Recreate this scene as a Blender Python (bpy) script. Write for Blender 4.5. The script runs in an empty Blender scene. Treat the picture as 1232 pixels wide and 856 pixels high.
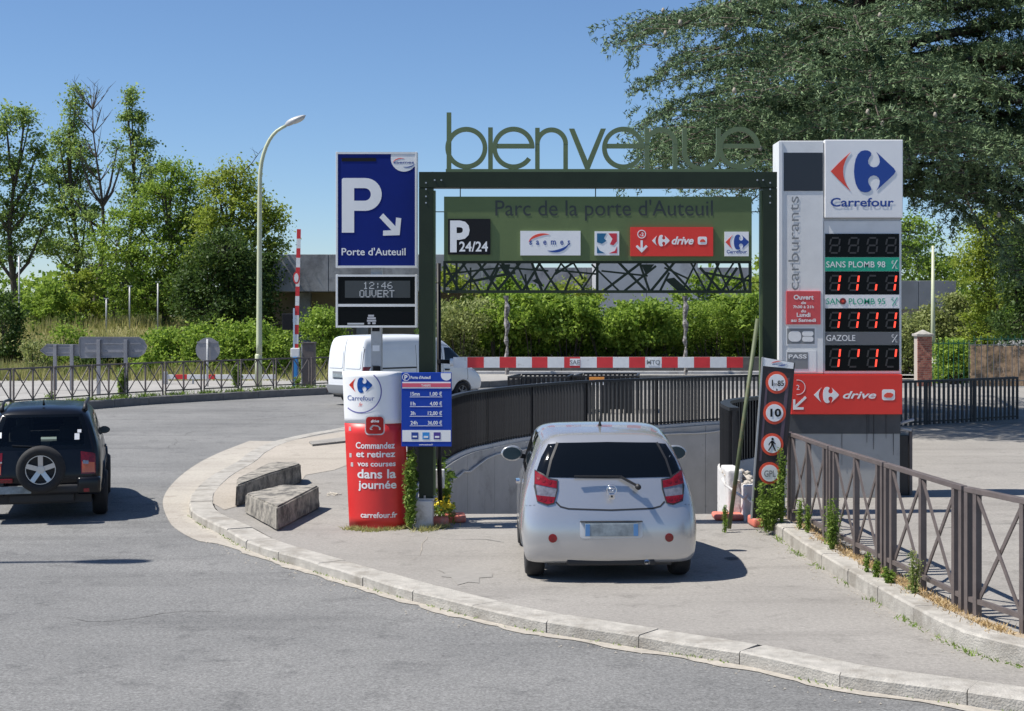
import bpy, bmesh, math, random
import numpy as np
from mathutils import Vector, Matrix
from mathutils.bvhtree import BVHTree
from mathutils.geometry import tessellate_polygon
random.seed(7); rng = np.random.default_rng(7)
R = math.radians
SC = bpy.context.scene
COL = SC.collection

# ------------------------------------------------------------------ camera, sky, sun, exposure
F, H, HX, HY = 1750.0, 2.7, 616.0, 375.0
cd = bpy.data.cameras.new('camera'); cam = bpy.data.objects.new('camera', cd); COL.objects.link(cam)
cam.location = (0, 0, H); cam.rotation_euler = (R(90), 0, 0)
cd.sensor_width = 36; cd.lens = F/1232*36; cd.shift_y = -(428-HY)/1232; cd.clip_end = 3000; cd.clip_start = 0.1
SC.camera = cam
SUN_EL, SUN_AZ = 58.0, 260.5       # azimuth clockwise from +Y (view direction)
w = bpy.data.worlds.new('World'); SC.world = w; w.use_nodes = True
nt = w.node_tree; bg = nt.nodes['Background']
sky = nt.nodes.new('ShaderNodeTexSky'); sky.sky_type = 'NISHITA'; sky.sun_disc = False
sky.sun_elevation = R(SUN_EL); sky.sun_rotation = R(SUN_AZ)
sky.air_density = 0.85; sky.dust_density = 0.2; sky.ozone_density = 7.5; sky.altitude = 0
nt.links.new(sky.outputs[0], bg.inputs[0]); bg.inputs[1].default_value = 0.092
sd = bpy.data.lights.new('sun', 'SUN'); sd.energy = 5.0; sd.angle = R(0.55); sd.color = (1, .955, .88)
sun = bpy.data.objects.new('sun', sd); COL.objects.link(sun)
sv = Vector((math.sin(R(SUN_AZ))*math.cos(R(SUN_EL)), math.cos(R(SUN_AZ))*math.cos(R(SUN_EL)), math.sin(R(SUN_EL))))
sun.rotation_euler = sv.to_track_quat('Z', 'Y').to_euler()
SC.view_settings.view_transform = 'Standard'; SC.view_settings.look = 'None'
SC.view_settings.exposure = 0.48; SC.view_settings.gamma = 1
SC.render.engine = 'CYCLES'

# ------------------------------------------------------------------ picture <-> place
def G(px, py, z=0.0):                 # point of the plane z seen at a pixel of the photograph
    Y = F*(H-z)/(py-HY); return Vector(((px-HX)*Y/F, Y, z))
def PX(px, Y): return (px-HX)*Y/F
def PZ(py, Y): return H-(py-HY)*Y/F

# ------------------------------------------------------------------ materials
MATS = {}
def mat(name, col, rough=.6, metal=0., var=0., vscale=6., bump=0., bscale=60., spec=.5, coat=0., emit=0., trans=0., dirt=None, dscale=1.5, dth=.55):
    if name in MATS: return MATS[name]
    m = bpy.data.materials.new(name); m.use_nodes = True; MATS[name] = m
    n = m.node_tree; b = n.nodes['Principled BSDF']; L = n.links
    b.inputs['Base Color'].default_value = (*col, 1); b.inputs['Roughness'].default_value = rough
    b.inputs['Metallic'].default_value = metal; b.inputs['Specular IOR Level'].default_value = spec
    b.inputs['Coat Weight'].default_value = coat; b.inputs['Coat Roughness'].default_value = .04
    if emit: b.inputs['Emission Color'].default_value = (*col, 1); b.inputs['Emission Strength'].default_value = emit
    if trans: b.inputs['Transmission Weight'].default_value = trans
    tc = n.nodes.new('ShaderNodeTexCoord')
    out = None
    if var:
        no = n.nodes.new('ShaderNodeTexNoise'); no.inputs['Scale'].default_value = vscale; no.inputs['Detail'].default_value = 8
        no.inputs['Roughness'].default_value = .65
        L.new(tc.outputs['Object'], no.inputs['Vector'])
        mr = n.nodes.new('ShaderNodeMapRange'); mr.inputs[1].default_value = .3; mr.inputs[2].default_value = .7
        mr.inputs[3].default_value = 1-var; mr.inputs[4].default_value = 1+var
        L.new(no.outputs[0], mr.inputs[0])
        vm = n.nodes.new('ShaderNodeVectorMath'); vm.operation = 'SCALE'; vm.inputs[0].default_value = col
        L.new(mr.outputs[0], vm.inputs['Scale']); out = vm.outputs[0]
    if dirt:
        no = n.nodes.new('ShaderNodeTexNoise'); no.inputs['Scale'].default_value = dscale; no.inputs['Detail'].default_value = 10
        no.inputs['Roughness'].default_value = .7
        L.new(tc.outputs['Object'], no.inputs['Vector'])
        mr = n.nodes.new('ShaderNodeMapRange'); mr.inputs[1].default_value = dth-.06; mr.inputs[2].default_value = dth+.1
        L.new(no.outputs[0], mr.inputs[0])
        mx = n.nodes.new('ShaderNodeMix'); mx.data_type = 'RGBA'
        L.new(mr.outputs[0], mx.inputs[0]); mx.inputs[6].default_value = (*col, 1)
        if out: L.new(out, mx.inputs[6])
        mx.inputs[7].default_value = (*dirt, 1); out = mx.outputs[2]
    if out: L.new(out, b.inputs['Base Color'])
    if bump:
        no = n.nodes.new('ShaderNodeTexNoise'); no.inputs['Scale'].default_value = bscale; no.inputs['Detail'].default_value = 6
        L.new(tc.outputs['Object'], no.inputs['Vector'])
        bp = n.nodes.new('ShaderNodeBump'); bp.inputs['Strength'].default_value = bump; bp.inputs['Distance'].default_value = .02
        L.new(no.outputs[0], bp.inputs['Height']); L.new(bp.outputs[0], b.inputs['Normal'])
    return m

def ground_mat(name, base, dark, patch, speck=.25, crack=True):
    """asphalt or paving: aggregate speckle, broad wear, patches, fine cracks"""
    if name in MATS: return MATS[name]
    m = bpy.data.materials.new(name); m.use_nodes = True; MATS[name] = m
    n = m.node_tree; b = n.nodes['Principled BSDF']; L = n.links
    b.inputs['Roughness'].default_value = .9; b.inputs['Specular IOR Level'].default_value = .25
    tc = n.nodes.new('ShaderNodeTexCoord'); V = tc.outputs['Object']
    def noise(s, d=8, r=.6, vec=V):
        k = n.nodes.new('ShaderNodeTexNoise'); k.inputs['Scale'].default_value = s; k.inputs['Detail'].default_value = d
        k.inputs['Roughness'].default_value = r; L.new(vec, k.inputs['Vector']); return k.outputs[0]
    def rng_(x, a, c, lo, hi):
        k = n.nodes.new('ShaderNodeMapRange'); k.inputs[1].default_value = a; k.inputs[2].default_value = c
        k.inputs[3].default_value = lo; k.inputs[4].default_value = hi; L.new(x, k.inputs[0]); return k.outputs[0]
    def mix(f, a, c):
        k = n.nodes.new('ShaderNodeMix'); k.data_type = 'RGBA'; L.new(f, k.inputs[0])
        for s, v in ((6, a), (7, c)):
            if isinstance(v, tuple): k.inputs[s].default_value = (*v, 1)
            else: L.new(v, k.inputs[s])
        return k.outputs[2]
    c = mix(rng_(noise(.35, 6, .6), .35, .65, 0, 1), base, patch)
    mp = n.nodes.new('ShaderNodeMapping'); mp.inputs['Scale'].default_value = (.25, 1.6, 1); mp.inputs['Rotation'].default_value = (0, 0, .15); L.new(V, mp.inputs[0])
    c = mix(rng_(noise(.8, 7, .65, mp.outputs[0]), .52, .72, 0, .55), c, dark)
    c = mix(rng_(noise(2.3, 9, .75), .54, .68, 0, .75), c, dark)
    sp = noise(42, 5, .9)
    vm = n.nodes.new('ShaderNodeVectorMath'); vm.operation = 'SCALE'; L.new(c, vm.inputs[0])
    L.new(rng_(sp, .3, .7, 1-speck, 1+speck), vm.inputs['Scale']); c = vm.outputs[0]
    sp2 = noise(22, 4, .8)
    vm = n.nodes.new('ShaderNodeVectorMath'); vm.operation = 'SCALE'; L.new(c, vm.inputs[0])
    L.new(rng_(sp2, .35, .65, .86, 1.14), vm.inputs['Scale']); c = vm.outputs[0]
    if crack:
        wn = n.nodes.new('ShaderNodeTexNoise'); wn.inputs['Scale'].default_value = 1.4; wn.inputs['Detail'].default_value = 6; L.new(V, wn.inputs['Vector'])
        ad = n.nodes.new('ShaderNodeVectorMath'); ad.operation = 'MULTIPLY_ADD'; ad.inputs[1].default_value = (1.6, 1.6, 0)
        L.new(wn.outputs[1], ad.inputs[0]); L.new(V, ad.inputs[2])
        vo = n.nodes.new('ShaderNodeTexVoronoi'); vo.feature = 'DISTANCE_TO_EDGE'; vo.inputs['Scale'].default_value = .28
        L.new(ad.outputs[0], vo.inputs['Vector'])
        cr = rng_(vo.outputs[0], .0, .004, 1, 0)
        mk = rng_(noise(.5, 3), .55, .66, 0, .4)
        mu = n.nodes.new('ShaderNodeMath'); mu.operation = 'MULTIPLY'; L.new(cr, mu.inputs[0]); L.new(mk, mu.inputs[1])
        c = mix(mu.outputs[0], c, tuple(x*.3 for x in dark))
    L.new(c, b.inputs['Base Color'])
    bp = n.nodes.new('ShaderNodeBump'); bp.inputs['Strength'].default_value = .5; bp.inputs['Distance'].default_value = .01
    L.new(sp, bp.inputs['Height']); L.new(bp.outputs[0], b.inputs['Normal'])
    return m

def leaf_mat(name, c1, c2, trans=.35, rough=.55):
    if name in MATS: return MATS[name]
    m = bpy.data.materials.new(name); m.use_nodes = True; MATS[name] = m
    n = m.node_tree; b = n.nodes['Principled BSDF']; L = n.links
    g = n.nodes.new('ShaderNodeNewGeometry'); mx = n.nodes.new('ShaderNodeMix'); mx.data_type = 'RGBA'
    mx.inputs[6].default_value = (*c1, 1); mx.inputs[7].default_value = (*c2, 1)
    L.new(g.outputs['Random Per Island'], mx.inputs[0])
    L.new(mx.outputs[2], b.inputs['Base Color']); b.inputs['Roughness'].default_value = rough
    b.inputs['Specular IOR Level'].default_value = .3
    t = n.nodes.new('ShaderNodeBsdfTranslucent'); L.new(mx.outputs[2], t.inputs[0])
    ms = n.nodes.new('ShaderNodeMixShader'); ms.inputs[0].default_value = trans
    L.new(b.outputs[0], ms.inputs[1]); L.new(t.outputs[0], ms.inputs[2])
    L.new(ms.outputs[0], n.nodes['Material Output'].inputs[0])
    return m

# ------------------------------------------------------------------ mesh helpers
class MB:
    def __init__(s): s.v = []; s.f = []
    def add(s, vs, fs):
        o = len(s.v); s.v += [tuple(v) for v in vs]; s.f += [tuple(i+o for i in f) for f in fs]; return s
    def box(s, x0, x1, y0, y1, z0, z1):
        return s.add([(x0,y0,z0),(x1,y0,z0),(x1,y1,z0),(x0,y1,z0),(x0,y0,z1),(x1,y0,z1),(x1,y1,z1),(x0,y1,z1)],
                     [(3,2,1,0),(4,5,6,7),(0,1,5,4),(1,2,6,5),(2,3,7,6),(3,0,4,7)])
    def bbox(s, x0, x1, y0, y1, z0, z1, b=.01):     # bevelled box
        bm = bmesh.new(); bmesh.ops.create_cube(bm, size=1)
        for v in bm.verts: v.co = Vector(((x0+x1)/2+v.co.x*(x1-x0), (y0+y1)/2+v.co.y*(y1-y0), (z0+z1)/2+v.co.z*(z1-z0)))
        bmesh.ops.bevel(bm, geom=bm.edges[:], offset=b, segments=2, affect='EDGES', profile=.6)
        s.bm(bm); return s
    def bm(s, bm):
        bm.verts.index_update()
        s.add([v.co.copy() for v in bm.verts], [[v.index for v in f.verts] for f in bm.faces]); bm.free(); return s
    def bar(s, a, b, w, d=None, up=(0,0,1)):         # square bar from a to b
        a = Vector(a); b = Vector(b); d = d or w; t = (b-a).normalized(); u = Vector(up)
        if abs(t.dot(u)) > .98: u = Vector((1,0,0))
        x = t.cross(u).normalized(); y = x.cross(t).normalized()
        vs = [p+x*sx*w/2+y*sy*d/2 for p in (a, b) for sx, sy in ((-1,-1),(1,-1),(1,1),(-1,1))]
        return s.add(vs, [(0,1,2,3),(7,6,5,4),(1,0,4,5),(2,1,5,6),(3,2,6,7),(0,3,7,4)])
    def tube(s, pts, rad, n=8, caps=True):
        pts = [Vector(p) for p in pts]; N = len(pts)
        if not hasattr(rad, '__len__'): rad = [rad]*N
        o = len(s.v); pv = None
        for i, p in enumerate(pts):
            t = (pts[min(i+1,N-1)]-pts[max(i-1,0)]).normalized()
            if pv is None: pv = t.orthogonal().normalized()
            else:
                pv = (pv-t*pv.dot(t)); pv = pv.normalized() if pv.length > 1e-6 else t.orthogonal().normalized()
            q = t.cross(pv)
            for k in range(n):
                a = 2*math.pi*k/n; s.v.append(tuple(p+(pv*math.cos(a)+q*math.sin(a))*rad[i]))
        for i in range(N-1):
            for k in range(n):
                k2 = (k+1) % n
                s.f.append((o+i*n+k, o+i*n+k2, o+(i+1)*n+k2, o+(i+1)*n+k))
        if caps:
            s.f.append(tuple(o+k for k in range(n-1,-1,-1))); s.f.append(tuple(o+(N-1)*n+k for k in range(n)))
        return s
    def flat(s, pts, y, th=.004):                    # outline in x,z facing -Y, front at y
        P = [Vector((p[0], p[1], 0)) for p in pts]
        ar = sum(P[i].x*P[(i+1) % len(P)].y-P[(i+1) % len(P)].x*P[i].y for i in range(len(P)))
        if ar < 0: P = P[::-1]
        n = len(P); tr = tessellate_polygon([P])
        vs = [(p.x, y, p.y) for p in P]+[(p.x, y+th, p.y) for p in P]
        fs = []
        for t in tr:
            a, b_, c = t
            if (P[b_]-P[a]).cross(P[c]-P[a]).z < 0: a, c = c, a
            fs.append((a, b_, c)); fs.append((c+n, b_+n, a+n))
        fs += [((i+1) % n, i, i+n, (i+1) % n+n) for i in range(n)]
        return s.add(vs, fs)
    def rect(s, x0, x1, z0, z1, y, th=.004): return s.flat([(x0,z0),(x1,z0),(x1,z1),(x0,z1)], y, th)
    def ring(s, cx, cz, r0, r1, a0, a1, y, th, n=32):
        vs = []; fs = []
        full = abs(a1-a0) >= 359.9
        for i in range(n+1):
            a = R(a0+(a1-a0)*i/n); c, q = math.cos(a), math.sin(a)
            vs += [(cx+r0*c,y,cz+r0*q),(cx+r1*c,y,cz+r1*q),(cx+r1*c,y+th,cz+r1*q),(cx+r0*c,y+th,cz+r0*q)]
        for i in range(n):
            o = 4*i
            fs += [(o,o+1,o+5,o+4),(o+1,o+2,o+6,o+5),(o+2,o+3,o+7,o+6),(o+3,o,o+4,o+7)]
        if not full: fs += [(3,2,1,0),(4*n,4*n+1,4*n+2,4*n+3)]
        return s.add(vs, fs)
    def mesh(s, name, smooth=False):
        me = bpy.data.meshes.new(name); me.from_pydata(s.v, [], s.f)
        if smooth: me.polygons.foreach_set('use_smooth', [True]*len(me.polygons))
        me.update(); return me

def link(name, me, m=None, parent=None, world=True, kind=None):
    o = bpy.data.objects.new(name, me); COL.objects.link(o)
    if m is not None and len(me.materials) == 0: me.materials.append(m)
    if parent is not None:
        o.parent = parent
        if world: o.matrix_parent_inverse = base_matrix(parent).inverted()
    if kind: o['kind'] = kind
    return o
def base_matrix(o):
    M = Matrix.Translation(o.location) @ o.rotation_euler.to_matrix().to_4x4()
    if o.parent is not None: M = base_matrix(o.parent) @ o.matrix_parent_inverse @ M
    return M
def part(name, mb, m, parent=None, smooth=False, world=True, kind=None): return link(name, mb.mesh(name, smooth), m, parent, world, kind)
def tag(o, label, cat, group=None):
    o['label'] = label; o['category'] = cat
    if group: o['group'] = group
    return o
def thing(name, loc, label, cat, group=None, rz=0.):
    o = bpy.data.objects.new(name, None); COL.objects.link(o); o.location = loc; o.rotation_euler = (0,0,rz); o.empty_display_size = .2
    return tag(o, label, cat, group)
def struct(name, mb, m, smooth=False): return part(name, mb, m, None, smooth, kind='structure')
def kids(o): return [c for c in bpy.data.objects if c.parent == o]
def copy_tree(o, parent=None, label=None, cache=None):
    c = o.copy(); COL.objects.link(c); mi = o.matrix_parent_inverse.copy(); c.parent = parent; c.matrix_parent_inverse = mi
    for ch in KC[o.name] if o.name in KC else kids(o): copy_tree(ch, c)
    if label: c['label'] = label
    return c
KC = {}

def text_mesh(s, x, z, h, y, bold=0., width=None, align='LEFT', th=.004, shear=0., rot=0.):
    """flat lettering in the x,z plane facing -Y; h = capital height, x,z = anchor on the baseline"""
    cu = bpy.data.curves.new('t', 'FONT'); cu.body = s; cu.size = 1; cu.align_x = align; cu.resolution_u = 3
    cu.offset = bold; cu.shear = shear; cu.extrude = 0
    ob = bpy.data.objects.new('t', cu); COL.objects.link(ob)
    dg = bpy.context.evaluated_depsgraph_get(); dg.update()
    me = ob.evaluated_get(dg).to_mesh()
    k = h/.70
    vs = np.array([v.co[:] for v in me.vertices]); fs = [tuple(p.vertices) for p in me.polygons]
    ob.to_mesh_clear(); bpy.data.objects.remove(ob); bpy.data.curves.remove(cu)
    kx = k
    if width:
        wd = vs[:,0].max()-vs[:,0].min(); kx = width/wd
        if align == 'LEFT': vs[:,0] -= vs[:,0].min()
    mb = MB()
    c, q = math.cos(rot), math.sin(rot)
    P = [(x+v[0]*kx*c-v[1]*k*q, y, z+v[0]*kx*q+v[1]*k*c) for v in vs]
    mb.add(P, fs); return mb
def lettering(s, x, z, h, y, m, parent, name='lettering', **k):
    return part(name, text_mesh(s, x, z, h, y, **k), m, parent)

def catmull(P, step=.25):
    P = [Vector(p) for p in P]; out = []
    Q = [2*P[0]-P[1]]+P+[2*P[-1]-P[-2]]
    for i in range(1, len(Q)-2):
        n = max(2, int((Q[i+1]-Q[i]).length/step))
        for k in range(n):
            t = k/n; a, b, c, d = Q[i-1], Q[i], Q[i+1], Q[i+2]
            out.append(.5*((2*b)+(c-a)*t+(2*a-5*b+4*c-d)*t*t+(3*b-a-3*c+d)*t**3))
    out.append(P[-1]); return out
def resample(P, step):
    L = [0]
    for i in range(1, len(P)): L.append(L[-1]+(P[i]-P[i-1]).length)
    n = max(1, round(L[-1]/step)); out = []; j = 0
    for k in range(n+1):
        s = L[-1]*k/n
        while j < len(L)-2 and L[j+1] < s: j += 1
        t = (s-L[j])/max(1e-9, L[j+1]-L[j]); out.append(P[j].lerp(P[j+1], t))
    return out
def offset_path(P, d):     # to the left of the travel direction for d>0
    out = []
    for i, p in enumerate(P):
        t = (P[min(i+1,len(P)-1)]-P[max(i-1,0)]); t.z = 0; t.normalize()
        out.append(p+Vector((-t.y, t.x, 0))*d)
    return out
def sheet(name, outer, holes, z, m, kind='structure', parent=None):
    loops = [[Vector((p[0], p[1], 0)) for p in outer]]+[[Vector((p[0], p[1], 0)) for p in h] for h in holes]
    tr = tessellate_polygon(loops); vs = [(p.x, p.y, z) for l in loops for p in l]; fs = []
    for t in tr:
        a, b, c = [Vector(vs[i]) for i in t]
        fs.append(t if (b-a).cross(c-a).z > 0 else t[::-1])
    mb = MB(); mb.add(vs, fs); o = part(name, mb, m, parent)
    if kind: o['kind'] = kind
    return o

def quads_mesh(name, V, nper, m, parent=None, kind=None):
    """V: (N*nper,3) array, N separate nper-gons"""
    me = bpy.data.meshes.new(name); nv = len(V); nf = nv//nper
    me.vertices.add(nv); me.vertices.foreach_set('co', V.astype(np.float32).ravel())
    me.loops.add(nv); me.loops.foreach_set('vertex_index', np.arange(nv, dtype=np.int32))
    me.polygons.add(nf); me.polygons.foreach_set('loop_start', np.arange(0, nv, nper, dtype=np.int32))
    me.polygons.foreach_set('loop_total', np.full(nf, nper, dtype=np.int32))
    me.update(calc_edges=True); me.materials.append(m)
    return link(name, me, None, parent, True, kind)
def unit(a): return a/np.maximum(1e-9, np.linalg.norm(a, axis=1))[:, None]
def leaves(C, size, asp=.55, up=.5, jit=.35):
    """rhombic leaves round the centres C"""
    N = len(C); n = unit(rng.normal(size=(N,3))+np.array([0,0,up])); r = unit(rng.normal(size=(N,3)))
    u = unit(np.cross(n, r)); v = np.cross(n, u)
    s = size*(1+jit*rng.normal(size=N))[:, None]; s = np.clip(s, size*.4, size*1.8)
    a = u*s*.5; b = v*s*.5*asp; nn = n*s*.08
    return np.stack([C-a, C-b+nn, C+a, C+b+nn], 1).reshape(-1,3)
def blades(P, D, wid):
    """thin triangles from P along D"""
    N = len(P); r = unit(rng.normal(size=(N,3))); s = unit(np.cross(D, r))*wid/2
    return np.stack([P-s, P+s, P+D], 1).reshape(-1,3)
# ------------------------------------------------------------------ palette
asphalt = ground_mat('asphalt', (.165,.165,.163), (.104,.104,.104), (.208,.207,.202), speck=.62)
apron_m = ground_mat('apron_asphalt', (.25,.236,.217), (.168,.158,.145), (.30,.283,.26), speck=.2)
pave_m = ground_mat('pavement_mastic', (.30,.29,.275), (.2,.19,.18), (.34,.33,.31), speck=.15)
sand_m = ground_mat('dusty_paving', (.34,.305,.26), (.25,.225,.19), (.40,.36,.31), speck=.12)
gutter_m = ground_mat('gutter_mortar', (.36,.33,.29), (.25,.22,.19), (.42,.39,.34), speck=.15, crack=False)
granite = mat('granite_kerb', (.37,.35,.315), .85, var=.22, vscale=7, bump=.5, bscale=60, dirt=(.25,.23,.20), dscale=2.2, dth=.55)
granite2 = mat('dark_kerb', (.16,.155,.15), .85, var=.2, vscale=5, bump=.3, bscale=70)
conc_wall = mat('cast_concrete', (.40,.40,.405), .85, var=.13, vscale=1.3, bump=.2, bscale=40, dirt=(.2,.195,.19), dscale=.9, dth=.6)
conc_white = mat('whitewashed_masonry', (.58,.57,.56), .8, var=.12, vscale=5, bump=.3, bscale=30, dirt=(.33,.3,.26), dscale=5, dth=.6)
conc_bld = mat('weathered_concrete', (.30,.30,.31), .9, var=.35, vscale=.55, bump=.2, bscale=12, dirt=(.12,.12,.13), dscale=.5, dth=.57)
tan_wall = mat('tan_render', (.30,.25,.19), .9, var=.15, vscale=.8)
fence_blk = mat('black_painted_steel', (.018,.018,.02), .45, var=.25, vscale=9)
fence_brn = mat('brown_painted_steel', (.115,.095,.09), .5, var=.2, vscale=8)
red_kerb = mat('red_kerb_paint', (.62,.17,.12), .75, var=.2, vscale=7, bump=.3, bscale=40, dirt=(.4,.3,.24), dscale=6, dth=.58)
soil = ground_mat('dry_soil', (.30,.24,.17), (.18,.13,.09), (.4,.33,.24), speck=.3, crack=False)

# ------------------------------------------------------------------ the ramp opening
OUT = catmull([(-1.2,19.4,0),(-1.35,21.5,0),(-1.1,24.9,0),(-.8,27,0),(-.38,28.2,0),(.3,29.7,0),(1.6,31.6,0),(3.47,33,0),(5,34.2,0),(6.9,34.9,0)], .3)
INN = catmull([(3.15,19.0,0),(2.98,20.2,0),(3.1,21.8,0),(3.8,23.0,0),(4.9,24.1,0),(5.8,25.6,0),(6.4,28,0),(6.7,31,0)], .25)
lip = [p for p in INN if p.y > 19.4]
HOLE = OUT+lip[::-1]+[Vector((3.07,19.4,0))]
sheet('road', [(-600,-80),(600,-80),(600,1500),(-600,1500)], [HOLE], -.10, asphalt)

KO = [G(*p) for p in [(416,514),(358.6,524.6),(323,533.6),(301,544),(283.6,557),(255,573),(233.5,590.7),(228,603),(233.5,618),(273,638),(305,655),(373,676),(435,694),(512,716),(620,742),(760,765),(900,787.5),(990,808),(1079,822),(1151,831),(1232,843)]]
KO = [Vector((PX(575,46),46,0)),Vector((PX(520,41),41,0)),Vector((PX(465,37),37,0))]+KO+[Vector((4.6,9.7,0)),Vector((7.5,8.4,0)),Vector((11,7,0))]
KS = catmull(KO, .12)
KI = offset_path(KS, .34)
isl = [(p.x,p.y) for p in KI]+[(60,6),(60,50.5),(12,50.5),(3,50),(-.6,49)]
sheet('island_pavement', isl, [HOLE], 0., apron_m)
# kerb stones, one by one
kerb = part('kerb', MB().tube([p+Vector((0,0,-.16)) for p in resample(offset_path(KS,.17), .5)], .09, 4), gutter_m); kerb['kind'] = 'structure'; kerb.name = 'kerb'
def stones(path, step, wid, z0, z1, m, parent, name='kerbstone', gap=.0045, rnd=.008, side=1, inset=.0):
    Q = resample(path, step); n = 0
    fine = path
    for i in range(len(Q)-1):
        a, b = Q[i], Q[i+1]; t = (b-a).normalized(); nn = Vector((-t.y,t.x,0))*side
        mid = a.lerp(b,.5)
        # follow the curve with one middle station
        near = min(fine, key=lambda p: (p-mid).length)
        st = [a+t*gap, mid+(near-mid)*.9, b-t*gap]; dz = random.uniform(-rnd, rnd)*.6; vs = []; off = random.uniform(-rnd, rnd)
        bv = .012
        for p in st:
            o = p+nn*(inset+off)
            for (d, z) in ((0,z0),(0,z1-bv*random.uniform(.8,2)),(bv*random.uniform(.8,2),z1),(wid-bv,z1),(wid,z1-bv),(wid,z0)):
                q = o+nn*d; vs.append((q.x,q.y,z+(dz if z > z0 else 0)))
        fs = []
        for k in range(2):
            for j in range(5):
                o = k*6+j; fs.append((o,o+1,o+7,o+6) if side < 0 else (o,o+6,o+7,o+1))
        fs += [(0,1,2,3,4,5) if side > 0 else (5,4,3,2,1,0), (17,16,15,14,13,12) if side > 0 else (12,13,14,15,16,17)]
        mb = MB(); mb.add(vs, fs)
        bm = bmesh.new(); me = mb.mesh(name); bm.from_mesh(me); bmesh.ops.recalc_face_normals(bm, faces=bm.faces[:]); bm.to_mesh(me); bm.free()
        link(name, me, m, parent); n += 1
    return n
stones([p for p in KS if p.y < 40], .95, .33, -.2, .012, granite, kerb)

# gutter strip of pale mortar along the bend
gp = [(300,531),(262,546),(232,562),(208,582),(196,603),(203,627),(216,640),(240,652),(262,655),(330,676),(430,707),(520,731),(680,762),(900,801),(1100,840)]
go = [G(*p, -.10) for p in gp]
go = catmull(go, .3)
gi = [p for p in offset_path(KS, .05) if p.y < go[0].y and p.y > go[-1].y]
sheet('gutter', [(p.x,p.y) for p in go]+[(p.x,p.y) for p in gi[::-1]], [], -.094, gutter_m)
# paler dusty paving on the nose of the island
sp = [G(*p) for p in [(418,519),(352,530),(318,541),(296,556),(266,573),(256,590),(256,606),(270,614),(318,600),(350,596),(368,572),(402,566),(418,560)]]
sheet('dusty_paving', [(p.x,p.y) for p in sp], [], .005, sand_m)
sp = [G(*p) for p in [(372,534),(418,528),(418,533),(376,537.5)]]
slab = part('asphalt_edge', MB().add([(p.x,p.y,.006) for p in sp]+[(p.x,p.y,.045) for p in sp],[(4,5,6,7),(0,1,5,4),(1,2,6,5),(2,3,7,6),(3,0,4,7)]), apron_m); slab['kind']='structure'

# ramp surface and its walls
struct('ramp', MB().add([(-2.2,19.4,-.001),(8.6,19.4,-.001),(8.6,36.5,-3.1),(-2.2,36.5,-3.1)],[(0,1,2,3)]), pave_m)
rw = thing('retaining_wall', (OUT[0].x, OUT[0].y, 0), 'pale grey curved concrete wall lining the far side of the car park ramp', 'wall')
def wallrun(path, step, z0, z1, th, m, parent, side, name='wall_panel', gap=.012):
    Q = resample(path, step/4)
    for i in range(0, len(Q)-4, 4):
        seg = [p.copy() for p in Q[i:i+5]]
        t = (seg[1]-seg[0]).normalized(); seg[0] += t*gap
        vs = []; O = offset_path(seg, th*side)
        for p, o in zip(seg, O): vs += [(p.x,p.y,z0),(p.x,p.y,z1),(o.x,o.y,z1),(o.x,o.y,z0)]
        fs = [(0,1,2,3),(19,18,17,16)]
        for k in range(4):
            for j in range(4): a = k*4+j; b_ = k*4+(j+1)%4; fs.append((a,a+4,b_+4,b_))
        me = MB().add(vs, fs).mesh(name)
        bm = bmesh.new(); bm.from_mesh(me); bmesh.ops.recalc_face_normals(bm, faces=bm.faces[:]); bm.to_mesh(me); bm.free()
        link(name, me, m, parent)
wallrun(OUT, 1.5, -4, .05, .26, conc_wall, rw, 1)
struct('ramp_end_wall', MB().box(6.72,6.95,31.02,35.2,-4,.16), conc_wall)
cp = [p+Vector((0,0,.075)) for p in resample(offset_path(OUT,.10), .4)]
part('coping', MB().tube(cp, .06, 6), conc_white, rw)
wp = []
for i, p in enumerate(resample(offset_path(OUT,-.035), .5)):
    s = i*.5; z = -.10-(.16*math.exp(-((s-7.4)/.8)**2))+.02*math.sin(s*3)-(.10 if s < 6.8 else 0)
    wp.append(p+Vector((0,0,z)))
part('cable', MB().tube(wp, .022, 6), conc_white, rw, True)

def slat_fence(name, path, zb, zt, spacing, label, depth=.09, wdt=.014, m=None, railw=.11, post=2.0, side=0):
    m = m or fence_blk
    t = thing(name, (path[0].x, path[0].y, zb), label, 'fence')
    Q = resample(path, spacing); me = MB().box(-wdt/2,wdt/2,-depth/2,depth/2,0,zt-zb-.04).mesh('slat')
    me.materials.append(m)
    for i in range(1, len(Q)-1):
        d = Q[i+1]-Q[i-1]; o = bpy.data.objects.new('slat', me); COL.objects.link(o); o.parent = t
        o.location = Q[i]-Vector((path[0].x, path[0].y, 0)); o.location.z = 0; o.rotation_euler.z = math.atan2(d.y, d.x)+random.uniform(-.03,.03)
    def rail(z, hh, ww):
        S = resample(path, .35); A = offset_path(S, ww/2); B = offset_path(S, -ww/2); vs = []; fs = []
        for a, b in zip(A, B): vs += [(a.x,a.y,z),(b.x,b.y,z),(b.x,b.y,z+hh),(a.x,a.y,z+hh)]
        for k in range(len(S)-1):
            for j in range(4): p_ = k*4+j; q = k*4+(j+1)%4; fs.append((p_,p_+4,q+4,q))
        fs += [(3,2,1,0),(len(vs)-4,len(vs)-3,len(vs)-2,len(vs)-1)]
        bm = bmesh.new(); me_ = MB().add(vs,fs).mesh('rail'); bm.from_mesh(me_); bmesh.ops.recalc_face_normals(bm, faces=bm.faces[:]); bm.to_mesh(me_); bm.free()
        link('rail', me_, m, t)
    rail(zt-.045, .05, railw); rail(zb+.05, .035, depth*.6)
    for p in resample(path, post):
        part('post', MB().box(p.x-.025,p.x+.025,p.y-.025,p.y+.025,zb-.02,zt-.04), m, t)
    return t
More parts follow.
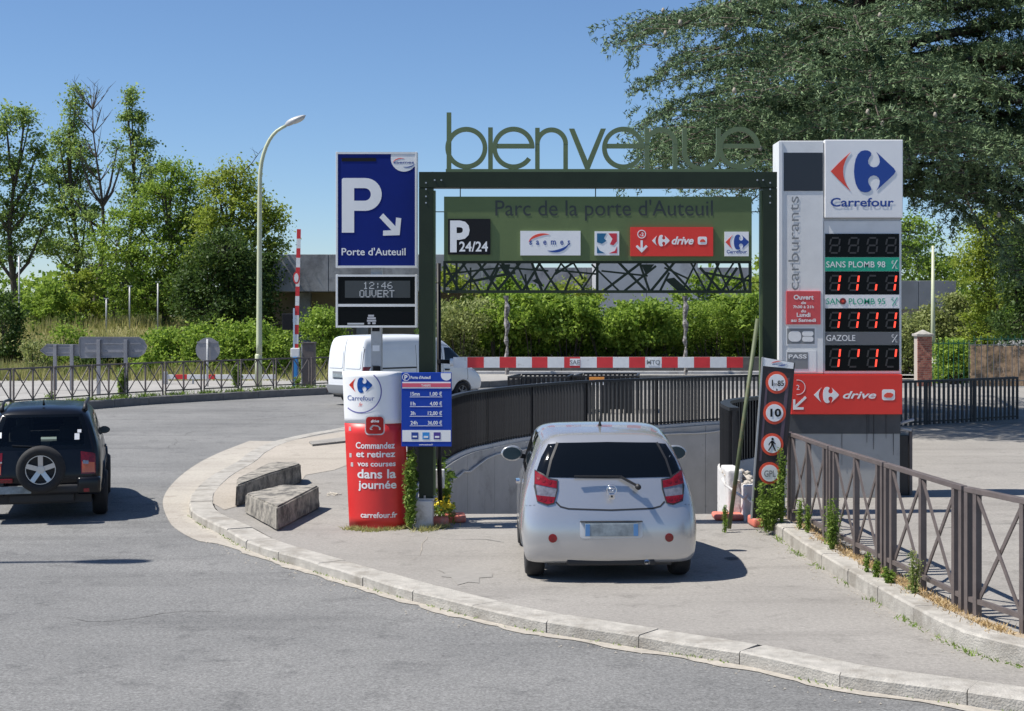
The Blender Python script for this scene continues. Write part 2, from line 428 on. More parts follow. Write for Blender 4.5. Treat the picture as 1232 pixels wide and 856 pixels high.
slat_fence('slat_fence', offset_path(OUT,.12)[2:], .10, 1.19, .115, 'long curved black steel slat fence round the far side of the ramp', depth=.085)
# inner low wall and its fence
iw = thing('low_wall', (3.1,19,0), 'low whitewashed masonry wall with a jagged top at the right of the ramp mouth', 'wall')
IN2 = offset_path(INN, -.0)
wallrun([p for p in INN if p.y > 19.9 or p.y < 0][:40], 1.2, -4, .42, .22, conc_white, iw, -1, 'wall_segment', 0.004)
slat_fence('slat_fence', offset_path(INN,-.11)[4:], .42, 1.36, .10, 'short black slat fence curving over the low white wall beside the ramp mouth', depth=.15, wdt=.03, railw=.14)
part('wall_block', MB().bbox(2.99,3.33,18.72,19.02,-.02,.46,.02), conc_white, iw)
part('wall_block', MB().bbox(3.35,3.50,18.62,18.9,-.02,.36,.02), conc_white, iw)
part('wall_block', MB().bbox(2.83,3.02,19.05,19.75,-.5,.62,.03), conc_white, iw)
part('handrail', MB().tube([(2.75,19.0,.52),(2.78,18.95,.44),(2.98,18.66,.30),(3.02,18.66,.36)], .018, 8), conc_white, iw, True)
part('handrail', MB().tube([(3.02,18.66,.30),(3.2,18.6,.17),(3.2,18.68,.16)], .018, 8), conc_white, iw, True)
rub = MB()
for i in range(26):
    x = random.uniform(2.85,3.3); y = random.uniform(18.8,19.6); s = random.uniform(.03,.075); z = .44+.17*(y-18.8)
    bm = bmesh.new(); bmesh.ops.create_icosphere(bm, subdivisions=1, radius=s)
    for v in bm.verts: v.co = Vector((v.co.x*random.uniform(.7,1.3), v.co.y*random.uniform(.7,1.3), v.co.z*.7))+Vector((x,y,z))
    rub.bm(bm)
part('rubble_capping', rub, mat('rubble',(.42,.38,.33),.9,var=.3,vscale=12), iw, kind='stuff')

# right platform
RK = catmull([G(*p,.15) for p in [(919,622),(940,634),(960,648),(990,667),(1029,690),(1068,713),(1109,735),(1140,750),(1169,763),(1200,771),(1232,778)]]+[Vector((4.55,10.5,.15)),Vector((6.5,9.9,.15)),Vector((12,8.9,.15)),Vector((20,8.3,.15))], .12)
for p in RK: p.z = 0
RKI = offset_path(RK, .2)
plat = [(p.x,p.y) for p in RKI]+[(60,7),(60,50),(14,49),(8.5,47),(7.2,35.5),(7.0,31.05)]+[(p.x,p.y) for p in offset_path(INN,-.24)[::-1]]+[(3.42,18.55)]
sheet('right_pavement', plat, [], .135, apron_m)
rk = part('kerb', MB().tube([p+Vector((0,0,-.02)) for p in resample(offset_path(RK,.12), .5)], .07, 4), gutter_m); rk['kind'] = 'structure'
stones([p for p in RK if p.y > 8.8 and p.x < 14], .9, .24, -.06, .15, granite, rk)
dirt = [p for p in offset_path(RK,.24) if p.y > 9.5]
sheet('verge_dirt', [(p.x,p.y) for p in dirt]+[(p.x,p.y) for p in offset_path(RK,.42) if p.y > 9.5][::-1], [], .14, soil)
# red painted kerb stones at the two feet of the gate
for (x0,x1,y0,y1,z1,lab) in ((3.0,3.34,18.15,18.5,.12,'pink red painted kerb block at the foot of the right gate column'),
                             (2.62,3.0,18.75,19.15,.07,'flat crumbling pink kerb stone before the low white wall'),
                             (-.86,-.60,18.55,18.85,.10,'broken red painted kerb stone beside the left gate column'),
                             (-1.02,-.80,18.3,18.52,.10,'nearer red painted kerb stone by the white plinth')):
    o = part('kerb_block', MB().bbox(-(x1-x0)/2,(x1-x0)/2,-(y1-y0)/2,(y1-y0)/2,0,z1,.03), red_kerb, None, True); o.location = ((x0+x1)/2,(y0+y1)/2,0.002)
    o.rotation_euler.z = random.uniform(-.15,.15); tag(o, lab, 'kerb stone')

# X-braced pedestrian barriers: one panel, then copies
def make_barrier(L, hgt, name, label, group, s=.055):
    t = thing(name, (0,0,0), label, 'barrier', group)
    part('top_rail', MB().bbox(0,L,-.03,.03,hgt-.045,hgt,.005), fence_brn, t, world=False)
    part('bottom_rail', MB().box(.02,L-.02,-.02,.02,.115,.155), fence_brn, t, world=False)
    for x in ((.03, .17, L/2, L-.17, L-.03) if s > .05 else (.03, L/2, L-.03)): part('post', MB().box(x-s/2,x+s/2,-s/2,s/2,-.02,hgt-.047), fence_brn, t, world=False)
    e_ = .19 if s > .05 else .055
    for a, b in ((e_,L/2-.03),(L/2+.03,L-e_)):
        part('brace', MB().bar((a,-.012,hgt-.05),(b,-.012,.16),.02+s*.28,.014,(0,1,0)), fence_brn, t, world=False)
        part('brace', MB().bar((a,.012,.16),(b,.012,hgt-.05),.02+s*.28,.014,(0,1,0)), fence_brn, t, world=False)
    return t
def run_barriers(proto, pts, z, labels, first=True):
    for i in range(len(pts)-1):
        a, b = pts[i], pts[i+1]; o = proto if (first and i == 0) else copy_tree(proto)
        o.location = (a.x, a.y, z); o.rotation_euler.z = math.atan2(b.y-a.y, b.x-a.x)
        L = (b-a).length-.05; o.scale.x = L/run_barriers.L; o['label'] = labels[i]
bar0 = make_barrier(1.75, 1.08, 'pedestrian_barrier', 'x', 'brown cross braced barriers on the right hand kerb'); run_barriers.L = 1.75
RP = [Vector(p) for p in ((3.42,17.95,0),(3.52,16.05,0),(3.68,14.3,0),(3.86,12.35,0),(4.3,10.75,0),(5.7,10.35,0))]
run_barriers(bar0, RP, .135, ['cross braced brown barrier farthest from the viewer, next to the hazard board','second brown barrier from the hazard board, standing before the grey totem base',
  'third brown barrier on the right hand kerb with small weeds at its foot','nearest cross braced brown barrier wholly before the right pavement, cut by the frame edge','brown barrier turning away past the right edge of the frame'])

# far left pavement, its kerb and barriers
LK = catmull([Vector((-60,22,0)),Vector((-35,30,0)),G(-150,499,.13),G(0,491,.13),G(100,484,.13),G(180,478,.13),G(290,472,.13),G(390,467,.13),G(600,458.5,.13),Vector((3,58.2,0)),Vector((20,58.3,0)),Vector((60,58.3,0))], .5)
for p in LK: p.z = 0
sheet('far_pavement', [(p.x,p.y) for p in offset_path(LK,.2)]+[(60,66),(-8,66),(-8,140),(-160,140),(-160,22)], [], .125, pave_m)
lk = part('kerb', MB().tube([p+Vector((0,0,-.05)) for p in resample(offset_path(LK,.12), 1.)], .07, 4), gutter_m); lk['kind'] = 'structure'
stones([p for p in LK if -14 < p.x < 14], 1.4, .28, -.12, .135, granite2, lk, gap=.006)
LF = [p for p in offset_path(LK,.55) if -22 < p.x < -5.5]
LF = resample(LF, 1.45)
fb = make_barrier(1.40, 1.03, 'pedestrian_barrier', 'x', 'brown cross braced barriers along the far left pavement', .038); run_barriers.L = 1.40
nn_ = len(LF)-1; ords = ['first','second','third','fourth','fifth','sixth','seventh','eighth','ninth','tenth','eleventh','twelfth','thirteenth','fourteenth','fifteenth','sixteenth']
labs = []
for i in range(nn_):
    k = nn_-1-i
    labs.append(f'{ords[min(k,15)]} cross braced barrier left of the white van on the far pavement')
run_barriers(fb, LF, .125, labs)
# ------------------------------------------------------------------ sign materials
green_dk = mat('dark_green_paint', (.017,.027,.014), .45, spec=.3, var=.15, vscale=4)
green_lt = mat('olive_green_paint', (.115,.16,.075), .45, var=.08, vscale=2)
green_bd = mat('green_sign_sheet', (.115,.16,.065), .5, spec=.3, var=.1, vscale=1.5)
green_tx = mat('dull_green_relief', (.028,.034,.03), .3)
blue_s = mat('sign_blue', (.003,.016,.17), .5, spec=.2, var=.06, vscale=3)
blue_t = mat('tariff_blue', (.008,.05,.36), .5, spec=.25)
white_s = mat('sign_white', (.80,.80,.80), .4, var=.03, vscale=2)
white_f = mat('sign_frame_white', (.74,.74,.73), .35, var=.06, vscale=4)
grey_f = mat('grey_paint_metal', (.42,.43,.44), .4, var=.1, vscale=5, dirt=(.25,.24,.22), dscale=5, dth=.62)
black_s = mat('sign_black', (.008,.008,.01), .5, spec=.25)
red_s = mat('sign_red', (.72,.035,.022), .4, var=.05, vscale=2)
red_t = mat('poster_red', (.66,.03,.028), .42, var=.08, vscale=2.5)
navy = mat('navy_print', (.012,.055,.28), .4)
redp = mat('red_print', (.75,.07,.04), .4)
teal = mat('teal_print', (.01,.36,.22), .4)
grey_p = mat('grey_print', (.22,.23,.24), .45)
steel = mat('galvanised_steel', (.42,.43,.44), .42, .7, var=.12, vscale=12)
screen = mat('dark_display', (.004,.005,.006), .25, spec=.12)
lcd = mat('display_grey', (.045,.05,.052), .3)
led = mat('lit_red_led', (1,.065,.035), .5, emit=1.0)
ledw = mat('dim_white_led', (.36,.37,.40), .5, emit=.12)
seg = mat('unlit_segment', (.035,.033,.033), .4)

# Carrefour emblem outlines, unit height, centred, from the big sign
def _n(P): return [((x-472)/166., (195-z)/166.) for x, z in P]
EMB_L = _n([(341,195),(352,184),(372,163),(395,141),(422,118),(408,137),(399,155),(393,175),(391,195),(393,215),(399,236),(408,254),(420,273),(395,250),(372,228),(352,206)])
EMB_R = _n([(478,110),(490,111),(499,115),(505,122),(503,132),(496,141),(492,152),(493,164),(501,174),(513,179),(526,177),(535,169),(539,158),(538,145),(533,131),(525,117),(548,138),(573,162),(596,183),(603,195),(596,207),(573,229),(548,252),(525,273),(533,259),(538,246),(539,233),(535,222),(526,214),(513,211),(501,216),(493,226),(492,238),(496,249),(503,258),(505,268),(499,275),(490,279),(478,280),(463,276),(451,264),(442,245),(437,220),(435,195),(437,170),(442,145),(451,126),(463,114)])
def emblem(cx, cz, h, y, ml, mr, parent, kx=1.):
    part('emblem', MB().flat([(cx+a*h*kx, cz+b*h) for a, b in EMB_L], y, .003), ml, parent)
    part('emblem', MB().flat([(cx+a*h*kx, cz+b*h) for a, b in EMB_R], y, .003), mr, parent)
def round_rect(x0, x1, z0, z1, r, n=5):
    P = []
    for cx, cz, a0 in ((x1-r,z1-r,0),(x0+r,z1-r,90),(x0+r,z0+r,180),(x1-r,z0+r,270)):
        for k in range(n+1): a = R(a0+90*k/n); P.append((cx+r*math.cos(a), cz+r*math.sin(a)))
    return P
def circle(cx, cz, r, n=32): return [(cx+r*math.cos(2*math.pi*k/n), cz+r*math.sin(2*math.pi*k/n)) for k in range(n)]
def arrow(cx, cz, L, ang, wd=.18, head=.5):
    """pointing along ang, centre cx,cz"""
    P = [(-.5,-wd/2),(.5-head*.35,-wd/2),(.5-head*.62,-head*.55+wd*.2),(.5-head*.62+wd*.9,-head*.55-wd*.1),(.5,0)]
    P = [(-.5,-wd/2),(.5-wd*1.35,-wd/2),(.5-head*.55,-head*.5+wd*.15),(.5-head*.55+wd*.1,-head*.5-wd*.35),(.5-head*.3,-head*.5-wd*.0),(.5+.02,0)]
    Q = P+[(x,-z) for x, z in P[::-1] if not (x > .5)]
    c, s = math.cos(R(ang)), math.sin(R(ang)); return [(cx+(x*c-z*s)*L, cz+(x*s+z*c)*L) for x, z in Q]
def arrow3(cx, cz, L, ang, w_=.17, hd=.42):
    """a stroke arrow: shaft and two barbs"""
    c, s = math.cos(R(ang)), math.sin(R(ang)); f = lambda x, z: (cx+(x*c-z*s)*L, cz+(x*s+z*c)*L)
    k = w_/2; d = .7071
    P = [(-.5,-k),(.5-2.4*k,-k),(.5-hd,-hd+ -0*k),(.5-hd-.0,-hd-2.0*k),(.5-hd+.04,-hd-2.2*k)]
    Q = [(-.5,-k),(.5-(1+1.41)*k,-k),(.5-hd-k*.4,-hd+k*.35),(.5-hd+k*.9,-hd-k),(.5,0-0)]
    Q = [(-.5,-k),(.5-3.4*k,-k),(.5-hd-1.41*k,-hd+k*.6),(.5-hd-1.41*k+1.41*k,-hd-k*.85),(.5,0)]
    Q2 = Q[:-1]+[(.5,0)]+[(x,-z) for x, z in Q[:-1][::-1]]
    return [f(x, z) for x, z in Q2]

# ------------------------------------------------------------------ the welcome gate
YG = 18.2; gx = lambda p: PX(p, YG); gz = lambda p: PZ(p, YG)
gate = thing('welcome_gate', ((gx(504)+gx(935))/2, YG+.1, 0), 'dark green steel portal with the big word bienvenue standing on its beam', 'gate')
def hcol(x0, x1, z0, z1):
    mb = MB(); t = .014
    mb.box(x0,x1,YG,YG+t,z0,z1); mb.box(x0,x1,YG+.2-t,YG+.2,z0,z1)
    mb.box(x0+.0005,x0+t,YG+t,YG+.2-t,z0,z1); mb.box(x1-t,x1-.0005,YG+t,YG+.2-t,z0,z1); return mb
for x0, x1, nm in ((gx(504),gx(521),'column'),(gx(918),gx(935),'column')):
    part(nm, hcol(x0, x1, .36 if x0 < 0 else .12, gz(226.5)), green_dk, gate)
    xi = x1 if x0 < 0 else x0; s = 1 if x0 < 0 else -1
    part('edge_strip', MB().box(min(xi,xi+s*.028), max(xi,xi+s*.028), YG+.06, YG+.14, .40, gz(229)), green_lt, gate)  # lighter green stands in for light on the column's inner flange
    for dz, dx in ((.13,.45),(.21,.45),(.30,.5),(.38,.5)):
        part('bolt', MB().tube([(x0+(x1-x0)*.5+(dz-.2)*.0, YG-.006, gz(226)+.19-dz),(x0+(x1-x0)*.5, YG+.004, gz(226)+.19-dz)], .011, 8), steel, gate)
part('beam', MB().bbox(gx(504),gx(935),YG-.002,YG+.202,gz(226),gz(207),.004), green_dk, gate)
for bx in (gx(523),gx(531),gx(911),gx(918)):
    part('bolt', MB().tube([(bx,YG-.012,gz(217)),(bx,YG,gz(217))], .011, 8), steel, gate)
for k in range(14):
    bx = gx(520)+k*(gx(925)-gx(520))/13; part('bolt', MB().tube([(bx,YG+.1,gz(208)),(bx,YG+.1,gz(206))], .012, 6), steel, gate)
part('rail', MB().box(gx(536),gx(906),YG+.06,YG+.14,gz(206.6),gz(203)), green_lt, gate)
# the letters of "bienvenue"
pxu = YG/F
def ltr(items, k):
    mb = MB(); y = YG+.075+(k%2)*.003; th = .05-(k%2)*.006; zb = gz(203.2)
    for it in items:
        if it[0] == 's': mb.box(gx(it[1]),gx(it[2]),y+.0015,y+th-.0015,zb if len(it) < 5 else gz(it[4]),gz(it[3]))
        if it[0] == 'o': mb.ring(gx(it[1]), gz(it[2]), (it[3]-5.6)*pxu, it[3]*pxu, it[4], it[5], y, th, 56)
        if it[0] == 'p': mb.flat([(gx(a),gz(b)) for a, b in it[1]], y, th)
    part('letter', mb, green_lt, gate)
def L_e(cx, k): ltr([('o',cx,177.3,25.6,0,326),('s',cx-21,cx+25,172.3,177.8)], k)
def L_n(x, k): ltr([('s',x,x+5.5,153),('o',x+19.8,172.5,19.9,0,180),('s',x+34.1,x+39.6,172.5)], k)
ltr([('s',537,542.6,134.5),('o',560.8,177.3,25.4,0,360)], 0)
ltr([('s',587.2,592.8,152.5)], 1)
L_e(617.8, 2); L_n(644, 3)
ltr([('p',[(685,154),(691.3,154),(707.3,192.5),(723.3,154),(729.6,154),(709.9,203.2),(704.7,203.2)])], 4)
L_e(750.6, 5); L_n(776.4, 6)
ltr([('s',822,827.5,153.5,182),('o',845.2,182,23.2,180,360),('s',863,868.5,153.5,182)], 7)
L_e(890.5, 8)
# rods that carry the board
for x in (553.5,717,894): part('hanger', MB().box(gx(x)-.006,gx(x)+.006,YG+.08,YG+.1,gz(236.5),gz(226)), green_dk, gate)
for z in (254,): part('hanger', MB().box(gx(521),gx(534.2),YG+.08,YG+.1,gz(z+1),gz(z)), green_dk, gate); part('hanger', MB().box(gx(905.2),gx(918),YG+.08,YG+.1,gz(z+1),gz(z)), green_dk, gate)
for z in (340,): part('hanger', MB().box(gx(521),gx(533),YG+.08,YG+.1,gz(z+1),gz(z)), green_dk, gate); part('hanger', MB().box(gx(905.2),gx(918),YG+.08,YG+.1,gz(z+1),gz(z)), green_dk, gate)
o = part('concrete_plinth', MB().bbox(gx(500),gx(521)+.0,YG-.10,YG+.26,-.02,.345,.02), conc_white, gate)
part('base_plate', MB().box(gx(503),gx(523),YG-.05,YG+.24,.345,.365), steel, gate)
part('bolt', MB().tube([(gx(511),YG-.03,.365),(gx(511),YG-.03,.40)], .014, 6), steel, gate)
# stay pole leaning on the right column, thin black post on the left
o = part('leaning_pole', MB().tube([(gx(873.5),YG-.25,.02),(gx(911.5),YG+.0,gz(384))], .028, 10), mat('faded_green_pole',(.085,.105,.05),.6,var=.25,vscale=6,dirt=(.2,.09,.04),dscale=3,dth=.62), None, True)
tag(o, 'faded green pole leaning against the right column of the gate', 'pole')
# height bar
hb = thing('height_bar', (gx(545),YG+.12,gz(436)), 'red and white striped horizontal bar across the car park entrance', 'barrier')
xs = [545,563,582,601.5,621,640.5,660,679,700,718.5,738.5,758,777.5,797,817,836.5,856,875.5,895.3]
cols = 'wwrwrwrwrwwrwrwrwr'
rw_r = mat('red_reflective', (.62,.03,.035), .45, var=.1, vscale=8); rw_w = mat('white_reflective', (.72,.72,.72), .45, var=.08, vscale=8, dirt=(.4,.38,.34), dscale=9, dth=.66)
xs = [545,551.5,563,582.5,602,621.5,641,660.5,679.5,699.5,718.5,738,758,777,796.5,816,835.5,855.5,875.5,895.3]
cols = 'wwwrwrwrwwrwrwrwrwr'
xs = [545,562,582,601,621,640,659,679,698.5,718.5,738,757.5,777,797,816.5,836,855.5,875.5,895.3]
cols = 'wrwrwrwrwrwrwrwrwr'
for i, c in enumerate(cols):
    part('band', MB().box(gx(xs[i]),gx(xs[i+1]),YG+.09,YG+.13,gz(443),gz(430.3)), rw_r if c == 'r' else rw_w, hb)
for a, b in ((686,698),(781,793)):
    part('sticker', MB().rect(gx(a),gx(b),gz(440.5),gz(432),YG+.087,.002), white_s, hb)
    lettering('MTQ' if a > 700 else 'SAE', gx((a+b)/2), gz(439), .055, YG+.0855, grey_p, hb, align='CENTER', bold=.02)
part('end_cap', MB().tube([(gx(541),YG+.11,gz(436.6)),(gx(545),YG+.11,gz(436.6))], .05, 12), white_f, hb)
o = part('thin_post', MB().tube([(gx(526),YG+.32,gz(316)),(gx(527),YG+.3,gz(560)),(gx(528.5),YG+.28,gz(606))], .03, 8), black_s, None, True)
tag(o, 'thin dark post standing just inside the left gate column', 'post')
for a, b in (((gx(526),YG+.30,gz(436)),(gx(545),YG+.11,gz(436))),): part('bracket', MB().bar(a, b, .05, .05), black_s, hb)
eb = thing('electric_box', (gx(527),YG+.5,gz(592)), 'small white cable box on the post behind the left gate column', 'box')
part('casing', MB().bbox(gx(521.5),gx(533),YG+.35,YG+.45,gz(592),gz(569),.01), white_f, eb)
for z in (573,578,583,588): part('gland', MB().tube([(gx(526),YG+.34,gz(z)),(gx(526),YG+.36,gz(z))], .016, 8), grey_f, eb)

# ------------------------------------------------------------------ the hanging green board with its panels and cut lattice
YB = YG+.03
bd = thing('hanging_sign_board', (gx(719),YB,gz(314)), 'olive green board hung inside the gate with logos and a lattice below', 'sign')
part('board', MB().bbox(gx(534),gx(905),YB+.0,YB+.09,gz(314),gz(236.5),.004), green_bd, bd)
part('lettering', text_mesh('Parc de la porte d\'Auteuil', gx(596), gz(259.5), .195, YB-.003, bold=.0, width=gx(858)-gx(596), th=.0), green_tx, bd)
pn = part('sign_panel', MB().rect(gx(539),gx(590),gz(306.5),gz(263.5),YB-.02,.018), black_s, bd)
lettering('P', gx(541.5), gz(302), .37, YB-.0225, white_s, pn, bold=.035, width=gx(565)-gx(541.5)); lettering('24/24', gx(552.5), gz(302.5), .12, YB-.0245, white_s, pn, bold=.02, width=gx(587)-gx(552.5))
pn = part('sign_panel', MB().rect(gx(626),gx(698.5),gz(307.5),gz(278),YB-.02,.018), white_s, bd)
lettering('s  a  e  m  e  s', gx(637), gz(294.5), .075, YB-.0225, navy, pn, bold=.02, width=gx(686)-gx(637))
def swoosh(cx, cz, w_, h_, a0, a1, t, y, m, p):
    n = 24; vs = []; P = []; Q = []
    for i in range(n+1):
        a = R(a0+(a1-a0)*i/n); k = math.sin(math.pi*i/n)*t
        P.append((cx+w_*math.cos(a), cz+h_*math.sin(a))); Q.append((cx+(w_-k)*math.cos(a), cz+(h_-k)*math.sin(a)))
    part('emblem', MB().flat(P+Q[::-1][1:-1], y, .002), m, p)
swoosh(gx(653), gz(293), 17*pxu, 12*pxu, 60, 175, .035, YB-.0225, redp, pn); swoosh(gx(668), gz(290), 17*pxu, 14*pxu, 235, 350, .035, YB-.0225, navy, pn)
pn = part('sign_panel', MB().rect(gx(715.5),gx(745),gz(307.5),gz(278.5),YB-.02,.018), white_s, bd)
cx, cz, u = gx(730.3), gz(293), 12*pxu
blue_l = mat('petrol_print', (.01,.12,.25), .4); red_l = mat('crimson_print', (.55,.03,.05), .4)
sq = [(-1,1),(-1,.25),(-.55,.1),(-.25,.35),(-.5,.55),(-.3,1)]
part('emblem', MB().flat([(cx-u,cz+u),(cx-u,cz+u*.1),(cx-u*.5,cz-u*.05),(cx-u*.05,cz+u*.25),(cx-u*.3,cz+u*.5),(cx-u*.05,cz+u)], YB-.0225, .002), blue_l, pn)
part('emblem', MB().flat([(cx+u,cz+u),(cx+u*.15,cz+u),(cx+u*.55,cz+u*.45),(cx+u*.3,cz-u*.1),(cx+u*.65,cz-u*.2),(cx+u,cz+u*.2)], YB-.0225, .002), red_l, pn)
part('emblem', MB().flat([(cx+u,cz-u),(cx+u*.2,cz-u),(cx+u*.8,cz-u*.75),(cx+u,cz-u*.3)], YB-.0225, .002), red_l, pn)
part('emblem', MB().flat([(cx-u,cz-u),(cx-u*.2,cz-u),(cx-u*.75,cz-u*.7),(cx-u,cz-u*.25)], YB-.0225, .002), blue_l, pn)
pn = part('sign_panel', MB().rect(gx(758.5),gx(858),gz(308.5),gz(273.5),YB-.03,.028), red_s, bd)
part('emblem', MB().ring(gx(772),gz(282), 4.2*pxu, 5.2*pxu, 0, 360, YB-.033, .002, 24), white_s, pn)
lettering('-2', gx(772), gz(284.3), .045, YB-.0335, white_s, pn, align='CENTER', bold=.02)
part('arrow', MB().rect(gx(770.7),gx(773.3),gz(302),gz(289.5),YB-.0325,.002).flat([(gx(764.8),gz(297)),(gx(766.8),gz(295)),(gx(772),gz(300.2)),(gx(777.2),gz(295)),(gx(779.2),gz(297)),(gx(772),gz(304.3))], YB-.034, .002), white_s, pn)
emblem(gx(795), gz(289.8), .14, YB-.033, white_s, white_s, pn)
lettering('drive', gx(808), gz(294), .095, YB-.033, white_s, pn, bold=.03, shear=.3, width=gx(834.5)-gx(808))
part('emblem', MB().flat(round_rect(gx(839.5),gx(850.5),gz(294.5),gz(285),.02), YB-.033,.002), white_s, pn)
part('emblem', MB().flat([(gx(842),gz(291.5)),(gx(842.5),gz(289)),(gx(844.5),gz(288)),(gx(847),gz(288.3)),(gx(848.5),gz(290)),(gx(848.5),gz(291.5))], YB-.0355,.002), redp, pn)
pn = part('sign_panel', MB().rect(gx(872),gx(901),gz(308.5),gz(279),YB-.02,.018), white_s, bd)
emblem(gx(887), gz(291.5), .185, YB-.0225, redp, navy, pn); lettering('Carrefour', gx(886.5), gz(305), .042, YB-.0225, navy, pn, align='CENTER', bold=.02, width=gx(899)-gx(874.5))
# lattice: random struts cut out of sheet metal, each a part
def strut(a, b, wd=3.0):
    part('lattice_strut', MB().bar((gx(a[0]),YB+.045,gz(a[1])),(gx(b[0]),YB+.045,gz(b[1])), .012, wd*pxu, (0,1,0)) if False else
         MB().flat(_seg(a,b,wd), YB+.04+random.uniform(-.004,.004), .012), green_dk, bd)
def _seg(a, b, wd):
    ax, az, bx, bz = gx(a[0]), gz(a[1]), gx(b[0]), gz(b[1]); d = math.hypot(bx-ax, bz-az); nx, nz = -(bz-az)/d*wd*pxu/2, (bx-ax)/d*wd*pxu/2
    return [(ax+nx,az+nz),(ax-nx,az-nz),(bx-nx,bz-nz),(bx+nx,bz+nz)]
part('lattice_rail', MB().box(gx(533),gx(905),YB+.02,YB+.07,gz(352.8),gz(349.3)), green_dk, bd)
part('lattice_rail', MB().box(gx(533),gx(536),YB+.021,YB+.069,gz(349.3),gz(314)), green_dk, bd)
part('lattice_rail', MB().box(gx(902),gx(905),YB+.021,YB+.069,gz(349.3),gz(314)), green_dk, bd)
part('lattice_rail', MB().box(gx(536),gx(902),YB+.021,YB+.069,gz(317),gz(314)), green_dk, bd)
S_ = [(535,318,552,350),(535,345,560,316),(549,316,549,350),(556,316,577,350),(553,350,585,316),(575,316,600,350),(566,349,566,322),(586,350,600,322),(600,316,590,334),(604,316,628,350),(598,350,626,316),(621,316,637,350),(634,350,632,330),
(640,316,652,350),(629,350,650,316),(648,316,672,350),(655,350,676,316),(668,330,690,316),(676,318,704,350),(680,350,688,330),(690,316,702,336),(700,350,722,316),(719,316,719,350),(712,318,745,350),(727,350,772,316),(745,316,778,350),(752,350,790,320),
(770,316,782,350),(784,350,812,316),(795,350,806,328),(800,316,832,350),(822,350,838,316),(832,316,850,350),(852,350,866,316),(843,322,868,350),(862,316,878,350),(870,350,888,322),(884,316,872,334),(880,350,904,330),(890,316,898,350),
(535,330,604,322),(560,340,620,328),(606,322,660,326),(668,325,719,330),(724,326,780,332),(800,322,830,336),(848,328,903,338)]
for a, b, c, d in S_: strut((a,b),(c,d), random.choice((2.2,2.8,3.2)))
for P in ([(600,318),(614,318),(610,334)],[(772,318),(788,318),(778,331)],[(640,338),(648,334),(655,346)],[(800,336),(812,334),(830,350),(816,350)]): part('lattice_strut', MB().flat([(gx(a),gz(b)) for a, b in P], YB+.047, .012), green_dk, bd)

# ------------------------------------------------------------------ parking sign on its pole, with clock display
YP = 18.6; qx = lambda p: PX(p, YP); qz = lambda p: PZ(p, YP); pu = YP/F
ps = thing('parking_sign', (qx(451.5),YP+.15,0), 'tall blue and white P sign with arrow on a grey pole, clock display below', 'sign')
part('pole', MB().bbox(qx(445.5),qx(458.5),YP+.08,YP+.22,0,qz(322),.008), grey_f, ps)
def framed(x0,x1,y0,y1,name,mface,dep=.16,fr=2.6):
    a,b,c,d = qx(x0),qx(x1),qz(y1),qz(y0); f = fr*pu
    part('frame', MB().bbox(a,a+f,YP-.007,YP+dep,c,d,.004), white_f, ps); part('frame', MB().bbox(b-f,b,YP-.007,YP+dep,c,d,.004), white_f, ps)
    part('frame', MB().box(a+f,b-f,YP-.0065,YP+dep-.002,d-f,d-.002), white_f, ps); part('frame', MB().box(a+f,b-f,YP-.0065,YP+dep-.002,c+.002,c+f), white_f, ps)
    return part(name, MB().box(a+f,b-f,YP,YP+dep-.03,c+f,d-f), mface, ps)
pf = framed(404,502,183,322.5,'face',blue_s)
yy = YP-.003
def big_p(x0, x1, zt_, zb_, st, y, m, parent):      # px box, stem width
    bw = x1-x0; r = (zb_-zt_)*.30; cz = zt_+r; cx = x1-r; q = r-st*.82; P = [(x0+2,zt_),(cx,zt_)]+[(cx+r*math.sin(R(a)), cz-r*math.cos(R(a))) for a in range(12,180,12)]+[(cx,cz+r),(x0+st,cz+r),(x0+st,zb_),(x0,zb_),(x0,zt_+2)]
    I = [(x0+st,cz+q),(cx-1,cz+q)]+[(cx-1+q*math.sin(R(a)), cz-q*math.cos(R(a))) for a in range(168,0,-12)]+[(cx-1,cz-q),(x0+st,cz-q)]
    k = [(x0+st,cz-q)]; ring_ = P[:-4]+[]; mb = MB()
    O = [(x0+st,zt_),(cx,zt_)]+[(cx+r*math.sin(R(a)), cz-r*math.cos(R(a))) for a in range(12,180,12)]+[(cx,cz+r),(x0+st,cz+r)]
    U = O+[(x0+st,cz+q),(cx-1,cz+q)]+[(cx-1+q*math.sin(R(a)), cz-q*math.cos(R(a))) for a in range(168,0,-12)]+[(cx-1,cz-q),(x0+st,cz-q)]
    mb.flat([(qx(a),qz(b)) for a, b in U], y, .002); part('lettering', mb, m, parent); mb = MB(); mb.flat([(qx(a),qz(b)) for a, b in [(x0+1.5,zt_),(x0+st,zt_),(x0+st,zb_),(x0,zb_),(x0,zt_+1.5)]], y, .002)
    part('lettering', mb, m, parent)
big_p(411.3, 459.3, 214.5, 280.2, 14.8, yy, white_s, pf)
part('arrow', MB().flat([(qx(x),qz(z)) for x, z in [(456.5,262),(461,257),(475.8,272.5),(476.5,262),(482.8,262.8),(480.8,283.2),(460.8,283.8),(461,277.8),(471,277.3)]], yy, .003), white_s, pf)
lettering('Porte d\'Auteuil', qx(411), qz(307.3), 8.6*pu, yy, white_s, pf, bold=.012, width=qx(488)-qx(411))
P = [(qx(470.5),qz(185.8)),(qx(499.3),qz(185.8)),(qx(499.3),qz(201))]+[(qx(486+15.8*math.cos(R(a))), qz(191+15.8*math.sin(R(a)))) for a in range(38,200,9)]
part('emblem', MB().flat([p for p in P if p[0] <= qx(499.35)], yy, .003), white_s, pf)
lettering('saemes', qx(473.5), qz(197), 3.0*pu, yy-.002, navy, pf, bold=.02, width=qx(498)-qx(473.5))
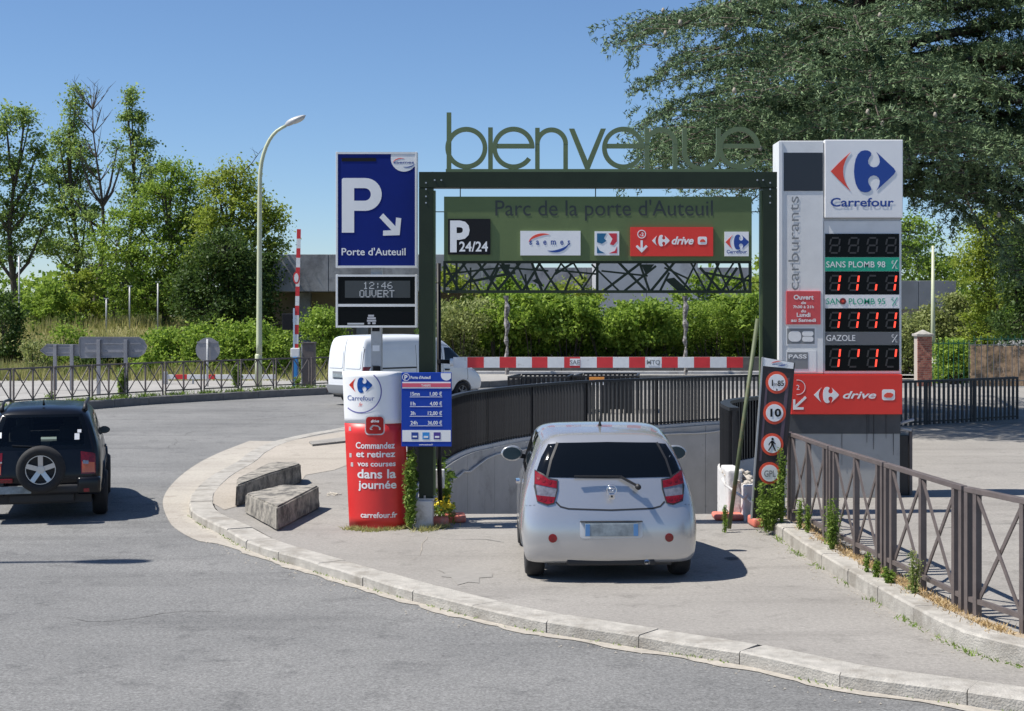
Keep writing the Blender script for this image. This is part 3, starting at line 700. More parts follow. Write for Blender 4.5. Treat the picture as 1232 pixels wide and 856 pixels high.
swoosh(qx(482), qz(196.5), 9*pu, 6*pu, 60, 175, .012, yy-.002, redp, pf); swoosh(qx(490), qz(196), 9*pu, 6*pu, 235, 350, .014, yy-.002, navy, pf)
part('sticker', MB().rect(qx(411),qx(452.5),qz(194.5),qz(190.2), yy, .003), black_s, pf)
ds = framed(404,502,330.5,394.5,'display',screen)
part('frame', MB().box(qx(406.6),qx(499.4),YP-.006,YP-.001,qz(369.2),qz(366)), white_f, ps)
part('screen', MB().rect(qx(415),qx(493.5),qz(358.5),qz(338),yy,.003), lcd, ds)
dotm = mat('display_text', (.42,.44,.46), .5, emit=.10)
FNT = {'1':'00100 01100 00100 00100 00100 00100 01110','2':'01110 10001 00001 00110 01000 10000 11111',':':'00000 00100 00100 00000 00100 00100 00000','4':'00010 00110 01010 10010 11111 00010 00010','6':'00110 01000 10000 11110 10001 10001 01110',
'O':'01110 10001 10001 10001 10001 10001 01110','U':'10001 10001 10001 10001 10001 10001 01110','V':'10001 10001 10001 10001 10001 01010 00100','E':'11111 10000 10000 11110 10000 10000 11111','R':'11110 10001 10001 11110 10100 10010 10001','T':'11111 00100 00100 00100 00100 00100 00100'}
def dots(s, x0, ztop, cw, ch, m, parent):
    mb = MB(); cell_w = cw/6; cell_h = ch/7
    for i, c in enumerate(s):
        for r, row in enumerate(FNT[c].split()):
            for q, v in enumerate(row):
                if v == '1':
                    x = x0+i*cw+q*cell_w; z = ztop-r*cell_h; mb.flat([(qx(x),-0+qz(z)) if False else (qx(x),qz(z_)) for x, z_ in ((x,ztop+r*cell_h),(x+cell_w*.92,ztop+r*cell_h),(x+cell_w*.92,ztop+(r+.9)*cell_h),(x,ztop+(r+.9)*cell_h))], yy-.004, .002)
    part('lettering', mb, m, parent)
dots('12:46', 437, 339.5, 7.3, 8.6, dotm, ds); dots('OUVERT', 432.6, 349.3, 7.2, 8.8, dotm, ds)
# small lit pictogram of a parked car under a P, and its slot
mb = MB()
for x, z, w_ in ((443,379,7),(442,382,10),(441.5,385,11),(442.5,388,3),(448,388,4)): mb.flat([(qx(x),qz(z)),(qx(x+w_),qz(z)),(qx(x+w_),qz(z+2.3)),(qx(x),qz(z+2.3))], yy-.002, .002)
part('pictogram', mb, ledw, ds); part('pictogram', MB().rect(qx(418),qx(438),qz(390.8),qz(388.8),yy-.001,.002), dotm, ds)
for a, b in ((447,392),(448,441)): part('sticker', MB().rect(qx(a),qx(a+9),qz(b+30 if False else b+7),qz(b),YP+.076,.003), black_s, ps)
for o_, (a, b) in zip((0,1),((447.5,416),(446.5,440))): part('sticker', MB().rect(qx(a),qx(a+8.5),qz(b+7),qz(b),YP+.077,.002), grey_p if o_ else white_s, ps)

# ------------------------------------------------------------------ red and white advertising column, slightly leaning
YC = 18.05
adv = thing('advertising_column', (PX(454,YC),YC+.2,0), 'red and white lens shaped advertising column by the blue tariff board', 'advertising column')
def cyl_pt(u, z, off=0.):            # u in -1..1 across the front sheet
    a = R(62)*u; Rr = .43; x = Rr*math.sin(a)*(.395+off*.0)/ (Rr*math.sin(R(62))); y = -(Rr*math.cos(a)-Rr*math.cos(R(62)))*.75-off
    return x, y
cx0 = PX(455.5,YC); zt = PZ(448,YC)
lean = (PX(447.5,YC)-PX(456,YC))/zt
def wrap(pts, off):
    out = []
    for (px, pz) in pts:             # px,pz photo pixels
        z = PZ(pz, YC); cxp = 452+ (z-0)*0; xm = PX(px, YC)-(cx0+lean*z); u = max(-1,min(1,xm/.378))
        a = math.asin(max(-1,min(1,u*math.sin(R(62)))))
        yq = -.43*(math.cos(a)-math.cos(R(62)))*.8
        out.append((cx0+lean*z+xm, YC+.13+yq-off, z))
    return out
def shell(y0, y1, n=24, nz=10):
    mb = MB(); vs = []; fs = []
    for j in range(nz+1):
        z = y0+(y1-y0)*j/nz
        for i in range(n+1):
            u = -1+2*i/n; a = math.asin(u*math.sin(R(62))); yq = .43*(math.cos(a)-math.cos(R(62)))*.8; vs.append((cx0+lean*z+u*.378, YC+.13-yq, z))
        for i in range(n, -1, -1):
            u = -1+2*i/n; a = math.asin(u*math.sin(R(62))); yq = .43*(math.cos(a)-math.cos(R(62)))*.8; vs.append((cx0+lean*z+u*.378, YC+.14+yq, z))
    m_ = 2*(n+1)
    for j in range(nz):
        for i in range(m_): fs.append((j*m_+i, j*m_+(i+1)%m_, (j+1)*m_+(i+1)%m_, (j+1)*m_+i))
    fs += [tuple(range(m_))[::-1], tuple(nz*m_+i for i in range(m_))]; mb.add(vs, fs); return mb
zr = PZ(510,YC)
body = part('sheet', shell(.01, zr), red_t, adv, True); top = part('sheet', shell(zr+.002, zt), white_s, adv, True)
top['label'] = 'white upper sheet with round emblem'; body['label'] = 'red lower sheet with white slogan'
def curved(name, mb, m, parent, off=.003):      # bend a flat mb (photo plane YC) onto the front of the column
    P = wrap([((HX+v[0]*F/YC), HY+(H-v[2])*F/YC) for v in mb.v], off); mb.v = [tuple(p) for p in P]; return part(name, mb, m, parent)
cxx = lambda p: PX(p,YC); czz = lambda p: PZ(p,YC); cu_ = YC/F
def fine(mb):                        # cut long faces so that they bend
    bm = bmesh.new(); me = mb.mesh('t'); bm.from_mesh(me); bpy.data.meshes.remove(me)
    for k in range(-7,8):
        x = cx0+k*.05+lean*1.2; bmesh.ops.bisect_plane(bm, geom=bm.verts[:]+bm.edges[:]+bm.faces[:], plane_co=(x,0,0), plane_no=(1,0,0))
    return MB().bm(bm)
curved('emblem', fine(MB().ring(cxx(433.5),czz(471), 25.0*cu_, 26.3*cu_, -128, 50, YC, .001, 40)), mat('violet_print',(.14,.13,.38),.45), top)
for E, mm in ((EMB_L,redp),(EMB_R,mat('royal_print',(.01,.12,.5),.4))): curved('emblem', fine(MB().flat([(cxx(434)+a*18.4*cu_, czz(463.5)+b*18.4*cu_) for a, b in E], YC, .001)), mm, top)
curved('lettering', text_mesh('Carrefour', cxx(417.5), czz(482), 6*cu_, YC, width=cxx(451)-cxx(417.5), bold=.0), navy, top)
curved('lettering', text_mesh('.fr', cxx(431), czz(489), 4.6*cu_, YC, bold=.0), redp, top)
curved('emblem', fine(MB().flat(round_rect(cxx(439.3),cxx(463.3),czz(523.3),czz(500),.05), YC, .001)), white_s, body, .004)
curved('emblem', fine(MB().flat(round_rect(cxx(440.8),cxx(461.8),czz(521.8),czz(501.5),.04), YC, .001)), red_t, body, .006)
curved('lettering', text_mesh('drive', cxx(451.3), czz(508), 3.4*cu_, YC, align='CENTER', bold=.03, shear=.3), white_s, body, .008)
curved('emblem', MB().flat([(cxx(445),czz(516)),(cxx(446.5),czz(513)),(cxx(449),czz(511)),(cxx(455),czz(511.5)),(cxx(458.5),czz(514.5)),(cxx(458.5),czz(517)),(cxx(447),czz(517))], YC, .001), white_s, body, .008)
for s, xl, xr, z, h in (('Commandez',428,475,539.5,7.5),('et retirez',428.5,475.5,549.8,7.5),('vos courses',430,476,560.8,6.2),('dans la',430,476.5,575,10.5),('journée',431,477,587.5,9.5),('carrefour.fr',434,478,622.5,6.5)):
    curved('lettering', text_mesh(s, cxx(xl), czz(z), h*cu_, YC, bold=.022, width=cxx(xr)-cxx(xl)), white_s, body, .004)
for x, z in ((419,514),(421.5,557),(419.5,546),(487,567),(486,512)): curved('scuff', MB().rect(cxx(x),cxx(x+3),czz(z+5),czz(z),YC,.001), white_s, body, .0035)

# ------------------------------------------------------------------ tariff board
YT = 17.98; tx = lambda p: PX(p,YT); tz = lambda p: PZ(p,YT); tu = YT/F
tb = thing('tariff_board', (tx(513),YT,tz(538)), 'blue and white parking tariff board fixed to the left gate column', 'sign')
part('panel', MB().bbox(tx(483),tx(543.3),YT,YT+.05,tz(537.5),tz(448.5),.004), blue_t, tb)
part('bracket', MB().box(tx(505),tx(520),YT+.051,YG-.001,tz(478),tz(474)), steel, tb); part('bracket', MB().box(tx(505),tx(520),YT+.051,YG-.001,tz(520),tz(516)), steel, tb)
yt = YT-.003
part('strip', MB().rect(tx(484),tx(542.3),tz(467.6),tz(459.6),yt,.003), white_s, tb); part('strip', MB().rect(tx(484),tx(542.3),tz(466.1),tz(461.3),yt-.002,.003), mat('rose_print',(.66,.10,.16),.4), tb)
part('strip', MB().rect(tx(484),tx(542.3),tz(531.6),tz(517.8),yt,.003), white_s, tb)
lettering('TARIFS', tx(512.5), tz(465.3), 2.6*tu, yt-.004, white_s, tb, align='CENTER', bold=.02)
part('emblem', MB().ring(tx(487.5+1),tz(454), 3.9*tu, 4.6*tu, 0, 360, yt, .002, 24), white_s, tb); lettering('P', tx(486.3), tz(456.8), 5.2*tu, yt, white_s, tb, bold=.04)
lettering('Porte d\'Auteuil', tx(494), tz(456), 3.4*tu, yt, white_s, tb, bold=.03, width=tx(518)-tx(494))
part('emblem', MB().flat([(tx(530.5),tz(449.2)),(tx(542.6),tz(449.2)),(tx(542.6),tz(455))]+[(tx(537+6.6*math.cos(R(a))),tz(451.5+6.6*math.sin(R(a)))) for a in range(40,190,12)], yt, .002), white_s, tb)
for z, a, b in ((476.2,'15mn','1,00 €'),(487.9,'1h','4,00 €'),(499.5,'3h','12,00 €'),(511,'24h','36,00 €')):
    lettering(a, tx(494), tz(z), 4.3*tu, yt, white_s, tb, bold=.025, width=tu*(2.6*len(a)+.6))
    lettering(b, tx(532), tz(z), 4.3*tu, yt, white_s, tb, bold=.025, align='RIGHT', width=tu*(2.45*len(b)))
    part('rule', MB().rect(tx(493),tx(532),tz(z+1.9),tz(z+1.3),yt,.002), white_s, tb)
for x, m in ((495,navy),(508.3,mat('sky_print',(.03,.25,.62),.4)),(521.8,mat('purple_print',(.07,.04,.26),.4))):
    q = part('card_logo', MB().rect(tx(x),tx(x+8.3),tz(528.8),tz(520.4),yt-.002,.002), m, tb)
    part('emblem', MB().rect(tx(x+1.5),tx(x+6.8),tz(526.4 if m is navy else 527),tz(524.6 if m is navy else 524.8),yt-.004,.002), white_s, q)
lettering('www.saemes.fr', tx(512.5), tz(536), 1.9*tu, yt, white_s, tb, align='CENTER', bold=.02)

# ------------------------------------------------------------------ fuel price totem
YF = 20.0; fx = lambda p: PX(p,YF); fz = lambda p: PZ(p,YF); fu = YF/F
tot = thing('fuel_price_totem', (fx(1011),YF+.25,.135), 'tall white fuel price totem with red lit digits and a red drive panel', 'sign')
part('base', MB().bbox(fx(940),fx(1083.5),YF+.03,YF+.5,.135,fz(522),.01), mat('grey_totem_base',(.36,.36,.35),.55,var=.1,vscale=2,dirt=(.24,.23,.22),dscale=1.2,dth=.6), tot)
part('base_band', MB().box(fx(939.5),fx(1084),YF+.02,YF+.51,fz(522),fz(498)), mat('charcoal_band',(.06,.062,.066),.5,var=.2,vscale=5), tot)
for sx_, s0, s1, sw_ in ((1043,499,533,.9),(1045.5,499,521,.7),(1051,499,541,1.1),(1066,499,528,.8),(1013,522,560,.6),(1075,522,548,.8)):
    part('rain_streak', MB().flat([(fx(sx_),fz(s0)),(fx(sx_+sw_),fz(s0)),(fx(sx_+sw_*.7),fz(s1)),(fx(sx_+sw_*.3),fz(s1))], YF+.016, .003), mat('soot',(.03,.03,.032),.7), tot)
part('left_panel', MB().bbox(fx(937.5),fx(991),YF+.0,YF+.5,fz(449.5),fz(169.5),.012), white_f, tot)
part('body', MB().bbox(fx(991.5),fx(1085),YF+.015,YF+.5,fz(450),fz(266),.008), white_f, tot)
bx_ = part('logo_box', MB().bbox(fx(992),fx(1086),YF-.02,YF+.48,fz(262.5),fz(168.5),.012), white_s, tot)
part('joint', MB().box(fx(990),fx(1084),YF+.02,YF+.45,fz(266),fz(262.8)), grey_f, tot)
part('edge_strip', MB().box(fx(937.0),fx(940.8),YF-.012,YF+.0,fz(448),fz(170.5)), white_s, tot)
part('dark_panel', MB().rect(fx(943),fx(990),fz(230),fz(184),YF-.006,.006), mat('slate_panel',(.022,.026,.035),.3), tot)
lettering('carburants', fx(961.0), fz(349.5), 13.2*fu*.98, YF-.004, grey_p, tot, rot=R(90), width=113*fu, bold=-.005)
emblem(fx(1038), fz(206.6), 49.5*fu, YF-.025, redp, navy, bx_)
lettering('Carrefour', fx(998.8), fz(248.8), 10.2*fu, YF-.025, navy, bx_, width=76*fu, bold=.018)
# opening hours
oh = part('hours_panel', MB().bbox(fx(946),fx(987),YF-.02,YF+.01,fz(390.5),fz(350.5),.003), mat('faded_red_panel',(.64,.08,.085),.45,var=.07,vscale=3), tot)
for s, z, h, w_ in (('Ouvert',360.5,5.4,24),('de',366,3.2,6),('7h30 à 21h',371,3.2,25),('du',376,3.2,6),('Lundi',381.3,4.8,16.5),('au Samedi',387.3,3.8,30)):
    lettering(s, fx(966.3), fz(z), h*fu, YF-.023, white_s, oh, align='CENTER', width=w_*fu, bold=.03)
for a, b in ((393.5,416),(421.5,447.5)):
    part('card_panel', MB().rect(fx(945.5),fx(982),fz(b),fz(a),YF-.003,.003), white_s, tot)
cb = part('card_logo', MB().rect(fx(947),fx(980),fz(414),fz(395.5),YF-.006,.003), grey_p, tot)
part('emblem', MB().flat(round_rect(fx(948.5),fx(963.8),fz(411.3),fz(398.5),.06), YF-.009,.003), white_s, cb); part('emblem', MB().flat(round_rect(fx(965),fx(978.5),fz(404.6),fz(398.5),.03), YF-.009,.003).flat(round_rect(fx(965),fx(978.5),fz(411.3),fz(405.2),.03), YF-.009,.003), white_s, cb)
pc = part('card_logo', MB().rect(fx(947),fx(972),fz(444),fz(424),YF-.006,.003), grey_p, tot); lettering('PASS', fx(948.5), fz(431.3), 4.6*fu, YF-.009, white_s, pc, bold=.03, width=22*fu)
# price rows
def digits(y0, y1, on, half=None):
    d = part('price_display', MB().rect(fx(993),fx(1082),fz(y1),fz(y0),YF+.002,.012), screen, tot)
    hgt = (y1-y0)
    for i in range(4):
        cx = 1003.5+i*22.5; zc0 = y0+4; zc1 = y1-4; hh = zc1-zc0; zc = (zc0+zc1)/2
        def sg(a, b, c, dd, m, nm): part(nm, MB().flat([(fx(a),fz(b)),(fx(a+2.1),fz(b)),(fx(c+2.1),fz(dd)),(fx(c),fz(dd))], YF-.002, .003), m, d)
        mb = MB(); y = YF-.001
        for k in (zc0, zc-1, zc1-2): mb.rect(fx(cx+(zc1-k)*.08-4), fx(cx+(zc1-k)*.08+4), fz(k+2), fz(k), y, .002)
        for s0, s1 in ((zc0+2,zc-1),(zc+1,zc1-2)):
            mb.flat([(fx(cx-6+1.5),fz(s0)),(fx(cx-4+1.5),fz(s0)),(fx(cx-5+1),fz(s1)),(fx(cx-7+1),fz(s1))], y, .002)
            if on is None or on[i] == ' ': mb.flat([(fx(cx+6),fz(s0)),(fx(cx+8),fz(s0)),(fx(cx+7),fz(s1)),(fx(cx+5),fz(s1))], y, .002)
        part('unlit_segment', mb, seg, d)
        if on:
            c = on[i]
            if c in '1u': sg(cx+6.3, zc0+1, cx+5.3, zc-1.5, led, 'lit_segment')
            if c in '1l': sg(cx+5.0, zc+1.5, cx+4.0, zc1-1, led, 'lit_segment')
    return d
digits(281.5,309.5,None); digits(327,354.5,'11l1'); digits(371.5,399.5,'1111'); digits(415.5,446.5,'1u1u')
for y0, y1, s, m, mt, w_ in ((310,326.5,'SANS PLOMB 98',teal,white_s,71),(355,371,'SANS PLOMB 95',white_s,teal,71),(400,415,'GAZOLE',mat('grey_strip',(.12,.125,.135),.45),white_s,35)):
    d = part('fuel_strip', MB().rect(fx(993),fx(1082),fz(y1),fz(y0),YF-.001,.014), m, tot)
    lettering(s, fx(994), fz(y1-4.6), 7.2*fu, YF-.004, mt, d, width=w_*fu, bold=.006)
    lettering('€', fx(1072), fz(y1-8.5), 4*fu, YF-.004, mt, d, bold=.0); part('emblem', MB().flat([(fx(1073),fz(y1-3)),(fx(1074),fz(y1-3)),(fx(1080),fz(y0+3)),(fx(1079),fz(y0+3))], YF-.004, .002), mt, d); lettering('L', fx(1077), fz(y1-3), 4*fu, YF-.004, mt, d)
part('sticker', MB().flat(circle(fx(1014),fz(362.7),3.9*fu,20), YF-.007,.003), mat('maroon_print',(.2,.02,.02),.4), tot)
part('sticker', MB().flat(circle(fx(1014),fz(362.7),1.5*fu,12), YF-.011,.003), redp, tot)
dp = part('drive_panel', MB().bbox(fx(951),fx(1084.5),YF-.05,YF+.3,fz(498.5),fz(450.8),.006), red_s, tot)
part('emblem', MB().ring(fx(959),fz(466), 8.4*fu, 9.1*fu, -100, 100, YF-.053, .002, 30), white_s, dp); lettering('2', fx(957), fz(469), 6*fu, YF-.053, white_s, dp)
part('arrow', MB().flat([(fx(a),fz(b)) for a, b in [(967.8,476.5),(969.5,479),(957.5,490),(966,490),(966,492.8),(953.3,492.8),(953.3,480.5),(956,480.5),(956,487.5)]], YF-.053,.002), white_s, dp)
emblem(fx(993.3), fz(475.2), 19*fu, YF-.053, white_s, white_s, dp)
lettering('drive', fx(1013), fz(479.3), 8.6*fu, YF-.053, white_s, dp, bold=.02, shear=.3, width=40*fu)
part('emblem', MB().flat(round_rect(fx(1060),fx(1075.5),fz(481.5),fz(468.5),.03), YF-.053,.002), white_s, dp)
part('emblem', MB().flat([(fx(1062),fz(477)),(fx(1063),fz(474.5)),(fx(1066),fz(472.5)),(fx(1070),fz(472.5)),(fx(1073.5),fz(474)),(fx(1073),fz(476.5)),(fx(1071),fz(478.5)),(fx(1065),fz(478.5))], YF-.056,.002), redp, dp)
# recycling bits beside the totem: a dark cabinet with a slanted grey lid bar
cb_ = thing('utility_cabinet', (fx(1094),YF+.5,.135), 'dark metal cabinet with a grey bar beside the totem base', 'cabinet')
part('body', MB().bbox(fx(1086),fx(1100.5),YF+.3,YF+.7,.135,fz(526),.01), fence_blk, cb_)
part('post', MB().box(fx(1101),fx(1104.5),YF+.28,YF+.33,.135,fz(519)), fence_brn, cb_)
part('bar', MB().tube([(fx(1083),YF+.27,fz(513.5)),(fx(1106),YF+.27,fz(506.5))], .02, 8), grey_f, cb_, True)
part('bar', MB().tube([(fx(1086),YF+.27,fz(517)),(fx(1103),YF+.27,fz(520))], .02, 8), grey_f, cb_, True)

# ------------------------------------------------------------------ leaning hazard board with four round signs
YH = 17.75; hx_ = lambda p: PX(p,YH); hz_ = lambda p: PZ(p,YH); hu = YH/F
hz = thing('hazard_board', (hx_(925),YH,.14), 'dark leaning board with four round red rimmed restriction signs', 'sign')
TL, TR, BR, BL = (918,430), (955.5,436.5), (938.5,624), (904.5,624)
part('panel', MB().flat([(hx_(a),hz_(b)) for a, b in (TL,TR,BR,BL)], YH, .045), mat('plum_black_print',(.028,.022,.028),.35,var=.2,vscale=3), hz)
part('frame', MB().flat([(hx_(a),hz_(b)) for a, b in ((917.2,430),(918.6,430),(905,624.5),(903.4,624.5))], YH-.01, .065), steel, hz)
part('frame', MB().flat([(hx_(a),hz_(b)) for a, b in ((955.2,436.5),(956.4,436.6),(940,624.5),(938.5,624.5))], YH-.01, .065), fence_blk, hz)
hd = part('header', MB().flat([(hx_(a),hz_(b)) for a, b in ((918.3,430.3),(955.2,436.8),(954.2,444),(917.7,440.5))], YH-.006, .005), white_s, hz)
swoosh(hx_(936), hz_(437.8), 8*hu, 3*hu, 60, 175, .012, YH-.009, redp, hd); swoosh(hx_(939), hz_(437.5), 8*hu, 3*hu, 235, 350, .012, YH-.009, navy, hd)
lettering('saemes', hx_(929), hz_(439.2), 1.9*hu, YH-.009, navy, hd, width=15*hu)
part('stripe', MB().flat([(hx_(a),hz_(b)) for a, b in ((922,455),(924.5,455),(916,555),(913,555))], YH-.003, .003), mat('plum_print',(.10,.07,.095),.4), hz)
part('stripe', MB().flat([(hx_(a),hz_(b)) for a, b in ((946,455),(950,455),(938,570),(934,570))], YH-.003, .003), mat('plum_print',(.1,.07,.095),.4), hz)
rim = mat('rim_red', (.75,.08,.035), .4)
for cx, cz, r, s in ((934.5,460.5,13.4,'1m85'),(931.8,497,13.7,'10'),(929,535,13.4,None),(926,569.5,13.2,'GPL')):
    d = part('round_sign', MB().flat(circle(hx_(cx),hz_(cz),r*hu,40), YH-.006, .006), rim, hz)
    part('disc', MB().flat(circle(hx_(cx),hz_(cz),r*.76*hu,36), YH-.009, .003), white_s, d)
    if s == '1m85':
        lettering('1', hx_(cx-8), hz_(cz+4), 7.4*hu, YH-.012, black_s, d, bold=.02); lettering('m', hx_(cx-3.6), hz_(cz+4), 4.5*hu, YH-.012, black_s, d, width=4*hu); lettering('85', hx_(cx+.8), hz_(cz+4), 6.4*hu, YH-.012, black_s, d, width=7.6*hu, bold=.02)
        part('emblem', MB().flat([(hx_(cx-1.2),hz_(cz+9.5)),(hx_(cx+1.2),hz_(cz+9.5)),(hx_(cx),hz_(cz+7))], YH-.012,.002), black_s, d)
    elif s: lettering(s, hx_(cx), hz_(cz+4.2), (9 if s == '10' else 7.5)*hu, YH-.012, black_s if s == '10' else grey_p, d, align='CENTER', bold=.035 if s == '10' else .02, width=(13 if s == '10' else 14)*hu)
    else:
        e = MB(); k = lambda a, b: (hx_(cx+a), hz_(cz+b))
        e.flat(circle(*k(.3,-6.6),1.5*hu,14), YH-.012,.002); e.flat([k(-1.5,-4.7),k(1.4,-4.7),k(1.7,.7),k(-1.4,.7)], YH-.0125,.002)
        e.flat([k(-1.2,.4),k(.2,.9),k(-1.6,4),k(-4,7.8),k(-5.2,7),k(-3,3.6)], YH-.0132,.002); e.flat([k(-.2,.5),k(1.5,.4),k(2.9,3.7),k(4.3,7.3),k(3,7.9),k(1.4,4.2)], YH-.0138,.002)
        e.flat([k(-1.3,-4.5),k(-.9,-3),k(-3,-.4),k(-3.8,1.2),k(-4.7,.6),k(-3.9,-1.4)], YH-.0142,.002); e.flat([k(1,-4.5),k(2,-3),k(4.4,-.9),k(4,0),k(1,-2)], YH-.0147,.002)
        part('pictogram', e, black_s, d)
# ------------------------------------------------------------------ land and concrete buildings behind
bark = mat('bark', (.075,.06,.048), .9, var=.35, vscale=6, bump=.6, bscale=20)
bark_p = mat('pale_bark', (.16,.14,.12), .9, var=.35, vscale=6, bump=.6, bscale=20)
lf_mid = leaf_mat('leaf_mid_green', (.13,.23,.03), (.32,.43,.07), .52)
lf_blu = leaf_mat('leaf_poplar', (.14,.24,.06), (.36,.46,.13), .58)
lf_yel = leaf_mat('leaf_yellow_green', (.19,.27,.03), (.36,.42,.07), .52)
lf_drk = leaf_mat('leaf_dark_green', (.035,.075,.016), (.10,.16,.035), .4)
lf_hdg = leaf_mat('leaf_hedge', (.10,.19,.022), (.36,.49,.075), .5)
lf_gry = leaf_mat('leaf_grey_green', (.18,.23,.06), (.34,.37,.14), .42)
lf_ced = leaf_mat('cedar_needles', (.035,.072,.032), (.19,.27,.125), .1, .6)
grass_m = leaf_mat('dry_grass_blades', (.22,.26,.07), (.50,.44,.2), .35)
weed_m = leaf_mat('weed_leaves', (.12,.21,.03), (.26,.36,.07), .42)
turf = ground_mat('turf_soil', (.17,.17,.07), (.1,.1,.045), (.26,.23,.11), speck=.3, crack=False)
dead_m = mat('dead_twigs', (.16,.13,.10), .9)

def hgt(x, y):
    a = min(1, max(0, (y-52)/26)); b = min(1, max(0, (-6-x)/14)); return .06+a*a*(3-2*a)*b*1.9+.12*math.sin(x*.7)*math.sin(y*.31)*a*b
mb = MB(); nx, ny = 60, 40
for j in range(ny+1):
    for i in range(nx+1): x = -110+104*i/nx; y = 52+148*(j/ny)**1.6; mb.v.append((x,y,hgt(x,y)-.05+ (.0 if y > 53 else -.1)))
for j in range(ny):
    for i in range(nx): a = j*(nx+1)+i; mb.f.append((a,a+1,a+nx+2,a+nx+1))
struct('grass_bank', mb, turf, True)
# dry tall grass on the bank
N = 60000; gx_ = rng.uniform(-45,-6.5,N); gy_ = 54+46*rng.uniform(0,1,N)**1.4
gz_ = np.array([hgt(a,b)-.08 for a, b in zip(gx_,gy_)])
hh = rng.uniform(.25,.75,N)*(1+.5*np.sin(gx_*.9)*np.sin(gy_*.5)); D = np.stack([rng.normal(size=N)*.12,rng.normal(size=N)*.12,hh],1)
quads_mesh('tall_grass', blades(np.stack([gx_,gy_,gz_],1), D, .05), 3, grass_m, None, 'stuff').data.name = 'tall_grass'
tag(bpy.data.objects['tall_grass'], 'tall dry yellowish grass covering the bank behind the left barriers', 'grass')

YB2 = 76.; ux = lambda p: PX(p,YB2); uz = lambda p: PZ(p,YB2)
lb = thing('concrete_building', (ux(450),YB2,0), 'low grey concrete building with an overhanging roof slab behind the lamp post and gate', 'building')
def slabs(x0, x1, zb, zt, w_, y0, y1, m, parent, nm):
    n = max(1, round((x1-x0)/w_))
    for i in range(n):
        a = x0+(x1-x0)*i/n; b = x0+(x1-x0)*(i+1)/n
        part(nm, MB().bbox(a+.01,b-.01,y0+random.uniform(0,.015),y1,zb,zt,.02), m, parent)
slabs(ux(345),ux(640),uz(352),uz(309),2.6,YB2-3,YB2-2.4,conc_bld,lb,'fascia_panel')
part('fascia_panel', MB().bbox(ux(300),ux(345),YB2-3,YB2-2.4,uz(352),uz(314),.02), conc_bld, lb)
part('roof', MB().box(ux(300),ux(640),YB2-2.4,YB2+12,uz(352),uz(350)), conc_bld, lb)
part('wall', MB().box(ux(296),ux(640),YB2,YB2+.3,0,uz(352.2)), tan_wall, lb)
for p in (312,372,440,520,600): part('pillar', MB().bbox(ux(p)-.3,ux(p)+.3,YB2-1.8,YB2-1.2,0,uz(352.3),.03), conc_bld, lb)
rb = thing('concrete_building', (ux(800),YB2+6,0), 'pale grey low concrete block seen through the lattice above the hedge', 'building')
Y2 = YB2+6; vx = lambda p: PX(p,Y2); vz = lambda p: PZ(p,Y2)
pale_c = mat('pale_concrete', (.42,.43,.45), .85, var=.1, vscale=.6, dirt=(.28,.28,.29), dscale=.4, dth=.6)
slabs(vx(640),vx(905),vz(372),vz(322),3.2,Y2,Y2+.5,conc_bld,rb,'wall_panel')
slabs(vx(712),vx(830),vz(388),vz(316),3.0,Y2-3.6,Y2-.1,pale_c,rb,'wall_panel')
part('plinth', MB().box(vx(640),vx(905),Y2+.05,Y2+.5,0,vz(372.3)), tan_wall, rb)
part('roof', MB().box(vx(640),vx(905),Y2+.6,Y2+9,vz(324),vz(322)), conc_bld, rb)
cbx = thing('concrete_building', (ux(1115),YB2,0), 'dark grey concrete block behind the hedge right of the fuel totem', 'building')
slabs(ux(1060),ux(1151),uz(372.5),uz(338),2.0,YB2,YB2+.4,mat('dark_concrete',(.17,.18,.19),.9,var=.2,vscale=.6),cbx,'wall_panel')
part('wall', MB().box(ux(1062),ux(1150),YB2+.1,YB2+6,0,uz(372.7)), tan_wall, cbx)
# dark low wall in front of the hedge
dw = thing('low_wall', (2,60,.1), 'dark weathered low wall under the long hedge behind the gate', 'wall')
dark_w = mat('dark_stained_wall', (.085,.083,.08), .9, var=.3, vscale=1.5, dirt=(.14,.135,.12), dscale=1, dth=.6)
slabs(-2.6,16,.10,.82,2.2,60,60.3,dark_w,dw,'wall_panel')
part('plinth', MB().bbox(-2.6,16,59.7,59.98,.1,.25,.03), conc_wall, dw)

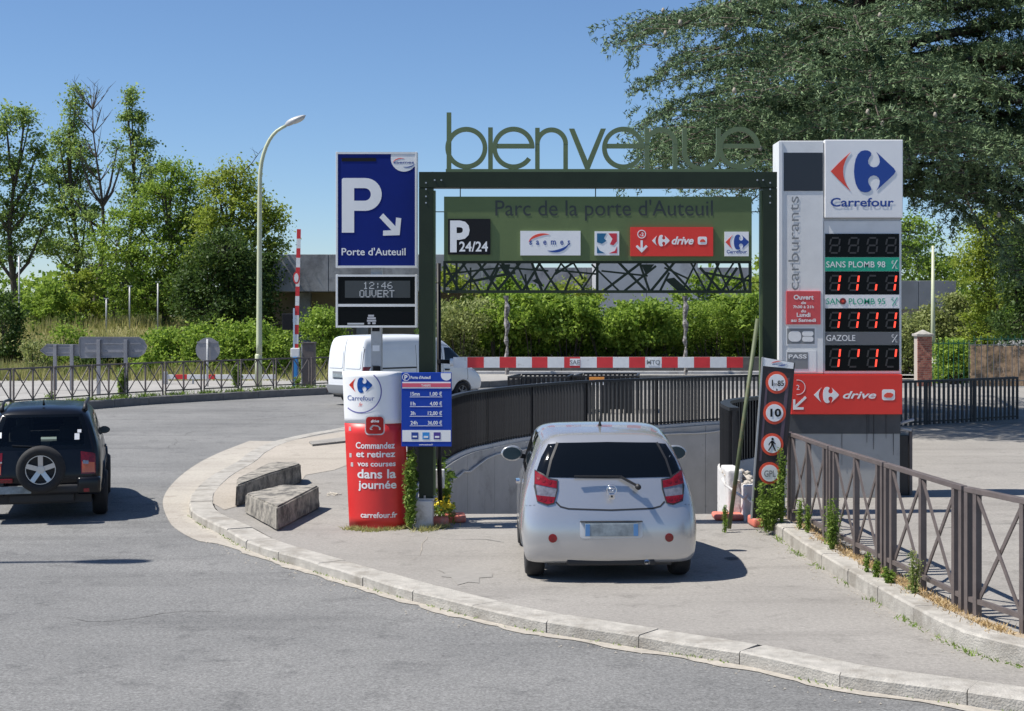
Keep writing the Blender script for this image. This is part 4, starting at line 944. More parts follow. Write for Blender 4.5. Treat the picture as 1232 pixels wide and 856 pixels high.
def lump(C, a=.18, s=1.7):
    return 1+a*(np.sin(C[:,0]*s+1.3)+np.sin(C[:,1]*s*1.1+C[:,2]*.7)+np.sin(C[:,2]*s*1.6+C[:,0]*.5))/1.6
def foliage_blob(c, r, n, size, shell=.6):
    d = unit(rng.normal(size=(n,3))); k = rng.uniform(shell**3,1,n)**(1/3); P = d*k[:,None]*np.array(r)
    P = P*lump(P+np.array(c))[:,None]; return P+np.array(c)
def clumps(c, r, n, per, cr, shell=.35):
    K = foliage_blob(c, r, n, 0, shell)
    s = cr*rng.uniform(.5,1.35,n)[:,None,None]
    P = K[:,None,:]+rng.normal(size=(n,per,3))*s*np.array([1,1,.55])
    return K, P.reshape(-1,3)
def tree(name, px, Y, base, blobs, m, label, leaf=.17, ncl=26, per=60, cr=.42, tr=.16, group=None, tb=None, bare=0, top=None, dens=1., z0=None):
    X = PX(px,Y); zb = z0 if z0 is not None else (hgt(X,Y)-.1 if X < -6 else .1); u = Y/F
    t = thing(name, (X,Y,zb), label, 'tree', group); tk = MB(); br = MB()
    B = [(PX(b[0],Y), Y+(b[4]*u if len(b) > 4 else random.uniform(-.4,.4)*b[2]*u), PZ(b[1],Y), b[2]*u, b[3]*u) for b in blobs]
    ztop = PZ(top,Y) if top else max(b[2] for b in B); xt = max(B, key=lambda b: b[2])[0] if not top else PX(px,Y)
    n = 9; tp = []
    for i in range(n+1):
        k = i/n; tp.append(Vector((X+(xt-X)*k*k+.30*math.sin(k*6+px)*(1 if i else 0), Y+.2*math.cos(k*6+px), zb+(ztop-zb)*k)))
    part('trunk', MB().tube(tp, [tr*.8*(1-.95*(i/n)**.7)+.012 for i in range(n+1)], 8), tb or bark, t, True)
    allP = []
    for b in B:
        c = Vector(b[:3]); k = max(.15, min(.9, (c.z-b[4]*.9-zb)/(ztop-zb)*.8)); s = tp[min(n,int(k*n))]
        mid = s.lerp(c,.5)+Vector((0,0,-.15*(c-s).length)); 
        if (c-s).length > .3: br.tube([s,s.lerp(mid,.5),mid,mid.lerp(c,.5),c], [tr*.42,tr*.36,tr*.3,tr*.22,tr*.15], 6)
        vol = b[3]*b[4]; nc = max(8,int(1.7*ncl*max(.5,vol**.75)*dens)); K, P = clumps(b[:3], (b[3]*1.12,b[3],b[4]*1.12), nc, int(per*1.15), cr*.82)
        allP.append(P)
        for q in K[::2]:
            q = Vector(q); o = c.lerp(q,.12); br.tube([o,o.lerp(q,.5)+Vector((0,0,-.08)),q], [tr*.13,tr*.09,.008], 4, False)
    for i in range(bare):
        s = tp[random.randint(2,n)]; a = random.uniform(0,6.28); L = random.uniform(.9,2.2); e = s+Vector((math.cos(a)*L*.7,math.sin(a)*L*.5,L*.8))
        br.tube([s,s.lerp(e,.5)+Vector((0,0,-.1)),e], [.035,.022,.006], 5, False)
        for j in range(4):
            f = s.lerp(e,random.uniform(.3,.95)); g = f+Vector((random.uniform(-.5,.5),random.uniform(-.4,.4),random.uniform(.15,.6))); br.tube([f,g],[.014,.004],4,False)
    part('branches', br, tb or bark, t, True)
    P = np.concatenate(allP); quads_mesh('crown', leaves(P, leaf*.82, .6, up=.8), 4, m, t); return t

GL = None
tree('sparse_tree', 14, 82, 0, [(8,150,16,22),(30,140,14,14),(45,180,14,20),(14,200,22,26),(42,225,18,22),(12,255,26,26),(50,275,14,20),(18,300,22,18),(-25,180,30,50),(-20,270,34,40)], lf_blu,
     'loose crowned tree at the far left edge of the photograph', leaf=.2, ncl=16, per=42, cr=.36, tr=.3)
tree('poplar', 88, 86, 0, [(92,122,7,16),(84,146,10,14),(72,172,18,18),(98,176,14,16),(64,205,20,24),(96,210,18,22),(72,245,26,26),(104,255,16,22),(62,290,26,22),(92,300,20,20)], lf_blu,
     'tall pointed tree second from the left with a leafy upper spire', leaf=.2, ncl=17, per=44, cr=.36, tr=.26, top=112)
tree('sparse_tree', 118, 80, 0, [(140,178,9,8),(95,185,8,8),(146,200,9,9),(108,258,12,12),(130,285,15,12),(86,235,8,10)], lf_blu,
     'nearly bare dark trunked tree with dead twigs between two leafy ones', leaf=.18, ncl=11, per=28, cr=.3, tr=.24, top=132, bare=46)
tree('poplar', 155, 88, 0, [(159,118,5,10),(154,138,9,8),(168,142,7,6),(160,160,12,9),(176,172,12,9),(164,188,15,12),(184,200,12,11),(172,215,20,12),(190,232,18,16),(165,240,20,16)], lf_blu,
     'slender spire topped tree, the tallest of the left group', leaf=.19, ncl=15, per=44, cr=.3, tr=.2, top=110)
tree('broadleaf_tree', 200, 78, 0, [(206,205,14,12),(228,226,18,16),(196,236,20,20),(160,262,26,22),(206,268,28,24),(240,262,20,22),(146,300,32,26),(186,312,34,30),(222,318,30,34),(244,300,22,28),(165,350,40,26),(215,360,40,28)], lf_mid,
     'broad bright green tree in the middle of the left group', leaf=.18, ncl=20, per=56, cr=.42, tr=.28)
tree('broadleaf_tree', 272, 74, 0, [(284,208,14,12),(262,226,18,16),(298,232,18,16),(274,250,26,20),(318,252,20,15),(252,268,18,20),(300,276,26,22),(328,268,14,13),(324,296,18,14),(262,300,26,24),(290,318,24,24)], lf_yel,
     'yellow green tree with a rounded top just left of the lamp post', leaf=.18, ncl=19, per=52, cr=.42, tr=.26, bare=10)
tree('dark_tree', 262, 71, 0, [(276,300,30,26),(250,330,34,30),(292,340,28,34),(256,372,40,24),(300,372,22,22),(225,350,20,30)], lf_drk,
     'dark dense tree under the yellow green crown, before the concrete building', leaf=.17, ncl=24, per=60, cr=.45, tr=.22)
tree('dark_tree', 132, 84, 0, [(120,330,26,16),(150,345,26,20),(96,345,20,14),(205,345,20,20)], lf_drk, 'dark low tree standing on the grass bank below the bare one', leaf=.18, ncl=20, per=50, cr=.45, tr=.2)

def bush(px, py0, py1, rpx, Y, m, label, leaf=.11, n=5000, name='bush', group=None, z0=None, stems=6, deep=None, over=False):
    """leafy shrub whose top is at pixel row py0"""
    X = PX(px,Y); zt = PZ(py0,Y); u = Y/F; zb = z0 if z0 is not None else (hgt(X,Y)-.1 if X < -6.4 and Y > 53 else .1); r = rpx*u; h = zt-zb
    t = thing(name, (X,Y,zb), label, 'bush', group); st = MB(); P = []
    k = max(6, int(n/170)); d = deep or r*.7
    for i in range(k):
        a = random.uniform(0,6.28); q = random.uniform(.15,1)**.6; el = random.uniform(.02,1); w_ = math.sqrt(max(0,1-(max(0,el-.45)/.55)**2))*.92+.08
        if over: el = el**.55; w_ = .95 if el > .5 else .8
        c = np.array((X+math.cos(a)*q*r*w_*.92, Y+math.sin(a)*q*d*w_*((.25+.75*min(1,(el/.6)**2)) if over else 1)+(.9*(1-el) if over else 0), zb+el*h*.93)); s = min(.45,.2*h+.1)*random.uniform(.5,1.2)
        P.append(c+rng.normal(size=(int(n/k),3))*s*np.array([.6,.6,.42]))
        if i % max(1,k//(stems*2)) == 0: st.tube([(X+math.cos(a)*r*.15,Y+math.sin(a)*d*.15,zb-.02),tuple(c*.6+np.array((X,Y,zb))*.4),tuple(c)], [.03,.02,.006], 5, False)
    P = np.concatenate(P); P = P[P[:,2] < zt+(.12 if not over else .22*math.sin(px*1.7))*h]; P = P[P[:,2] > zb]
    part('stems', st, bark, t, True); quads_mesh('foliage', leaves(P, leaf, .62), 4, m, t); return t

bush(60, 338, 0, 38, 74, lf_mid, 'rounded bright shrub on the bank before the first left tree', leaf=.15, n=5200)
bush(100, 318, 0, 26, 76, lf_yel, 'tall leafy shrub between the first two left trees', leaf=.15, n=3600)
bush(8, 350, 0, 26, 60, lf_drk, 'dark shrub with yellow flecks at the left frame edge', leaf=.11, n=6000)
bush(78, 388, 0, 24, 60, lf_hdg, 'low leafy shrub just above the smaller arrow sign', leaf=.11, n=3000)
bush(40, 410, 0, 30, 57, lf_gry, 'pale weedy shrub left of the smaller arrow sign', leaf=.1, n=3200)
bush(135, 415, 0, 40, 58, lf_drk, 'dark undergrowth behind the large arrow sign', leaf=.11, n=4500)
for i, (p, y0, r, lab) in enumerate([(200,398,32,'leafy hedge shrub right of the large arrow sign'),(238,390,28,'hedge shrub above the round sign'),(275,384,32,'hedge shrub between the round sign and the lamp post'),(308,388,26,'hedge shrub directly behind the lamp post foot'),(335,400,20,'hedge shrub left of the grey barrier cabinet'),(388,372,24,'bright hedge shrub above the roof of the white van')]):
    bush(p, y0, 0, r, 57.5 if p < 380 else 60, lf_hdg, lab, leaf=.12, n=7500, name='hedge_shrub', group='hedge shrubs behind the left barriers', deep=1.2)
# ivy on the concrete building corner
for px_, top_, nm in ((322,308,'ivy'),):
    t = thing('ivy', (ux(px_),YB2-3.2,0), 'dark ivy hanging over the left corner of the concrete building' if px_ < 400 else 'ivy and bushes against the concrete wall behind the white van', 'plant')
    X = ux(px_); P = np.stack([X+rng.normal(size=9000)*(.55 if px_ < 400 else 2.6), YB2-3.3+rng.normal(size=9000)*.25, PZ(top_,YB2)-rng.uniform(0,1,9000)**1.3*(PZ(top_,YB2)-.2)],1)
    quads_mesh('foliage', leaves(P, .14, .7), 4, lf_drk, t)
# the long hedge behind the gate, shrub by shrub
k = 0
for p, y0, r, m, lab in [(555,362,40,lf_gry,'pale green shrub of the long hedge just inside the left gate column'),(598,352,42,lf_hdg,'hedge shrub behind the mottled left post'),(640,350,44,lf_hdg,'hedge shrub left of the middle of the gate'),(684,356,44,lf_hdg,'hedge shrub in the middle of the gate opening'),
        (728,368,42,lf_hdg,'lower hedge shrub below the pale concrete block'),(770,362,42,lf_hdg,'hedge shrub left of the right mottled post'),(812,354,42,lf_mid,'hedge shrub behind the right mottled post'),(856,350,44,lf_mid,'hedge shrub left of the leaning pole'),(900,352,40,lf_mid,'hedge shrub behind the right gate column')]:
    bush(p, y0, 0, r, 62.6+random.uniform(-.3,.3), m, lab, leaf=random.uniform(.10,.17), n=11500, name='hedge_shrub', group='shrubs of the long hedge behind the gate', deep=2.2, over=True)
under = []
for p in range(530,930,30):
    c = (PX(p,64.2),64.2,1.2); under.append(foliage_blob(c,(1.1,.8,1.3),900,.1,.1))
t = thing('undergrowth', (PX(720,63.5),63.5,.1), 'undergrowth at the foot of the long hedge, its shade put into dark leaves', 'bush'); quads_mesh('foliage', leaves(np.concatenate(under), .15, .7), 4, lf_drk, t)  # dark leaf colour stands in for the shade under the hedge
for p, y1, lab in ((609.5,447,'left mottled thin post before the long hedge'),(824.5,431,'right mottled ivy wrapped post before the long hedge')):
    X = PX(p,59.3); mb = MB(); pts = [(X+.03*math.sin(i*1.7),59.3,.1+i*(PZ(356,59.3)-.1)/14) for i in range(15)]
    o = part('ivy_post', mb.tube(pts, [.07+.035*math.sin(i*2.3)+(.03 if i > 7 else 0) for i in range(15)], 7), mat('mottled_bark',(.30,.28,.27),.9,var=.5,vscale=7,dirt=(.07,.06,.05),dscale=8,dth=.5), None); tag(o, lab, 'post')
# right hand vegetation
for p, y0, r, Y, m, lab in [(1088,378,26,60,lf_gry,'pale grey green shrub right beside the fuel totem'),(1118,368,26,62,lf_gry,'grey green shrub behind the brick pillar'),(1150,352,26,62,lf_gry,'rounded shrub between brick pillar and wooden fence'),(1178,362,24,60,lf_yel,'bright yellow green shrub above the wooden fence')]:
    bush(p, y0, 0, r, Y, m, lab, leaf=.12, n=6000, name='garden_shrub', group='shrubs beyond the right fences')
bush(1148, 412, 0, 22, 52.5, lf_hdg, 'vivid green shrub behind the green railing', leaf=.11, n=5000, deep=.8)
tree('garden_tree', 1192, 60, 0, [(1188,285,24,22),(1205,262,18,16),(1180,318,26,22),(1214,322,26,28),(1190,348,24,20),(1230,300,20,30)], lf_yel, 'bright yellow green tree at the right edge under the cedar', leaf=.15, ncl=30, per=60, cr=.38, tr=.16)
tree('dark_garden_tree', 1232, 55, 0, [(1228,300,22,22),(1232,340,28,30),(1225,385,26,28),(1255,340,30,50)], lf_drk, 'dark bushy conifer at the far right edge behind the wooden fence', leaf=.13, ncl=34, per=60, cr=.35, tr=.16)
tree('pale_tree', 1070, 95, 0, [(1096,280,24,20),(1060,300,40,30),(1110,320,34,22),(1140,330,20,20)], lf_mid, 'pale distant tree seen under the cedar right of the totem', leaf=.25, ncl=12, per=50, cr=.55, tr=.2)
for i, (p, y0, r) in enumerate([(545,330,30),(610,340,40),(690,338,36),(860,330,50),(930,320,40)]):
    bush(p, y0-14, 0, r*1.15, 70, lf_yel if i % 2 == 0 else lf_hdg, ['light shrub before the concrete building at the left column','leafy shrub seen low through the lattice centre left','bright shrub left of the pale concrete block','wide leafy shrub right of the pale concrete block','shrub behind the right gate column top'][i], leaf=.16, n=5000, name='background_shrub', deep=1.0, z0=.1)

# far off wood closing the view
P = []
for i in range(150):
    x = -95+170*i/150+random.uniform(-2,2); P.append(foliage_blob((x,150+random.uniform(-6,6),2.2+random.uniform(-1,2.2)),(3.2,3,3.6+random.uniform(-1,1.2)),420,.1,.3))
P = np.concatenate(P); P = P[P[:,2] > .1]; o = quads_mesh('distant_wood', leaves(P, .55, .7), 4, lf_mid, None, 'stuff'); tag(o, 'far off line of trees closing the view behind everything', 'trees')
# ------------------------------------------------------------------ the cedar
CY, CX = 37., 9.0
ced = thing('cedar_tree', (CX,CY,.13), 'huge dark cedar with layered drooping limbs over the fuel totem', 'tree')
tp = [(CX+.25*math.sin(i*.7),CY+.2*math.cos(i),.1+i*1.75) for i in range(10)]
part('trunk', MB().tube(tp, [.62-.055*i for i in range(10)], 12), bark, ced, True)
LB = MB(); TUFT = []; TD = []; cones = []
def limb(z0, az, L, rise, droop, wid=.34, dens=1.):
    ph = random.uniform(0,6)
    d = np.array((math.cos(az), math.sin(az), 0)); s_ = np.array((-d[1], d[0], 0)); pts = []
    n = max(6,int(L/.55))
    for i in range(n+1):
        k = i/n; pts.append(np.array((CX,CY,z0))+d*L*k+np.array((0,0,rise*math.sin(k*1.9)-droop*k**2.6))+s_*.35*math.sin(k*4+z0)*k)
    LB.tube([tuple(p) for p in pts], [max(.01,.11*(L/8)*(1-.95*i/n)) for i in range(n+1)], 6, False)
    step = .15/dens; m = int(L/step)
    for j in range(int(m*.14), m+1):
        k = j/m; i = min(n-1,int(k*n)); f = k*n-i; P = pts[i]*(1-f)+pts[i+1]*f
        sp = L*wid*math.sin(min(1,(1-k)*1.7+.12)*1.57)*(.45+.6*min(1,k*2.2)); sp = min(sp, 2.1)
        for sd in (-1,1):
            if math.sin(j*.45+ph+sd)+.5*math.sin(j*1.13+ph*2) < -.38: continue
            sl = sp*random.uniform(.55,1.1); fw = random.uniform(.35,.75); dd = s_*sd+d*fw; dd = dd/np.linalg.norm(dd)
            q = max(2,int(sl/.11)); dr = random.uniform(.12,.32); E = None
            for r_ in range(q+1):
                kk = r_/q; Q = P+dd*sl*kk+np.array((0,0,.10*sl*math.sin(kk*2)-dr*sl*kk**2)); TUFT.append(Q+rng.normal(size=3)*.03); TD.append(dd*.5+np.array((0,0,.25-.8*kk*dr*3)))
                if r_ == q: E = Q
            if j % 2 == 0: LB.tube([tuple(P),tuple(P+dd*sl*.5+np.array((0,0,.05*sl))),tuple(E)], [.018,.012,.004], 3, False)
            if random.random() < .32:              # hanging spray
                hl = random.uniform(.25,.8)
                for r_ in range(int(hl/.1)): TUFT.append(E+np.array((0,0,-r_*.1))+rng.normal(size=3)*.03); TD.append(dd*.3+np.array((0,0,-.7)))
            if random.random() < .02 and k > .3: cones.append(P+dd*sl*random.uniform(.2,.8)+np.array((0,0,.12)))
pi = math.pi
# limbs read from the photograph: (height of origin, azimuth, length, rise, droop)
for a in [(9.3,pi*1.0,6.40,1.1,.9),(8.9,pi*1.08,5.56,.9,1.3),(8.6,pi*.93,5.95,.8,.9),(7.9,pi*1.02,5.80,.9,1.5),(7.2,pi*1.12,5.63,.9,1.5),(7.6,pi*.9,5.39,.8,1.3),(6.6,pi*1.05,4.72,.7,1.1),(6.9,pi*.97,4.31,.7,1.1),
          (10.2,pi*1.1,4.59,1.1,1.0),(10.4,pi*.98,3.10,1.0,.5),(10.9,pi*1.2,3.66,1.0,.8),(11.6,pi*1.02,2.10,.9,.4),(12.3,pi*1.15,2.31,.8,.5),
          (9.6,pi*1.22,5.94,1.0,1.8),(8.4,pi*1.28,5.99,.9,2.0),(7.4,pi*1.22,5.74,.8,1.9),(6.6,pi*1.32,6.48,.6,1.7),(6.2,pi*1.18,4.00,.5,1.6),
          (9.0,pi*1.42,8.43,.9,2.0),(7.8,pi*1.5,8.10,.7,2.2),(10.6,pi*1.5,7.30,.9,1.3),(9.6,pi*1.6,9.09,.9,1.8),(8.3,pi*1.68,9.32,.7,2.0),(10.8,pi*1.75,9.04,.9,1.2),
          (6.6,pi*1.55,6.80,.3,2.6),(6.0,pi*1.47,5.12,.2,2.4),(5.6,pi*1.62,5.80,.1,2.4),(6.9,pi*1.72,8.11,.4,2.4),
          (9.2,pi*1.85,8.69,.9,1.5),(7.8,pi*1.92,8.44,.6,1.9),(10.4,pi*1.95,7.88,.9,1.0),(11.8,pi*1.6,4.99,.7,.7),(12.4,pi*1.4,3.21,.8,.5),(13.2,pi*1.8,4.94,.7,.4),(13.5,pi*1.1,0.99,.7,.3),(14.5,pi*1.5,2.20,.5,.2)]:
    limb(*a)
for a in [(6.9,pi*1.62,8.10,.4,3.4),(7.6,pi*1.7,8.50,.6,3.0),(8.2,pi*1.78,8.20,.8,2.4),(9.8,pi*1.82,8.80,.9,1.6),(11.2,pi*1.88,8.00,.9,1.0),(12.6,pi*1.9,6.50,.8,.8),(7.0,pi*1.9,7.60,.4,2.6),(8.8,pi*1.97,8.80,.8,1.8),(10.6,pi*2.03,8.50,.8,1.2),(12.0,pi*1.78,6.00,.8,.8),(13.8,pi*1.95,5.00,.7,.5),(6.3,pi*1.76,5.20,.3,2.9)]: limb(*a)
for a in [(7.4,pi*1.84,8.2,.5,2.8),(6.7,pi*1.82,7.0,.3,3.0),(8.0,pi*1.93,9.4,.7,2.4),(7.4,pi*1.30,9.3,.7,2.2),(8.3,pi*1.36,9.6,.8,2.2),(9.2,pi*1.27,9.4,.9,1.9),(6.6,pi*1.38,8.6,.5,2.0),(7.9,pi*1.44,9.4,.7,2.2),(7.0,pi*1.24,8.2,.5,2.0),(9.0,pi*2.02,9.0,.8,2.0),(6.1,pi*1.70,5.6,.2,3.0),(5.7,pi*1.66,6.4,.3,2.8),(9.9,pi*1.90,8.4,.9,1.6),(8.5,pi*1.88,8.8,.8,2.2),(11.4,pi*1.98,7.4,.8,1.0),(12.8,pi*1.7,5.4,.8,.7),(13.4,pi*1.95,5.6,.8,.6)]: limb(*a)
for a in [(6.9,pi*1.30,8.8,.2,1.3),(7.1,pi*1.34,9.4,.3,1.6),(6.8,pi*1.38,9.2,.2,1.5),(7.2,pi*1.42,9.0,.3,1.7),(6.9,pi*1.47,8.6,.2,1.6),(7.0,pi*1.26,8.0,.2,1.2),(6.7,pi*1.52,7.6,.2,1.4),(6.8,pi*1.80,7.0,.2,2.6),(7.2,pi*1.86,8.2,.3,2.7),(7.9,pi*1.9,8.8,.5,2.3),(8.8,pi*1.86,9.2,.7,1.9),(9.4,pi*1.93,9.2,.8,1.7),(6.4,pi*1.84,5.4,.1,2.5)]: limb(*a)
for i in range(16):                       # the far side
    z = 6+i*.55; limb(z, random.uniform(.05,.9)*pi, 7.5-(i*.3), .8, 1.3, dens=.55)
part('limbs', LB, bark, ced, True)
T = np.array(TUFT); Dn = np.array(TD); nt_ = len(T); per = 8
T2 = np.repeat(T, per, 0)+rng.normal(size=(nt_*per,3))*.035; D2 = unit(np.repeat(Dn, per, 0)+rng.normal(size=(nt_*per,3))*.55+np.array((0,0,.25)))*rng.uniform(.07,.16,nt_*per)[:,None]
quads_mesh('crown', blades(T2-D2*.3, D2, .032), 3, lf_ced, ced)
print('cedar tufts', nt_)
mb = MB()
for c in cones:
    if c[1] < CY+1: mb.tube([tuple(c-np.array((0,0,.03))),tuple(c+np.array((0,0,.02))),tuple(c+np.array((0,0,.08)))], [.025,.045,.02], 6)
part('cones', mb, mat('cedar_cone',(.30,.27,.22),.8), ced, True, kind='stuff')
# ------------------------------------------------------------------ vehicles
silver = mat('silver_paint', (.50,.50,.505), .25, .62, coat=.7, var=.03, vscale=2)
blackp = mat('black_paint', (.004,.005,.008), .28, 0., spec=.3, coat=.22, var=.3, vscale=2)
vanw = mat('van_white_paint', (.74,.76,.78), .35, 0., coat=.5, var=.03, vscale=2)
glass_d = mat('tinted_glass', (.003,.004,.005), .06, spec=.38)
rubber = mat('tyre_rubber', (.016,.016,.017), .8, var=.25, vscale=14)
trim = mat('black_trim', (.018,.018,.02), .55)
lampr = mat('red_lamp', (.19,.004,.008), .2, var=.4, vscale=25, coat=.3)
lampo = mat('orange_lamp', (.65,.14,.03), .15, coat=1.)
lampc = mat('clear_lamp', (.34,.31,.31), .15, .6, var=.35, vscale=22, coat=.6)
alloy = mat('alloy', (.55,.56,.58), .3, .8)
chrome = mat('chrome', (.7,.7,.72), .12, 1.)
plate_m = mat('blurred_plate', (.24,.28,.30), .5, var=.45, vscale=9)
cloth = mat('seat_cloth', (.03,.03,.033), .9)
def see_glass():
    m = bpy.data.materials.new('clear_tinted_glass'); m.use_nodes = True; n = m.node_tree; b = n.nodes['Principled BSDF']
    b.inputs['Base Color'].default_value = (.02,.025,.025,1); b.inputs['Roughness'].default_value = .03
    tr = n.nodes.new('ShaderNodeBsdfTransparent'); tr.inputs[0].default_value = (.62,.68,.66,1)
    mx = n.nodes.new('ShaderNodeMixShader'); fr = n.nodes.new('ShaderNodeFresnel'); fr.inputs[0].default_value = 1.45
    gl = n.nodes.new('ShaderNodeBsdfGlossy'); gl.inputs['Roughness'].default_value = .03
    n.links.new(fr.outputs[0], mx.inputs[0]); n.links.new(tr.outputs[0], mx.inputs[1]); n.links.new(gl.outputs[0], mx.inputs[2])
    n.links.new(mx.outputs[0], n.nodes['Material Output'].inputs[0]); return m
clearg = see_glass()

def box_body(st, fx=(-1,-.55,0,.55,1), bulge=.05, crown=.035, level=3):
    """st: stations from the tail to the nose, each a list of (y, halfwidth, z) rows from sill to roof edge"""
    nj, nk, ni = len(st), len(st[0]), len(fx); vs = []; idx = {}
    def V(i, j, k):
        key = (i,j,k)
        if key in idx: return idx[key]
        y, w_, z = st[j][k]; f = fx[i]; x = f*w_
        if j == 0: y -= bulge*(1-f*f)*(1 if k < nk-1 else .6)
        if j == nj-1: y += bulge*1.6*(1-f*f)
        if k == nk-1: z += crown*(1-f*f)
        idx[key] = len(vs); vs.append((x,y,z)); return idx[key]
    fs = []
    for i in range(ni-1):
        for k in range(nk-1):
            fs.append((V(i,0,k),V(i+1,0,k),V(i+1,0,k+1),V(i,0,k+1))); fs.append((V(i,nj-1,k),V(i,nj-1,k+1),V(i+1,nj-1,k+1),V(i+1,nj-1,k)))
        for j in range(nj-1):
            fs.append((V(i,j,0),V(i,j+1,0),V(i+1,j+1,0),V(i+1,j,0))); fs.append((V(i,j,nk-1),V(i+1,j,nk-1),V(i+1,j+1,nk-1),V(i,j+1,nk-1)))
    for j in range(nj-1):
        for k in range(nk-1):
            fs.append((V(0,j,k),V(0,j,k+1),V(0,j+1,k+1),V(0,j+1,k))); fs.append((V(ni-1,j,k),V(ni-1,j+1,k),V(ni-1,j+1,k+1),V(ni-1,j,k+1)))
    me = bpy.data.meshes.new('body'); me.from_pydata(vs, [], fs); me.update()
    bm = bmesh.new(); bm.from_mesh(me); bmesh.ops.recalc_face_normals(bm, faces=bm.faces[:]); bm.to_mesh(me); bm.free()
    o = bpy.data.objects.new('body', me); COL.objects.link(o); s = o.modifiers.new('s','SUBSURF'); s.levels = level; s.render_levels = level
    return o
def bake(o):
    dg = bpy.context.evaluated_depsgraph_get(); dg.update(); me = bpy.data.meshes.new_from_object(o.evaluated_get(dg)); me.name = 'body'
    bpy.data.objects.remove(o); return me
def arches(o, wheels, r, wdt=.34):
    tmp = []
    for (x, y, z) in wheels:
        s = 1 if x > 0 else -1; mb = MB().tube([(x-s*.26,y,z),(x+s*.4,y,z)], r, 40)
        me = mb.mesh('cut'); bm = bmesh.new(); bm.from_mesh(me); bmesh.ops.recalc_face_normals(bm, faces=bm.faces[:]); bm.to_mesh(me); bm.free()
        c = bpy.data.objects.new('cut', me); COL.objects.link(c); tmp.append(c)
        b = o.modifiers.new('b','BOOLEAN'); b.operation = 'DIFFERENCE'; b.object = c; b.solver = 'EXACT'
    me = bake(o)
    for c in tmp: bpy.data.objects.remove(c)
    return me
def finish_body(me, m, t, cuts=()):
    bm = bmesh.new(); bm.from_mesh(me)
    for poly, ax, sgn in cuts:             # ax: 'y' seen from behind/front, 'x' seen from the side
        c = sum((Vector((p[0],p[1],0)) for p in poly), Vector())/len(poly)
        def pr(v): return (v.x, v.z) if ax == 'y' else (v.y, v.z)
        def ok(f):
            q = f.calc_center_median(); return (f.normal.y*sgn > .12 and (abs(q.y-finish_body.y0[sgn]) < 1.3) and q.z > .7) if ax == 'y' else (f.normal.x*sgn > .3)
        for i in range(len(poly)):
            a, b = poly[i], poly[(i+1) % len(poly)]; nx_, nz_ = -(b[1]-a[1]), b[0]-a[0]
            co = (a[0],0,a[1]) if ax == 'y' else (0,a[0],a[1]); no = (nx_,0,nz_) if ax == 'y' else (0,nx_,nz_)
            F_ = [f for f in bm.faces if ok(f)]; E_ = {e for f in F_ for e in f.edges}; V_ = {v for f in F_ for v in f.verts}
            bmesh.ops.bisect_plane(bm, geom=list(V_)+list(E_)+F_, plane_co=co, plane_no=Vector(no).normalized())
        def inside(q):
            s = None
            for i in range(len(poly)):
                a, b = poly[i], poly[(i+1) % len(poly)]; cr = (b[0]-a[0])*(q[1]-a[1])-(b[1]-a[1])*(q[0]-a[0])
                if s is None: s = cr > 0
                elif (cr > 0) != s: return False
            return True
        D = [f for f in bm.faces if ok(f) and inside(pr(f.calc_center_median()))]; bmesh.ops.delete(bm, geom=D, context='FACES')
    bm.to_mesh(me); bm.free(); me.polygons.foreach_set('use_smooth', [True]*len(me.polygons))
    try: me.set_sharp_from_angle(angle=R(38))
    except Exception: pass
    me.materials.clear(); me.materials.append(m); return link('body', me, None, t, world=False)
finish_body.y0 = {-1: .3, 1: 2.6}
def patch(name, poly, bvh, ax, sgn, m, parent, off=.004, grid=.05, smooth=True, depth=.012):
    """a sheet cut to the outline poly and laid on the body, seen along ax from side sgn"""
    P = [Vector((p[0],p[1],0)) for p in poly]; bm = bmesh.new(); vv = [bm.verts.new(p) for p in P]
    for t_ in tessellate_polygon([P]): 
        try: bm.faces.new([vv[i] for i in t_])
        except ValueError: pass
    bmesh.ops.recalc_face_normals(bm, faces=bm.faces[:])
    for c, lo, hi in ((0,min(p.x for p in P),max(p.x for p in P)),(1,min(p.y for p in P),max(p.y for p in P))):
        k = math.ceil(lo/grid)*grid
        while k < hi:
            bmesh.ops.bisect_plane(bm, geom=bm.verts[:]+bm.edges[:]+bm.faces[:], plane_co=(k,0,0) if c == 0 else (0,k,0), plane_no=(1,0,0) if c == 0 else (0,1,0)); k += grid
    bmesh.ops.remove_doubles(bm, verts=bm.verts[:], dist=.0004)
    last = None
    for v in bm.verts:
        u, z = v.co.x, v.co.y
        for du in (0,.015,-.015,.03,-.03,.06,-.06):
            uu = u+du
            o = Vector((uu, -9 if sgn < 0 else 14, z)) if ax == 'y' else Vector((-9 if sgn < 0 else 9, uu, z)); d = Vector((0,-sgn,0)) if ax == 'y' else Vector((-sgn,0,0))
            h = bvh.ray_cast(o, d)
            if h[0] is not None: break
        if h[0] is None: v.co = (last if last else Vector((0,0,z))); continue
        q = h[0]+h[1]*off
        if ax == 'y': q.x = u+h[1].x*off
        else: q.y = u+h[1].y*off
        v.co = q; last = q.copy()
    bm.normal_update(); n0 = sum((f.normal for f in bm.faces), Vector())
    want = Vector((0,sgn,0)) if ax == 'y' else Vector((sgn,0,0))
    if n0.dot(want) < 0: bmesh.ops.reverse_faces(bm, faces=bm.faces[:])
    ed = [e for e in bm.edges if e.is_boundary]; r = bmesh.ops.extrude_edge_only(bm, edges=ed); bm.normal_update()
    for g in r['geom']:
        if isinstance(g, bmesh.types.BMVert): g.co -= want*depth
    me = bpy.data.meshes.new(name); bm.to_mesh(me); bm.free()
    if smooth: me.polygons.foreach_set('use_smooth', [True]*len(me.polygons))
    try: me.set_sharp_from_angle(angle=R(40))
    except Exception: pass
    me.materials.append(m); return link(name, me, None, parent, world=False)
